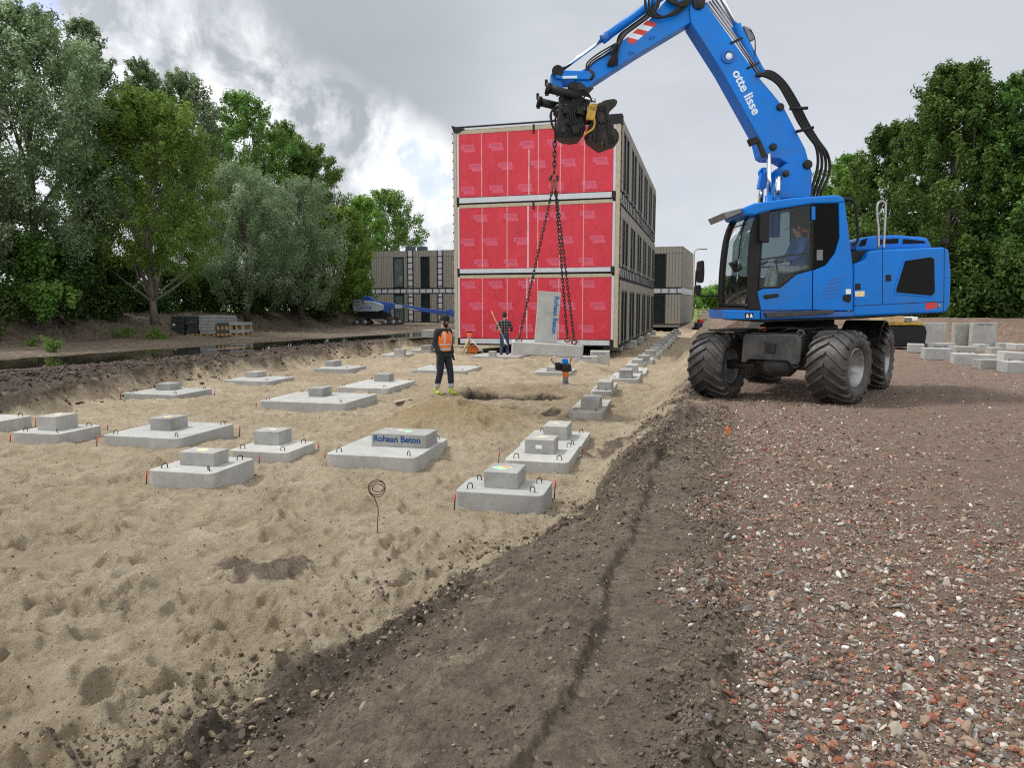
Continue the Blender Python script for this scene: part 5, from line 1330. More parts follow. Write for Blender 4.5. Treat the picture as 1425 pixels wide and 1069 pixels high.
for i in range(7):
    x = 821+i*5.6; y = 193+rr.uniform(-1, 4)+ (6 if 2 < i < 5 else 0)
    m = MB(); m.prism(T([(x-2.6,y-7),(x+2.6,y-8),(x+1.8+rr.uniform(-.6,.6),y+2.5),(x-.6,y+3.6)], 12.66), 12.64, 12.72, 'y'); part('gripper_tooth', m, M['black_steel'], None, .006)
for q in ([(829,150),(832,149),(838,196),(834,197)], [(841,146),(844,146),(850,192),(846,193)], [(822,172),(850,166),(851,169),(823,175)]):
    pr('gripper_rib', q, 12.63, 12.67, M['black'], None, .006, 12.66)
m = MB(); Mr = Matrix.Translation(P3(797, 160, 12.97)) @ Matrix.Rotation(R(14), 4, 'Y')
m.lathe([(.30, -.07), (.345, -.06), (.345, -.02), (.31, -.015), (.31, .015), (.345, .02), (.345, .06), (.30, .07)], 36, 0, Mx=Mr); part('rotor_ring', m, M['black'])
m = MB()
for i in range(18):
    a = 2*PI*i/18; m.lathe([(.017, .0), (.017, .022), (.0001, .024)], 6, 0, Mr @ Matrix.Translation((.322*math.cos(a), .322*math.sin(a), .058)))
part('rivet', m, M['steel'])
for q in ([(783,148),(792,146),(793,157),(784,158)], [(803,148),(812,150),(811,160),(802,158)], [(795,176),(806,174),(807,184),(797,187)]):
    pr('valve_block', q, 12.56, 12.72, M['black'], None, .01, 12.6)
m = MB(); m.tube(smooth_path([P3(800, 126, 12.62), P3(812, 124, 12.6), P3(820, 132, 12.6), P3(824, 142, 12.62)], 4), .016, 7); part('hydraulic_hose', m, M['black'])
# hoses
def hose(pts, r=.022, parent=None, mat='black'):
    m = MB(); m.tube(smooth_path([P3(*p) for p in pts], 5), r, 8); return part('hydraulic_hose', m, M[mat], parent)
for i in range(4):
    o = i*4.2; y = 12.72+.10*i
    hose([(1052+o*.3, 104-o*.3, y), (1066+o*.6, 106-o*.5, y), (1083+o*.7, 117-o*.2, y), (1098+o*.9, 142, y), (1112+o*.9, 170, y), (1126+o*.9, 190+o*.3, y), (1136+o*1.25, 205+o*.8, y), (1138+o*1.3, 230+o*.7, y), (1130+o*1.2, 262, y), (1127+o, 278, y)], .027)
m = MB()
for a in ((1105, 150, 1124, 150), (1114, 182, 1132, 177)):
    m.tube([P3(a[0]-6, a[1]+1, 12.70), P3(a[2], a[3], 12.70)], .028, 6)
part('hose_clamp', m, M['black'])
for i in range(4):
    o = i*4
    pt('steel_pipe', [(983+o, 3-o*.4, 12.80+.1*i), (1024+o*.85, 57-o*.3, 12.80+.1*i), (1056+o*.7, 104-o*.4, 12.80+.1*i)], .016, M['steel'], None, 6)
m = MB()
for a in ((1019, 58), (1042, 93)):
    m.tube([P3(a[0]-3, a[1]+2.5, 12.76), P3(a[0]+14, a[1]-6, 12.76)], .022, 6)
part('pipe_clamp', m, M['black_steel'])
hose([(1044, 40, 12.9), (1050, 52, 12.88), (1051, 66, 12.88), (1050.5, 80, 12.9)], .010)
for i in range(4):
    o = i*2.4
    hose([(918-o, -4, 12.70+.12*i), (915-o, 10, 12.70+.12*i), (904-o, 22, 12.70+.12*i), (884-o, 37, 12.72+.1*i), (870-o, 48, 12.72+.1*i), (862-o*.6, 62, 12.74+.1*i), (858-o, 78, 12.74), (853-o, 92, 12.76)], .020)
for i in range(3):
    hose([(863-i*3, 60, 12.76), (846-i*5, 74-i, 12.77), (832-i*5, 82, 12.78), (822-i*3, 90, 12.78), (817, 99+i*2, 12.76)], .014)
for i in range(3):
    hose([(898+i*5, -5, 12.72), (899+i*5, 12, 12.70), (908+i*6, 22, 12.70), (924+i*5, 23-i, 12.70), (940+i*4, 14, 12.70), (956+i*3, -2, 12.72)], .017 if i else .024)
for i in range(4):
    hose([(925+i*4, -6, 12.74), (936+i*3, 4+i, 12.70), (950+i*2, 2+i*1.5, 12.70), (958+i*2, -8, 12.74)], .026)
m = MB()
for i in range(7):
    x = 852+i*1.2; m.tube(smooth_path([P3(860-i*.5, 58+i, 12.75), P3(x, 70+i*2, 12.72+.01*i), P3(849+i*1.7, 88+i*.5, 12.74)], 4), .010, 6)
part('cable_bundle', m, M['black'], None)
for i in range(4):
    hose([(816+i*3, 122, 12.66), (800+i*4, 136, 12.60), (790+i*3, 158, 12.58), (796+i*4, 178, 12.6), (800+i*3, 188, 12.62)], .018)
hose([(776, 160, 12.62), (770, 152, 12.6), (767, 158, 12.6), (768, 172, 12.6), (776, 186, 12.62), (788, 191, 12.62)], .02)

# ---- chains and the hanging block (its hook hangs from the coupler, so it is a thing of its own)
HY = 12.97
def link_chain(mb, a, b, pitch, r, w):
    a, b = Vector(a), Vector(b); d_ = b-a; n = max(2, int(round(d_.length/pitch))); u = d_.normalized()
    side = u.cross(Vector((0, 1, 0))).normalized(); oth = u.cross(side)
    for i in range(n):
        c = a + d_*((i+.5)/n); s = side if i % 2 else oth; n3 = u.cross(s)
        Mx = Matrix(((u.x, s.x, n3.x, c.x), (u.y, s.y, n3.y, c.y), (u.z, s.z, n3.z, c.z), (0, 0, 0, 1)))
        mb.torus(w, r, 10, 5, 0, Mx, (d_.length/n*.5+r*1.0)/w)
SL = thing('chain_sling', 'dark lifting chain with a hook and long legs hanging from the gripper', 'lifting chain', P3(771, 250, HY))
m = MB(); link_chain(m, P3(772, 190, HY), P3(771.5, 238, HY), .085, .012, .028); m.build('chain', M['chain'], SL)
m = MB(); m.torus(.085, .018, 18, 8, 0, Matrix.Translation(P3(769.5, 161, 12.85)) @ Matrix.Rotation(R(90), 4, 'X'), .62); m.tube([P3(773, 150, HY), P3(773, 178, HY), P3(772, 192, HY)], .016, 8); m.build('shackle', M['chain'], SL)
m = MB(); m.torus(.062, .024, 20, 8, 0, Matrix.Translation(P3(771, 247.5, HY)) @ Matrix.Rotation(R(90), 4, 'X'), 1., R(120), R(400)); m.tube([P3(771, 236, HY), P3(771, 242, HY)], .02, 8); m.build('hook', M['chain'], SL)
legs = [((769, 262, HY), (722.5, 470, HY-.15)), ((772.5, 262, HY), (789.5, 470, HY+.25)), ((773.5, 262, HY), (799, 473, HY-.25))]
for a, b_ in legs:
    m = MB(); link_chain(m, P3(*a), P3(*b_), .065, .0085, .019); m.build('chain_leg', M['chain'], SL)
    m = MB(); e = P3(*b_); m.torus(.05, .014, 14, 6, 0, Matrix.Translation(e+Vector((0, 0, -.03))) @ Matrix.Rotation(R(90), 4, 'X')); m.tube([e+Vector((.02, 0, .14)), e+Vector((0, 0, .0))], .02, 6); m.build('leg_hook', M['chain_red'], SL)
m = MB(); m.cbox(P3(768.5, 256, HY), (.05, .05, .13)); m.cbox(P3(773.5, 257, HY), (.05, .05, .13)); m.torus(.05, .013, 12, 6, 0, Matrix.Translation(P3(771, 254, HY)) @ Matrix.Rotation(R(90), 4, 'X')); m.build('shortening_claw', M['chain_red'], SL)
m = MB(); m.cbox(P3(740.5, 390, HY-.06), (.09, .004, .05), 0); m.build('tag_label', M['white'], SL)
HB = thing('hanging_block', 'concrete block with a tall pedestal lettered in blue, hanging from chains in mid air', 'concrete block', P3(762, 497, HY), R(-4))
p0 = P3(711.5, 492.5, HY-.5); p1 = P3(811.5, 498, HY-.5)
xb = (p1-p0); wb = xb.length; hb_ = .21
rotM = frame(p0, xb, Vector((.06, 1, 0)))
rot2 = rotM.copy()
m = MB(); m.prism(rounded_rect(0, 0, wb, 1.0, .05), 0, hb_, 'z', 0, False, rotM)
for q in m.v: pass
base_ = m.build('base', M['concrete'], HB, .01)
HB.rotation_euler = (0, 0, 0)
lean = Matrix.Rotation(R(1.2), 4, 'Y')
c0 = rotM @ Vector((wb*.47, .42, hb_-.01))
Lm = Matrix.Translation(c0) @ rotM.to_3x3().to_4x4() @ lean
m = MB(); m.box((-.185, -.12, 0), (.215, .16, .93), 0, Lm); ped_ = m.build('pedestal', M['concrete'], HB, .01)
m = MB(); add_text(m, 'Rohaan Beton', .118, Lm @ frame(Vector((.145, -.124, .52)), (0, 0, -1), (1, 0, 0)), 0, 0, .004); m.build('lettering', plain('wet_blue_lettering', (.012, .12, .36), .8, 0, .3, 30), ped_)
for (ax, ay, s) in ((.1, .14, 1), (.1, .86, 1), (wb-.1, .14, 1), (wb-.1, .86, 1)):
    o = LOOPM.copy(); COL.objects.link(o); o.parent = HB; o.location = (rotM @ Vector((ax, ay, hb_))) - HB.location; o.rotation_euler = (0, 0, .3)
# ------------------------------------------------------------------ people
M['skin'] = plain('skin', (.42, .24, .16), .55, 0, .12, 20)
M['cloth_black'] = plain('black_cloth', (.014, .014, .016), .9, 0, .35, 18, .3, 60)
M['cloth_navy'] = plain('navy_work_cloth', (.016, .018, .028), .9, 0, .35, 14, .3, 60)
M['jeans'] = plain('blue_denim', (.035, .055, .11), .9, 0, .4, 10, .3, 80)
M['cloth_blue'] = plain('blue_shirt', (.05, .15, .42), .9, 0, .2, 14)
M['beard'] = plain('dark_beard', (.018, .013, .010), .9, 0, .4, 30)
M['vest'] = plain('orange_vest', (.85, .19, .025), .75, 0, .15, 9)
M['reflective'] = plain('reflective_tape', (.52, .50, .50), .4, 0, .1)
M['boot_lime'] = plain('lime_boot', (.42, .66, .05), .6, 0, .25, 16, dirt=(.06, .05, .04), dirt_amt=.7)
M['boot_brown'] = plain('brown_boot', (.05, .028, .02), .7)
M['trouser_hem'] = plain('pale_trouser_hem', (.40, .41, .42), .8, 0, .25, 18)
def plaid():
    m, nt, out = nodes_of('plaid_flannel')
    g = nt.nodes.new('ShaderNodeSeparateXYZ'); L(nt, coord(nt), g.inputs[0])
    fx = math_(nt, 'LESS_THAN', math_(nt, 'FRACT', math_(nt, 'MULTIPLY', math_(nt, 'ADD', g.outputs[0], g.outputs[1]), 9.)), .30)
    fz = math_(nt, 'LESS_THAN', math_(nt, 'FRACT', math_(nt, 'MULTIPLY', g.outputs[2], 9.)), .30)
    s = math_(nt, 'MULTIPLY', math_(nt, 'ADD', fx, fz), .5)
    bsdf(nt, out, ramp(nt, s, [(0, (.010, .010, .012)), (.5, (.055, .055, .06)), (1, (.30, .30, .31))]), .9); return m
M['plaid'] = plaid()
def skin_mesh(chains, sub=2):
    """chains: list of [(point, radius or (rx, ry)), ...]; a chain that starts on an existing point joins it"""
    vs = []; es = []; rad = []; key = {}
    def vid(p, r):
        k = tuple(round(c, 4) for c in p)
        if k not in key: key[k] = len(vs); vs.append(p); rad.append(r if isinstance(r, tuple) else (r, r))
        return key[k]
    for ch in chains:
        ids = [vid(p, r) for p, r in ch]
        es += [(a, b) for a, b in zip(ids[:-1], ids[1:]) if a != b]
    me = bpy.data.meshes.new('figure'); me.from_pydata(vs, es, [])
    ob = bpy.data.objects.new('figure', me); COL.objects.link(ob)
    sk = ob.modifiers.new('skin', 'SKIN'); sk.use_smooth_shade = True
    for i, d in enumerate(me.skin_vertices[0].data):
        d.radius = rad[i]; d.use_root = (i == 0)
    sb = ob.modifiers.new('sub', 'SUBSURF'); sb.levels = sub; sb.render_levels = sub
    dg = bpy.context.evaluated_depsgraph_get(); dg.update()
    out = bpy.data.meshes.new_from_object(ob.evaluated_get(dg))
    bpy.data.objects.remove(ob); bpy.data.meshes.remove(me)
    return out
def add_me(name, me, mats, parent, pick=None):
    me.name = name; me.materials.clear()
    for m in (mats if isinstance(mats, list) else [mats]): me.materials.append(m)
    for p in me.polygons:
        p.use_smooth = True; p.material_index = pick(p.center) if pick else 0
    o = bpy.data.objects.new(name, me); COL.objects.link(o); o.parent = parent; return o
def fingers(mb, wrist, tip, side, curl=.5, palm_n=Vector((0, 1, 0))):
    """a palm and five bent fingers from the wrist towards tip"""
    w, t = Vector(wrist), Vector(tip); d = (t-w).normalized(); n = Vector(palm_n); n = (n - d*n.dot(d)).normalized(); s = d.cross(n)*side
    mb.ball((0, 0, 0), 1, 10, 6, 0, Matrix(((d.x*.05, s.x*.040, n.x*.018, (w+d*.05).x), (d.y*.05, s.y*.040, n.y*.018, (w+d*.05).y), (d.z*.05, s.z*.040, n.z*.018, (w+d*.05).z), (0, 0, 0, 1))))
    for i, ln in enumerate((.070, .080, .075, .058)):
        b = w + d*.085 + s*(.027 - .018*i); k = b + d*ln*.5 + n*ln*.18*curl; e = k + d*ln*.38 + n*ln*.6*curl
        mb.tube([b - d*.02, b, k, e], [.0095, .0095, .0088, .007], 6)
    b = w + d*.03 + s*.034; mb.tube([b, b + d*.03 + s*.022 + n*.01, b + d*.062 + s*.020 + n*.026], [.012, .011, .008], 6)
def person(label, loc, rz, J, looks, group=None):
    """J: joints; looks: materials and options"""
    t = thing('person', label, 'person', loc, rz)
    j = {k: Vector(v) for k, v in J.items()}
    g = lambda a, b, f=.5: j[a].lerp(j[b], f)
    up = (j['head']-j['neck']).normalized(); fwd = Vector(looks.get('face', (0, 1, 0))).normalized(); fwd = (fwd - up*fwd.dot(up)).normalized(); rgt = fwd.cross(up)
    H = j['head']; V = lambda v: tuple(v)
    torso = [(V(j['pelvis']), (.135, .105)), (V(j['waist']), (.125, .10)), (V(j['chest']), (.155, .115)), (V(j['neckb']), (.085, .075))]
    body = torso + [(V(j['neck']), .055), (V(H-up*.075+fwd*.012), (.062, .070)), (V(H+fwd*.005), (.077, .092)), (V(H+up*.075), (.062, .075))]
    ch = [body]
    for s in ('l', 'r'):
        ch.append([(V(j['chest']), (.155, .115)), (V(j['sh'+s]), .058), (V(g('sh'+s, 'el'+s)), .047), (V(j['el'+s]), .040), (V(g('el'+s, 'wr'+s, .4)), .038), (V(j['wr'+s]), .026), (V(j['wr'+s].lerp(j['ha'+s], .3)), .027)])
        ch.append([(V(j['pelvis']), (.135, .105)), (V(j['hip'+s]), .088), (V(g('hip'+s, 'kn'+s)), .074), (V(j['kn'+s]), .054), (V(g('kn'+s, 'an'+s, .35)), .055), (V(j['an'+s]), .038), (V(j['toe'+s]), .034)])
    ch.append([(V(H+fwd*.005), (.077, .092)), (V(H+fwd*.098-up*.022), .013)])
    me = skin_mesh(ch, 2)
    bm = bmesh.new(); bm.from_mesh(me)
    mb = MB()
    for s, sd in (('l', 1), ('r', -1)):
        fingers(mb, j['wr'+s], j['ha'+s], sd, looks.get('curl', .5), looks.get('palm', (0, 1, 0)))
        mb.ball(H + rgt*(-.083 if s == 'l' else .083) - up*.01, (.016, .024, .034), 8, 6)
    vv = [bm.verts.new(p) for p in mb.v]
    for f in mb.f:
        try: bm.faces.new([vv[i] for i in f])
        except ValueError: pass
    bm.to_mesh(me); bm.free()
    gl = looks.get('gloves')
    b = add_me('body', me, [looks.get('skin', M['skin']), M['cloth_black']], t, (lambda c: 1 if min((c-j['hal'].lerp(j['wrl'], .3)).length, (c-j['har'].lerp(j['wrr'], .3)).length) < .125 else 0) if gl else None)
    for s in (-1, 1):
        mb = MB(); mb.ball(H + fwd*.083 + rgt*.032*s + up*.004, (.012, .010, .009), 8, 6); mb.build('eye', M['black'], b, local=True)
    mb = MB(); mb.tube([H+fwd*.088-up*.055+rgt*-.022, H+fwd*.094-up*.055, H+fwd*.088-up*.055+rgt*.022], .006, 6); mb.build('mouth', M['red'], b, local=True)
    # clothing
    top = [(V(j['pelvis']-Vector((0, 0, .05))), (.172, .138)), (V(j['pelvis']+Vector((0, 0, .03))), (.172, .138)), (V(j['waist']), (.168, .135)), (V(j['chest']), (.192, .148)), (V(j['neckb']), (.098, .092)), (V(j['neckb'].lerp(j['neck'], .55)), (.074, .074))]
    ch = [top]
    for s in ('l', 'r'):
        ch.append([(V(j['chest']), (.192, .148)), (V(j['sh'+s]), .084), (V(g('sh'+s, 'el'+s)), .072), (V(j['el'+s]), .064), (V(g('el'+s, 'wr'+s, .5)), .059), (V(j['wr'+s]), .047)])
    jk = add_me('jacket', skin_mesh(ch, 2), looks['top'], t)
    ch = [[(V(j['pelvis']), (.125, .112)), (V(j['hip'+s]), .098), (V(g('hip'+s, 'kn'+s)), .094), (V(j['kn'+s]), .078), (V(g('kn'+s, 'an'+s)), .074), (V(j['an'+s]+Vector((0, 0, .02))), .066)] for s in ('l', 'r')]
    hem = looks.get('hem')
    add_me('trousers', skin_mesh(ch, 3 if hem else 2), [looks['legs'], M['trouser_hem']], t, (lambda c: 1 if c.z < .245 else 0) if hem else None)
    for s in ('l', 'r'):
        a, o = j['an'+s], j['toe'+s]; f = (o-a); f.z = 0; f = f.normalized() if f.length > .01 else Vector((0, 1, 0))
        base = Vector((a.x, a.y, o.z))
        me = skin_mesh([[(V(a+Vector((0, 0, .05))), .058), (V(a), .056), (V(base-f*.045+Vector((0, 0, .012))), .046), (V(base+f*.08), .047), (V(base+f*.165), .038)]], 2)
        add_me('boot', me, looks['boot'], t)
    if looks.get('vest'):
        ch = [[(V(j['pelvis']+Vector((0, 0, .0))), (.192, .160)), (V(j['pelvis']+Vector((0, 0, .04))), (.192, .160)), (V(j['waist']), (.200, .172)), (V(j['chest']), (.238, .20)), (V(j['neckb']-up*.02), (.145, .125))]]
        def pk(c):
            if 1.00 < c.z < 1.055 or 1.115 < c.z < 1.15: return 1
            if c.z > 1.16 and .085 < abs(c.x) < .115: return 1
            if c.y > .05 and c.z > 1.34 and abs(c.x) < (c.z-1.34)*.5: return 2
            return 0
        add_me('safety_vest', skin_mesh(ch, 4), [M['vest'], M['reflective'], M['cloth_black']], t, pk)
    hat = looks.get('hat')
    if hat:
        mb = MB(); Mx = Matrix(((rgt.x, fwd.x, up.x, H.x), (rgt.y, fwd.y, up.y, H.y), (rgt.z, fwd.z, up.z, H.z), (0, 0, 0, 1)))
        S = Matrix.Diagonal((.093, .112, .10, 1))
        if hat == 'beanie':
            mb.lathe([(1.0, .06), (1.03, .10), (1.03, .46), (1.015, .50), (1.01, .75), (.90, 1.08), (.66, 1.36), (.32, 1.50), (.0001, 1.53)], 20, 0, Mx @ S)
            mb.build('beanie', M['cloth_black'], t, local=True)
        else:
            mb.lathe([(1.03, .30), (1.03, .55), (.95, .85), (.7, 1.12), (.35, 1.22), (.0001, 1.24)], 20, 0, Mx @ S)
            mb.prism([(-.07, .07), (.07, .07), (.062, .15), (.03, .185), (-.03, .185), (-.062, .15)], .030, .038, 'z', 0, False, Mx)
            mb.build('cap', M['cloth_black'], t, local=True)
    if looks.get('beard'):
        mb = MB(); mb.ball(H + fwd*.052 - up*.092, (.058, .058, .060), 14, 10); mb.ball(H+fwd*.035-up*.05+rgt*.055, (.022, .04, .055), 8, 6); mb.ball(H+fwd*.035-up*.05-rgt*.055, (.022, .04, .055), 8, 6)
        mb.tube([H+fwd*.095-up*.036+rgt*-.03, H+fwd*.104-up*.033, H+fwd*.095-up*.036+rgt*.03], .011, 6)
        mb.build('beard', M['beard'], t, local=True)
    elif looks.get('hair'):
        mb = MB(); mb.ball(H - fwd*.02 + up*.01, (.088, .098, .095), 14, 10); mb.build('hair', M['beard'], t, local=True)
    return t
STAND = dict(pelvis=(0, 0, .96), waist=(0, .005, 1.12), chest=(0, .0, 1.33), neckb=(0, -.005, 1.475), neck=(0, .01, 1.53), head=(0, .035, 1.655),
    shl=(-.185, -.01, 1.415), ell=(-.245, -.05, 1.14), wrl=(-.24, .03, .90), hal=(-.235, .06, .81), shr=(.185, -.01, 1.415), elr=(.25, -.02, 1.14), wrr=(.235, .14, .93), har=(.22, .19, .85),
    hipl=(-.095, 0, .90), knl=(-.11, .03, .50), anl=(-.13, -.04, .09), toel=(-.15, .12, .04), hipr=(.095, 0, .90), knr=(.105, .06, .50), anr=(.12, .03, .09), toer=(.13, .19, .04))
P_ = on(618, 552, -.5)
person('bearded worker in an orange safety vest and lime boots standing on the sand', (P_.x, P_.y, gz(P_.x, P_.y)+.0), R(-132), STAND | dict(knr=(.10, -.01, .50), anr=(.12, -.13, .10), toer=(.15, .02, .04), anl=(-.13, .10, .09), toel=(-.16, .26, .04), knl=(-.11, .10, .50)),
       dict(gloves=True, top=M['cloth_black'], legs=M['cloth_navy'], boot=M['boot_lime'], hem=True, vest=True, hat='beanie', beard=True, face=(-.45, 1, -.12)))
P_ = on(702, 498, -.5); P2 = P_.copy()
person('man in a dark plaid jacket and jeans seen from behind, carrying a pale pole', (P_.x, P_.y, -.5), R(-6), STAND | dict(ell=(-.30, -.06, 1.17), wrl=(-.22, -.20, 1.12), hal=(-.16, -.24, 1.12), elr=(.29, .04, 1.16), wrr=(.25, .24, 1.04), har=(.22, .31, 1.02), head=(0, .045, 1.65)),
       dict(top=M['plaid'], legs=M['jeans'], boot=M['boot_brown'], hat='beanie', hair=True, face=(.1, 1, -.25)))
m_ = MB(); a_, b_ = at(683.5, 432.5, P2.y-.42), at(704.5, 478.5, P2.y-.20)
t = thing('measuring_pole', 'long pale pole held slanting behind the man in plaid', 'pole', b_)
m_.tube([a_, b_], .020, 8); m_.build('shaft', M['wood'], t); m_ = MB(); m_.tube([a_.lerp(b_, .86), b_ + (b_-a_)*.03], .035, 8); m_.build('tip', M['white'], t)
m_ = MB(); m_.tube([b_+Vector((-.03, 0, -.02)), b_+Vector((.05, .02, -.22))], [.05, .07], 8, flat=.4); m_.build('foot', M['black'], t)
# operator on the seat of the cab, facing the boom
S_ = at(1112, 383, 12.16)
SIT = dict(pelvis=(0, 0, .10), waist=(0, -.01, .26), chest=(0, .02, .47), neckb=(0, .02, .615), neck=(0, .035, .665), head=(0, .07, .785),
    shl=(-.18, .02, .555), ell=(-.23, .12, .31), wrl=(-.24, .34, .24), hal=(-.24, .42, .24), shr=(.18, .02, .555), elr=(.23, .12, .31), wrr=(.24, .34, .24), har=(.24, .42, .24),
    hipl=(-.095, .02, .06), knl=(-.12, .44, .10), anl=(-.12, .50, -.30), toel=(-.12, .62, -.36), hipr=(.095, .02, .06), knr=(.12, .44, .10), anr=(.12, .50, -.30), toer=(.12, .62, -.36))
person('excavator driver in a blue shirt and dark cap sitting in the cab', S_, R(90), SIT, dict(top=M['cloth_blue'], legs=M['trouser_hem'], boot=M['boot_brown'], hat='cap', hair=True, face=(.0, 1, -.1)))
# ------------------------------------------------------------------ trees and shrubs
def leaf_material(name, c, c2, trans=.45):
    m, nt, out = nodes_of(name)
    a = N(nt, 'ShaderNodeVertexColor', layer_name='tone'); s = nt.nodes.new('ShaderNodeSeparateColor'); L(nt, a.outputs[0], s.inputs[0])
    col = ramp(nt, s.outputs[0], [(0, tuple(x*.75 for x in c)), (.5, c), (1, c2)])
    rnd = N(nt, 'ShaderNodeObjectInfo').outputs['Random']
    d = N(nt, 'ShaderNodeBsdfPrincipled', Roughness=.55); d.inputs['Specular IOR Level'].default_value = .35
    hs = N(nt, 'ShaderNodeHueSaturation'); L(nt, col, hs.inputs['Color']); L(nt, maprange(nt, rnd, 0, 1, .485, .515), hs.inputs['Hue']); L(nt, maprange(nt, rnd, 0, 1, .85, 1.15), hs.inputs['Value'])
    L(nt, hs.outputs[0], d.inputs['Base Color'])
    t = N(nt, 'ShaderNodeBsdfTranslucent'); L(nt, hs.outputs[0], t.inputs[0])
    ms = nt.nodes.new('ShaderNodeMixShader'); ms.inputs[0].default_value = trans
    L(nt, d.outputs[0], ms.inputs[1]); L(nt, t.outputs[0], ms.inputs[2]); L(nt, ms.outputs[0], out.inputs['Surface']); return m
LEAF = {'poplar': leaf_material('poplar_leaves', (.18, .27, .12), (.46, .55, .38)), 'ash': leaf_material('ash_leaves', (.15, .27, .045), (.27, .40, .08)), 'willow': leaf_material('willow_leaves', (.22, .32, .16), (.48, .57, .40)),
        'green': leaf_material('green_leaves', (.135, .25, .05), (.28, .41, .10)), 'bright': leaf_material('bright_leaves', (.17, .32, .05), (.31, .47, .095)), 'dark': leaf_material('dark_leaves', (.075, .15, .03), (.15, .24, .05)),
        'maple': leaf_material('maple_leaves', (.082, .17, .032), (.20, .31, .08))}
M['bark'] = plain('bark', (.085, .070, .055), .9, 0, .35, 5, .5, 30)
M['bark_pale'] = plain('pale_bark', (.13, .115, .095), .9, 0, .3, 5, .4, 30)
def leaves_mesh(name, cen, rad, n, size, droop, seed, mat, aspect=.5, plume=(.7, .6, 1.5, .78)):
    rng = np.random.default_rng(seed); k = len(cen)
    w = rad**2; w = w/w.sum()
    ci = rng.choice(k, n, p=w)
    dirs = rng.normal(size=(n, 3)); dirs /= np.linalg.norm(dirs, axis=1)[:, None]
    rr_ = rng.random(n)**.42
    off = dirs*rr_[:, None]*rad[ci][:, None]
    ax = cen*np.array([1, 1, 0]); ax /= (np.linalg.norm(ax, axis=1)[:, None]+1e-6); ax = ax*plume[0] + np.array([0, 0, plume[1]]) + rng.normal(size=ax.shape)*.35; ax /= np.linalg.norm(ax, axis=1)[:, None]; A_ = ax[ci]
    al = (off*A_).sum(1)[:, None]*A_; off = al*plume[2] + (off-al)*plume[3]
    # loose strands stand out from the clump
    off *= (1 + .35*(rng.random(n) < .12))[:, None]
    p = cen[ci] + off
    nrm = dirs*.55 + rng.normal(size=(n, 3))*.55 + np.array([0, 0, .55]); nrm /= np.linalg.norm(nrm, axis=1)[:, None]
    t = np.cross(nrm, rng.normal(size=(n, 3))); t /= np.linalg.norm(t, axis=1)[:, None]
    t[:, 2] -= droop*rng.random(n); t -= nrm*(t*nrm).sum(1)[:, None]; t /= np.linalg.norm(t, axis=1)[:, None]
    b = np.cross(nrm, t)
    s = size*rng.uniform(.55, 1.35, n)
    a = s[:, None]*t*.5; c = s[:, None]*b*.5*aspect
    bend = nrm*(s*.14)[:, None]
    V = np.stack([p-a, p+c-a*.1+bend, p+a, p-c-a*.1+bend], 1).reshape(-1, 3).astype(np.float32)
    tone = np.clip(.30 + .22*rng.normal(size=n) + (rng.random(k)*.8-.32)[ci], 0, 1)
    me = bpy.data.meshes.new(name); nv = n*4
    me.vertices.add(nv); me.vertices.foreach_set('co', V.ravel())
    me.loops.add(nv); me.loops.foreach_set('vertex_index', np.arange(nv, dtype=np.int32))
    me.polygons.add(n); me.polygons.foreach_set('loop_start', np.arange(0, nv, 4, dtype=np.int32)); me.polygons.foreach_set('loop_total', np.full(n, 4, np.int32)); me.update()
    at_ = me.color_attributes.new('tone', 'FLOAT_COLOR', 'POINT'); tt = np.repeat(tone, 4)
    at_.data.foreach_set('color', np.stack([tt, tt, tt, np.ones(nv)], 1).astype(np.float32).ravel())
    me.materials.append(mat); return me
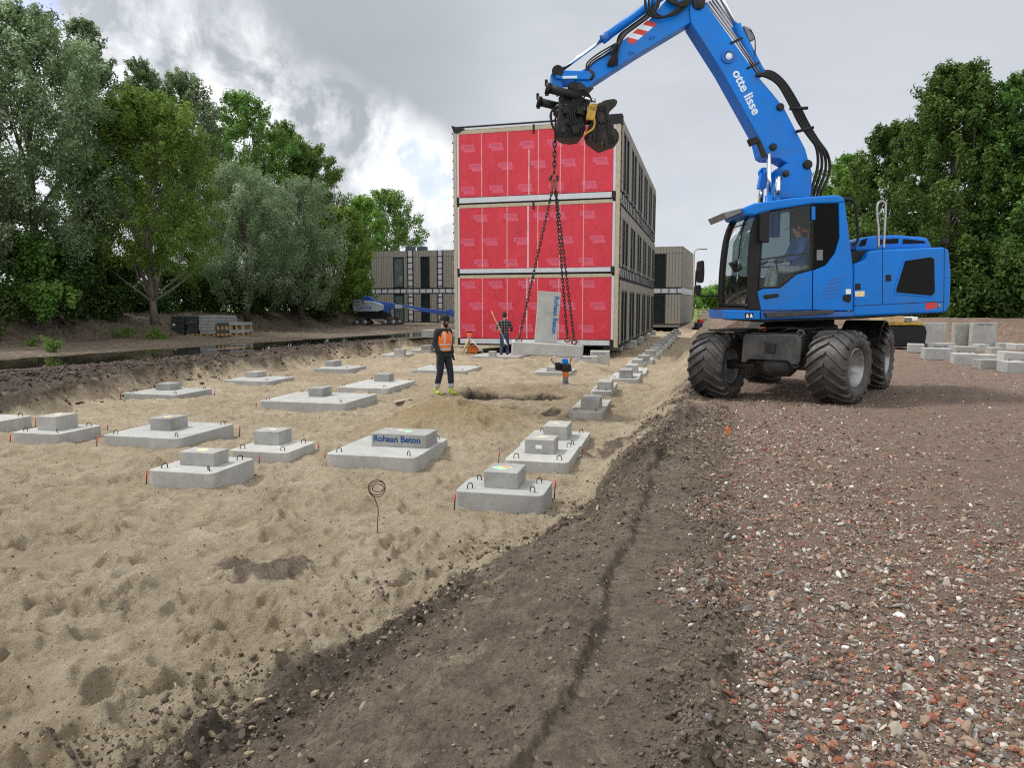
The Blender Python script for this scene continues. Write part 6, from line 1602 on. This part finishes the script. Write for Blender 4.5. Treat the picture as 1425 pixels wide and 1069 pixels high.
def make_tree(name, label, cat, pos, H, Rc, base, leaf, nleaf, lsize, seed, group, trunk_r=.16, shape='round', bark='bark', clumps=95, lean=(0, 0), droop=.4, csize=.26, aspect=.5, stems=1, plume=(.6, .75, 1.75, .72)):
    rr = random.Random(seed)
    t = thing(name, label, cat, pos, 0, group)
    if shape != 'dome': clumps = int(clumps*3.4); csize *= .56; nleaf = int(nleaf*1.55); lsize *= .9
    cen = []; rad = []
    hh = H - base
    lob = [(rr.uniform(0, 2*PI), rr.uniform(.15, .95), rr.uniform(.10, .30)) for _ in range(7)]
    while len(cen) < clumps:
        f = rr.random() if rr.random() < .8 else rr.uniform(.7, 1)
        if shape == 'round': env = math.sin(PI*min(1, .12 + .86*f**.9))**.6
        elif shape == 'spire': env = (1-f)**.62*(.35+.65*min(1, f*4)) + .10
        elif shape == 'broad': env = (math.sin(PI*min(.97, .18+.8*f))**.5)
        else: env = 1 - .55*f**2
        a = rr.uniform(0, 2*PI); q = rr.random()**.5
        bulge = 1 + sum(b*math.exp(-((math.atan2(math.sin(a-la), math.cos(a-la))/.7)**2) - ((f-lf)/.18)**2) for la, lf, b in lob) - .16
        r = Rc*env*q*bulge
        z = base + f*hh
        cen.append((r*math.cos(a) + lean[0]*f*H, r*math.sin(a) + lean[1]*f*H, z)); rad.append(Rc*csize*rr.uniform(.4, 1.3)*(.45+.55*env))
    cen = np.array(cen); rad = np.array(rad)
    top = cen[:, 2] + rad*1.3; cen[:, 2] -= np.maximum(0, top - H)*.9
    me = leaves_mesh('crown', cen, rad, nleaf, lsize, droop, seed, LEAF[leaf], aspect, plume)
    cr = bpy.data.objects.new('crown', me); COL.objects.link(cr); cr.parent = t
    mb = MB()
    for sidx in range(stems):
        ox, oy = (0, 0) if stems == 1 else (rr.uniform(-.3, .3), rr.uniform(-.3, .3))
        kx, ky = rr.uniform(-.35, .35), rr.uniform(-.35, .35)
        def tp(f, ox=ox, oy=oy, kx=kx, ky=ky): return Vector((ox + lean[0]*f*H + kx*math.sin(f*4)*.6*Rc*.25, oy + lean[1]*f*H + ky*math.sin(f*3.3)*.25*Rc, f*H*.86 - .15))
        tr = [tp(i/10) for i in range(11)]; mb.tube(tr, [trunk_r*(1.25 if i == 0 else 1)*(1-.088*i) for i in range(11)], 9)
        idx = list(range(len(cen))); rr.shuffle(idx)
        for i in idx[:26 if stems == 1 else 10]:
            e = Vector(cen[i]); f0 = max(.12, min(.88, (e.z/H)*.78 - .12 + rr.uniform(-.06, .06)))
            s = tp(f0); d_ = e - s
            mid = s + d_*.5 + Vector((rr.uniform(-.1, .1), rr.uniform(-.1, .1), .10))*d_.length - Vector((0, 0, .12*d_.length))
            r0 = max(.02, trunk_r*(1-f0)*.48)
            mb.tube(smooth_path([s, mid, e], 3), [r0*(1-.13*k) for k in range(7)], 6)
    tk = mb.build('trunk', M[bark], t, local=True)
    return t
TG = 'trees along the left edge of the site'; RG = 'trees along the right edge of the site'; UG = 'undergrowth shrubs along the bank'
def tree_px(name, label, px, Y, ytop, halfw, basepy, leaf, n, ls, seed, group, zb=.9, **kw):
    top = at(px, ytop, Y); H = top.z - zb; Rc = halfw*Y/F; b = max(.6, at(px, basepy, Y).z - zb)
    return make_tree(name, label, 'tree' if 'shrub' not in name else 'shrub', (top.x, Y, zb-.1), H, Rc, b, leaf, n, ls, seed, group, **kw)
tree_px('poplar_tree', 'tall grey green poplar filling the upper left corner, nearest to the camera', 28, 31, 5, 128, 350, 'poplar', 42000, .17, 1, TG, shape='round', clumps=150, csize=.20, trunk_r=.24)
tree_px('poplar_tree', 'grey green poplar cut by the left picture edge', -95, 28, 60, 120, 380, 'poplar', 22000, .17, 2, TG, clumps=110, csize=.2)
tree_px('poplar_tree', 'poplar with a pointed top rising behind the tallest one', 112, 40, 24, 72, 330, 'poplar', 22000, .19, 3, TG, shape='spire', clumps=90)
tree_px('ash_tree', 'yellow green ash with a visible pale trunk and forked limbs', 198, 34, 126, 100, 375, 'ash', 36000, .16, 4, TG, shape='broad', clumps=120, csize=.23, trunk_r=.17, bark='bark_pale')
tree_px('poplar_tree', 'slender grey poplar behind the yellow green ash, left of its top', 195, 46, 80, 62, 330, 'poplar', 18000, .20, 5, TG, shape='spire', clumps=80)
tree_px('poplar_tree', 'grey poplar behind the ash, right of its top', 255, 47, 95, 66, 370, 'poplar', 20000, .20, 6, TG, clumps=85)
tree_px('alder_tree', 'slim green tree with a ragged top between the poplars and the willow', 335, 52, 126, 72, 330, 'green', 20000, .21, 7, TG, shape='round', clumps=85, csize=.22)
tree_px('willow_tree', 'silvery willow with drooping foliage in the middle of the row', 335, 43, 225, 78, 415, 'willow', 26000, .17, 8, TG, shape='broad', clumps=90, droop=1.2, aspect=.3)
tree_px('willow_tree', 'second silvery willow, lower and farther right', 412, 48, 245, 74, 418, 'willow', 22000, .18, 9, TG, shape='broad', clumps=80, droop=1.2, aspect=.3)
tree_px('alder_tree', 'green tree with two ragged tops right of the slim one', 432, 58, 198, 66, 400, 'green', 22000, .22, 10, TG, clumps=80, csize=.24)
tree_px('alder_tree', 'short bright green tree in front of the two topped one', 462, 54, 285, 60, 428, 'bright', 18000, .21, 11, TG, clumps=70, shape='broad')
tree_px('alder_tree', 'rounded green tree at the right end of the row, beside the grey building', 538, 78, 262, 60, 415, 'green', 18000, .27, 12, TG, clumps=75)
tree_px('alder_tree', 'bright green tree just left of the rounded end tree', 500, 72, 272, 50, 420, 'bright', 16000, .26, 13, TG, clumps=60)
tree_px('alder_tree', 'dark green tree filling the gap behind the willows', 290, 56, 185, 85, 420, 'green', 20000, .24, 14, TG, clumps=80)
tree_px('alder_tree', 'green tree between the slim one and the two topped one', 388, 57, 168, 66, 400, 'green', 20000, .22, 15, TG, clumps=80, csize=.23)
sh = [(20, 30, 318, 75, 'dark'), (88, 32, 330, 60, 'dark'), (150, 35, 352, 50, 'dark'), (-70, 27, 330, 70, 'dark'), (250, 41, 372, 50, 'dark'), (305, 44, 368, 45, 'dark'), (352, 46, 385, 40, 'dark'), (400, 50, 385, 40, 'dark'), (440, 54, 380, 42, 'green'), (480, 60, 390, 34, 'dark'), (510, 70, 395, 30, 'dark'), (60, 29, 392, 40, 'green'), (190, 38, 400, 45, 'dark'), (126, 33.5, 395, 40, 'dark')]
adj = ['left of the first trunk', 'under the tallest poplar', 'left of the ash trunk', 'cut by the picture edge', 'right of the ash trunk', 'below the first willow', 'right of the leaning pale branch', 'below the second willow', 'lighter green, below the two topped tree', 'right of the willows', 'beside the boom lift', 'low and lighter, on top of the bank', 'behind the ash trunk', 'low, in front of the ash']
for i, (px, Y, yt, hw, lf) in enumerate(sh):
    tree_px('undergrowth_shrub', 'dark shrub at the foot of the trees, ' + adj[i], px, Y, yt, hw, 436, lf, 9000, .20, 40+i, UG, clumps=34, csize=.34, trunk_r=.05, shape='dome', stems=3)
tree_px('maple_tree', 'big dark green maple behind the tail of the excavator', 1335, 37, 86, 130, 410, 'maple', 46000, .21, 21, RG, zb=.4, shape='spire', clumps=150, csize=.20, trunk_r=.22, droop=.9)
tree_px('maple_tree', 'dark green maple cut by the right picture edge', 1435, 35, 96, 84, 400, 'maple', 30000, .21, 22, RG, zb=.6, clumps=110, csize=.21, trunk_r=.2, droop=.9)
tree_px('maple_tree', 'maple beyond the right picture edge', 1530, 33, 130, 100, 400, 'maple', 14000, .23, 23, RG, zb=.6, clumps=80, droop=.9)
tree_px('maple_tree', 'lower maple left of the big one, above the engine cover', 1245, 43, 170, 70, 410, 'maple', 26000, .22, 24, RG, zb=.2, clumps=90, droop=.9)
tree_px('lime_tree', 'pale green tree just right of the boom hoses', 1182, 54, 214, 58, 410, 'bright', 20000, .24, 25, RG, zb=.1, clumps=80)
tree_px('maple_tree', 'dark maple in the gap between the big one and the edge one', 1385, 46, 150, 85, 420, 'maple', 20000, .25, 26, RG, zb=.4, clumps=90)
rs = [(1330, 34.5, 340, 70), (1420, 33, 330, 70), (1255, 40, 350, 70), (1385, 38, 350, 70), (1190, 50, 350, 60), (1300, 40, 300, 70), (1470, 31, 330, 80)]
adr = ['right behind the engine cover', 'at the right picture edge', 'above the rear mudguard', 'between two maples', 'behind the cab rear', 'taller, below the big maple', 'beyond the right edge']
for i, (px, Y, yt, hw) in enumerate(rs):
    tree_px('undergrowth_shrub', 'dark shrub under the maples, ' + adr[i], px, Y, yt, hw, 440, 'dark', 9000, .23, 70+i, 'undergrowth shrubs under the maples', zb=.3, clumps=36, csize=.34, trunk_r=.05, shape='dome', stems=3)
for i, (px, Y, yt, hw, lb) in enumerate(((990, 95, 398, 26, 'bright bush left of the excavator cab, far off'), (1012, 90, 384, 22, 'taller far bush seen through the cab screen'), (1040, 100, 396, 30, 'far bush behind the cab'), (965, 110, 404, 16, 'far bush by the lamp post'), (1080, 105, 398, 34, 'far bush behind the boom foot'), (1130, 100, 398, 34, 'far bush behind the cab door'))):
    tree_px('far_bush', lb, px, Y, yt, hw, 424, 'bright' if i != 1 else 'green', 6000, .34, 90+i, 'far bushes beyond the site', zb=0., clumps=30, csize=.34, shape='dome', trunk_r=.06, stems=2)
# weeds growing on the earth bank
def weed(pos, h, seed, label, leaf='green'):
    rr = random.Random(seed); t = thing('weed_plant', label, 'plant', pos, rr.uniform(0, 6), 'weeds sprouting on the earth bank')
    n = 9; cen = np.array([(rr.gauss(0, h*.35), rr.gauss(0, h*.35), h*rr.uniform(.2, .9)) for _ in range(n)]); rad = np.full(n, h*.32)
    me = leaves_mesh('foliage', cen, rad, 420, h*.2, .2, seed, LEAF[leaf], .4); o = bpy.data.objects.new('foliage', me); COL.objects.link(o); o.parent = t
    mb = MB()
    for c in cen[:5]: mb.tube([(0, 0, -.05), (c[0]*.5, c[1]*.5, c[2]*.6), tuple(c)], [.012, .009, .005], 5)
    mb.build('stem', M['bark'], t, local=True); return t
wd = [(22, 442, .9), (45, 463, .7), (75, 468, .8), (128, 444, .6), (140, 452, .7), (175, 446, .9), (216, 446, 1.), (222, 455, .7), (60, 448, .5), (98, 440, .6), (8, 456, .5), (200, 440, .6)]
for i, (px, py, h) in enumerate(wd):
    q = on(px, py+4, .75 if py < 452 else .45); weed((q.x, q.y, gz(q.x, q.y)-.03), h*.62, 200+i, ['small leafy weed on the bank at the left edge', 'low weed near the foot of the bank', 'broad weed patch near the foot of the bank', 'weed on the bank crest below the ash', 'weed halfway up the bank', 'yellowish weed left of the stacked panels', 'tall weed beside the stacked panels', 'low weed beside the stacked panels', 'tiny weed high on the bank', 'weed under the dark shrubs', 'weed at the far left foot of the bank', 'weed above the stacked panels'][i], 'ash' if i in (5, 6) else 'green')
# ------------------------------------------------------------------ site equipment
def rammer():
    P = on(787, 536, -.5); k = P.y/F
    t = thing('tamping_rammer', 'upright tamping rammer with orange bellows on the sand', 'rammer', (P.x, P.y, gz(P.x, P.y)), R(10))
    mb = MB(); mb.prism([(-.15, 0), (.15, 0), (.17, .03), (.11, .06), (-.11, .06), (-.17, .03)], -.15, .15, 'y'); mb.build('foot', M['steel'], t, .01, local=True)
    mb = MB(); mb.tube([(0, 0, .04), (0, .0, .24)], .075, 14); mb.build('leg', M['plastic_grey'], t, local=True)
    mb = MB(); mb.lathe([(.075, .22), (.09, .235), (.072, .25), (.09, .265), (.072, .28), (.09, .295), (.072, .31), (.09, .325), (.072, .34), (.09, .355), (.075, .37)], 18); mb.build('bellows', M['orange'], t, local=True)
    mb = MB(); mb.box((-.12, -.12, .37), (.12, .12, .56)); mb.tube([(0, 0, .45), (0, .18, .45)], .09, 14); mb.build('engine', M['black_steel'], t, .02, local=True)
    mb = MB(); mb.box((-.27, -.10, .40), (-.125, .10, .60)); mb.build('tank', M['black'], t, .03, local=True)
    mb = MB(); mb.box((-.10, -.13, .56), (.04, .05, .70)); mb.build('cover', M['blue'], t, .03, local=True)
    mb = MB(); mb.tube(smooth_path([(.10, .12, .45), (.16, .1, .66), (.1, -.05, .74), (-.3, -.05, .74), (-.36, .1, .66), (-.2, .14, .5)], 4), .018, 8); mb.build('handle', M['steel'], t, local=True)
rammer()
def tripod():
    P = on(652, 494, -.46)
    t = thing('surveying_tripod', 'wooden tripod with an orange topped level in front of the gable', 'tripod', P)
    top = Vector((.04, 0, .72)); k = P.y/F
    for (px, py, dy, w, mt) in ((643.5, 492.5, -.2, .055, 'wood'), (650, 493, .25, .045, 'pallet_wood'), (672, 490.5, .0, .028, 'white')):
        mb = MB(); mb.tube([top, ((px-652)*k, dy, (494-py)*k)], [w, w*.7], 8); mb.build('leg', M[mt], t, local=True)
    mb = MB(); mb.lathe([(.07, .70), (.09, .73), (.07, .76)], 12, 0, Matrix.Translation((.04, 0, 0))); mb.build('head', M['steel'], t, local=True)
    mb = MB(); mb.cbox((.05, 0, .84), (.17, .14, .16)); mb.tube([(-.06, 0, .84), (.16, 0, .84)], .05, 10); mb.build('level', M['orange'], t, .02, local=True)
    mb = MB(); mb.cbox((.05, 0, .94), (.20, .13, .05)); mb.build('carry_handle', M['black'], t, .015, local=True)
tripod()
def case():
    P = on(658, 492, -.44); P.y += .35
    t = thing('instrument_case', 'orange plastic instrument case behind the tripod', 'case', P)
    mb = MB(); mb.box((-.20, -.12, 0), (.20, .12, .32)); mb.build('shell', M['orange'], t, .035, 3, local=True)
    mb = MB(); mb.box((-.205, -.125, .19), (.205, .125, .20)); mb.build('seam', M['black'], t, local=True)
    mb = MB(); mb.tube(smooth_path([(-.07, 0, .32), (-.07, 0, .36), (.07, 0, .36), (.07, 0, .32)], 3), .012, 6); mb.build('handle', M['black'], t, local=True)
case()
def boom_lift():
    Y = 57.; k = Y/F; O = at(520, 453, Y)
    t = thing('boom_lift', 'blue telescopic boom lift on rubber tracks in front of the grey building', 'boom lift', O)
    q = lambda px, py: ((px-520)*k, (453-py)*k)
    def pz(name, pts, y0, y1, mat, bev=.04):
        mb = MB(); mb.prism([q(*p) for p in pts], y0, y1, 'y'); return mb.build(name, mat, t, bev, 2, local=True)
    gy = plain('pale_blue_grey_paint', (.42, .50, .60), .45, 0, .12, 2); nb = plain('lift_blue_paint', (.012, .085, .40), .4, 0, .12, 2)
    pz('counterweight', [(495,419),(500,418),(524,420),(536,424),(536,432),(528,434),(496,433)], -1.1, 1.1, gy, .08)
    pz('chassis', [(500,434),(540,434),(545,440),(541,444),(500,444)], -.6, .6, M['black'])
    pz('turret', [(526,420),(541,421),(544,436),(530,438)], -.4, .4, nb)
    pz('upper_boom', [(503,416),(506,412.5),(514,412.5),(524,418),(535,421),(548,421.5),(551,424),(550,430),(536,430),(520,423),(504,419)], -.35, .35, nb, .06)
    pz('telescope', [(550,424),(561,425.5),(561,430),(550,429.5)], -.25, .25, gy, .03)
    pz('jib', [(559,425),(563,424.5),(590,429),(618,432.5),(628,434),(626,438.5),(612,437),(586,434),(572,430),(561,428)], -.2, .2, nb, .03)
    mb = MB(); mb.tube([(q(561, 428)[0], -.3, q(561, 428)[1]), (q(584, 433)[0], -.3, q(584, 433)[1])], .07, 8); mb.build('ram', M['steel'], t, local=True)
    pz('jib_head', [(621,432),(627,429.5),(632,434),(638,441),(634,442),(625,439)], -.3, .3, nb, .04)
    for (cx, dy) in ((506, -1.0), (545, -1.0), (506, .6), (549, .6)):
        pts = [q(cx-11, 452), q(cx+9, 452), q(cx+12, 449), q(cx+3, 441), q(cx-2, 440), q(cx-12, 449)]
        mb = MB(); mb.prism(pts, dy, dy+.45, 'y'); tr = mb.build('track', M['rubber'], t, .06, 2, local=True)
        mb = MB()
        for wx in (cx-6, cx+5):
            c = q(wx, 448.5); mb.lathe([(.19, 0), (.17, .05), (.0001, .05)], 14, 0, Matrix.Translation((c[0], dy+.002, c[1])) @ Matrix.Rotation(R(90), 4, 'X'))
        mb.build('track_wheels', M['rim'], tr, local=True)
    mb = MB(); add_text(mb, 'Genie', .5, frame(Vector((q(511, 428)[0], -1.105, q(511, 428)[1])), (1, 0, 0), (0, 0, 1))); mb.build('lettering', nb, t, local=True)
boom_lift()
def panel_stack(label, x0, x1, ybot, ytop, Y, layers, dark, pallet=True, depth=1.1, post=False):
    a = at(x0, ybot, Y); b = at(x1, ybot, Y); w = b.x-a.x; h = at(x0, ytop, Y).z - a.z
    t = thing('panel_stack', label, 'panel stack', a, R(-8), 'stacked panels at the foot of the left bank')
    z = 0
    if pallet:
        mb = MB()
        for (y0, y1) in ((0, .1), (depth/2-.05, depth/2+.05), (depth-.1, depth)): mb.box((0, y0, 0), (w, y1, .02)); mb.box((0, y0, .11), (w, y1, .135))
        for x in (0, w/2-.06, w-.12):
            for y in (0, depth/2-.05, depth-.1): mb.box((x, y, .02), (x+.12, y+.1, .11))
        mb.build('pallet', M['pallet_wood'], t, local=True); z = .14
    if post:
        for x in (.02, w/2-.05, w-.12):
            for y in (.02, depth-.14):
                mb = MB(); mb.box((x, y, z+.16), (x+.10, y+.12, z+.36)); mb.build('timber_spacer', M['pallet_wood'], t, local=True)
        for (za, zb_) in ((z, z+.155), (z+.365, h)):
            mb = MB(); mb.box((0, 0, za), (w, depth, zb_)); mb.build('panel', dark, t, .012, 1, local=True)
        return
    lh = (h-z)/layers
    for i in range(layers):
        mb = MB(); o = random.Random(i*3+int(x0)).uniform(-.02, .02); mb.box((o, o, z+i*lh+.012), (w+o, depth+o, z+(i+1)*lh)); mb.build('panel', dark, t, .012, 1, local=True)
DK = plain('dark_panel', (.045, .05, .058), .6, 0, .2, 3); LTG = plain('light_panel', (.27, .28, .285), .7, 0, .15, 3)
panel_stack('stack of dark panels with a small white label at the bank foot', 239, 258, 467.5, 439.5, 36.5, 6, DK, False)
panel_stack('second stack of dark panels on a pallet', 260, 277.5, 468, 439.5, 36.3, 6, DK)
panel_stack('stack of pale concrete panels on a yellow wooden pallet', 278, 301, 468.5, 439, 35.8, 6, LTG)
panel_stack('pale panel stack behind the yellow pallet one', 301.5, 317, 464, 439.5, 38, 6, LTG, True)
panel_stack('low dark stack with timber spacers', 302, 318, 467.5, 449.5, 35.6, 2, DK, True, .9, True)
panel_stack('low pale stack with timber spacers, last on the right', 319, 341, 467, 449, 35.6, 2, LTG, True, .9, True)
mb = MB(); e = at(242.5, 452, 36.45); mb.cbox(e, (.13, .01, .11)); bpy.data.objects
tq = [o for o in bpy.data.objects if o.name == 'panel_stack'][0]; mb.build('paper_label', M['white'], tq)
def lamp_post():
    P = at(962.5, 452, 82); k = 82/F
    t = thing('street_lamp', 'grey street lamp post with a curved arm beside the right grey building', 'street lamp', P)
    mb = MB(); H = (452-354)*k
    mb.tube([(0, 0, 0), (.02, 0, H*.5), (.05, 0, H)], [.17, .14, .11], 10); mb.build('post', M['steel'], t, local=True)
    mb = MB(); mb.tube(smooth_path([(.05, 0, H), (.12, 0, H+.25), (.4, 0, H+.42), (.9, 0, H+.46)], 4), .07, 8); mb.build('arm', M['steel'], t, local=True)
    mb = MB(); mb.cbox((1.15, 0, H+.45), (.75, .3, .12)); mb.build('lantern', M['plastic_grey'], t, .04, local=True)
lamp_post()
def mast():
    P = at(1168, 430, 140); k = 140/F
    t = thing('radio_mast', 'thin radio mast rising above the pale green tree', 'mast', P)
    mb = MB(); mb.tube([(0, 0, 0), (0, 0, 247*k)], [.10, .05], 6); mb.build('pole', plain('mast_grey', (.40, .42, .45), .7), t, local=True)
mast()
def small_machine():
    P = at(972.5, 459, 40); k = 40/F
    t = thing('vibrating_plate', 'small dark compactor with a red engine cover on the far heap', 'compactor', P, .3)
    q = lambda px, py: ((px-972.5)*k, (459-py)*k)
    mb = MB(); mb.prism([q(966,459), q(977,459), q(979,456), q(977,455), q(967,455), q(964,456)], -.25, .25, 'y'); mb.build('base_plate', M['black_steel'], t, .01, local=True)
    mb = MB(); mb.prism([q(967,455), q(976,455), q(976,449), q(968,449)], -.18, .18, 'y'); mb.build('engine', plain('dark_blue_engine', (.03, .03, .06), .5), t, .02, local=True)
    mb = MB(); mb.prism([q(971,449), q(977,449), q(978,445), q(972,444.5)], -.15, .15, 'y'); mb.build('cover', M['red'], t, .02, local=True)
    mb = MB(); mb.tube([(q(976,449)[0], -.15, q(976,449)[1]), (q(982,444)[0], -.15, q(982,444)[1]), (q(982,444)[0], .15, q(982,444)[1]), (q(976,449)[0], .15, q(976,449)[1])], .015, 6); mb.build('handle', M['black'], t, local=True)
small_machine()
def far_fence():
    y = 92.; t = thing('timber_fence', 'grey slatted fence in the grass beyond the excavator', 'fence', (24, y, 0))
    for i in range(14):
        mb = MB(); mb.box((i*.75, 0, 0), (i*.75+.12, .12, 1.15)); mb.build('post', M['pallet_wood'], t, local=True)
    for z in (.35, .7, 1.0):
        mb = MB(); mb.box((-.1, -.03, z-.08), (10, -.001, z+.08)); mb.build('rail', plain('fence_grey', (.30, .29, .26), .9), t, local=True)
far_fence()
def far_machine():
    P = at(1255, 457, 26); k = 26/F
    t = thing('compressor', 'dark compressor with a yellow frame partly hidden behind the rear wheel', 'compressor', P)
    q = lambda px, py: ((px-1255)*k, (457-py)*k)
    mb = MB(); mb.prism([q(1222,449), q(1276,449), q(1276,452), q(1222,452)], -.5, .7, 'y'); mb.build('frame', M['yellow'], t, .01, local=True)
    mb = MB(); mb.prism([q(1222,482), q(1279,482), q(1281,462), q(1278,452.5), q(1222,452.5)], -.45, .6, 'y'); mb.build('hull', M['black'], t, .06, 3, local=True)
    mb = MB(); mb.prism([q(1220,440), q(1250,440), q(1250,448.5), q(1220,448.5)], -.4, .6, 'y'); mb.build('load', M['wood'], t, .02, local=True)
    mb = MB(); mb.prism([q(1253,442), q(1262,442), q(1262,448.5), q(1253,448.5)], -.3, .4, 'y'); mb.build('motor', M['plastic_grey'], t, .02, local=True)
    mb = MB(); mb.prism([q(1262,441), q(1270,441), q(1270,446), q(1262,446)], -.3, .4, 'y'); mb.build('box', M['white'], t, .02, local=True)
far_machine()
if not globals().get('SKIP_GROUND'):
    GR = make_ground(); gravel(); water()
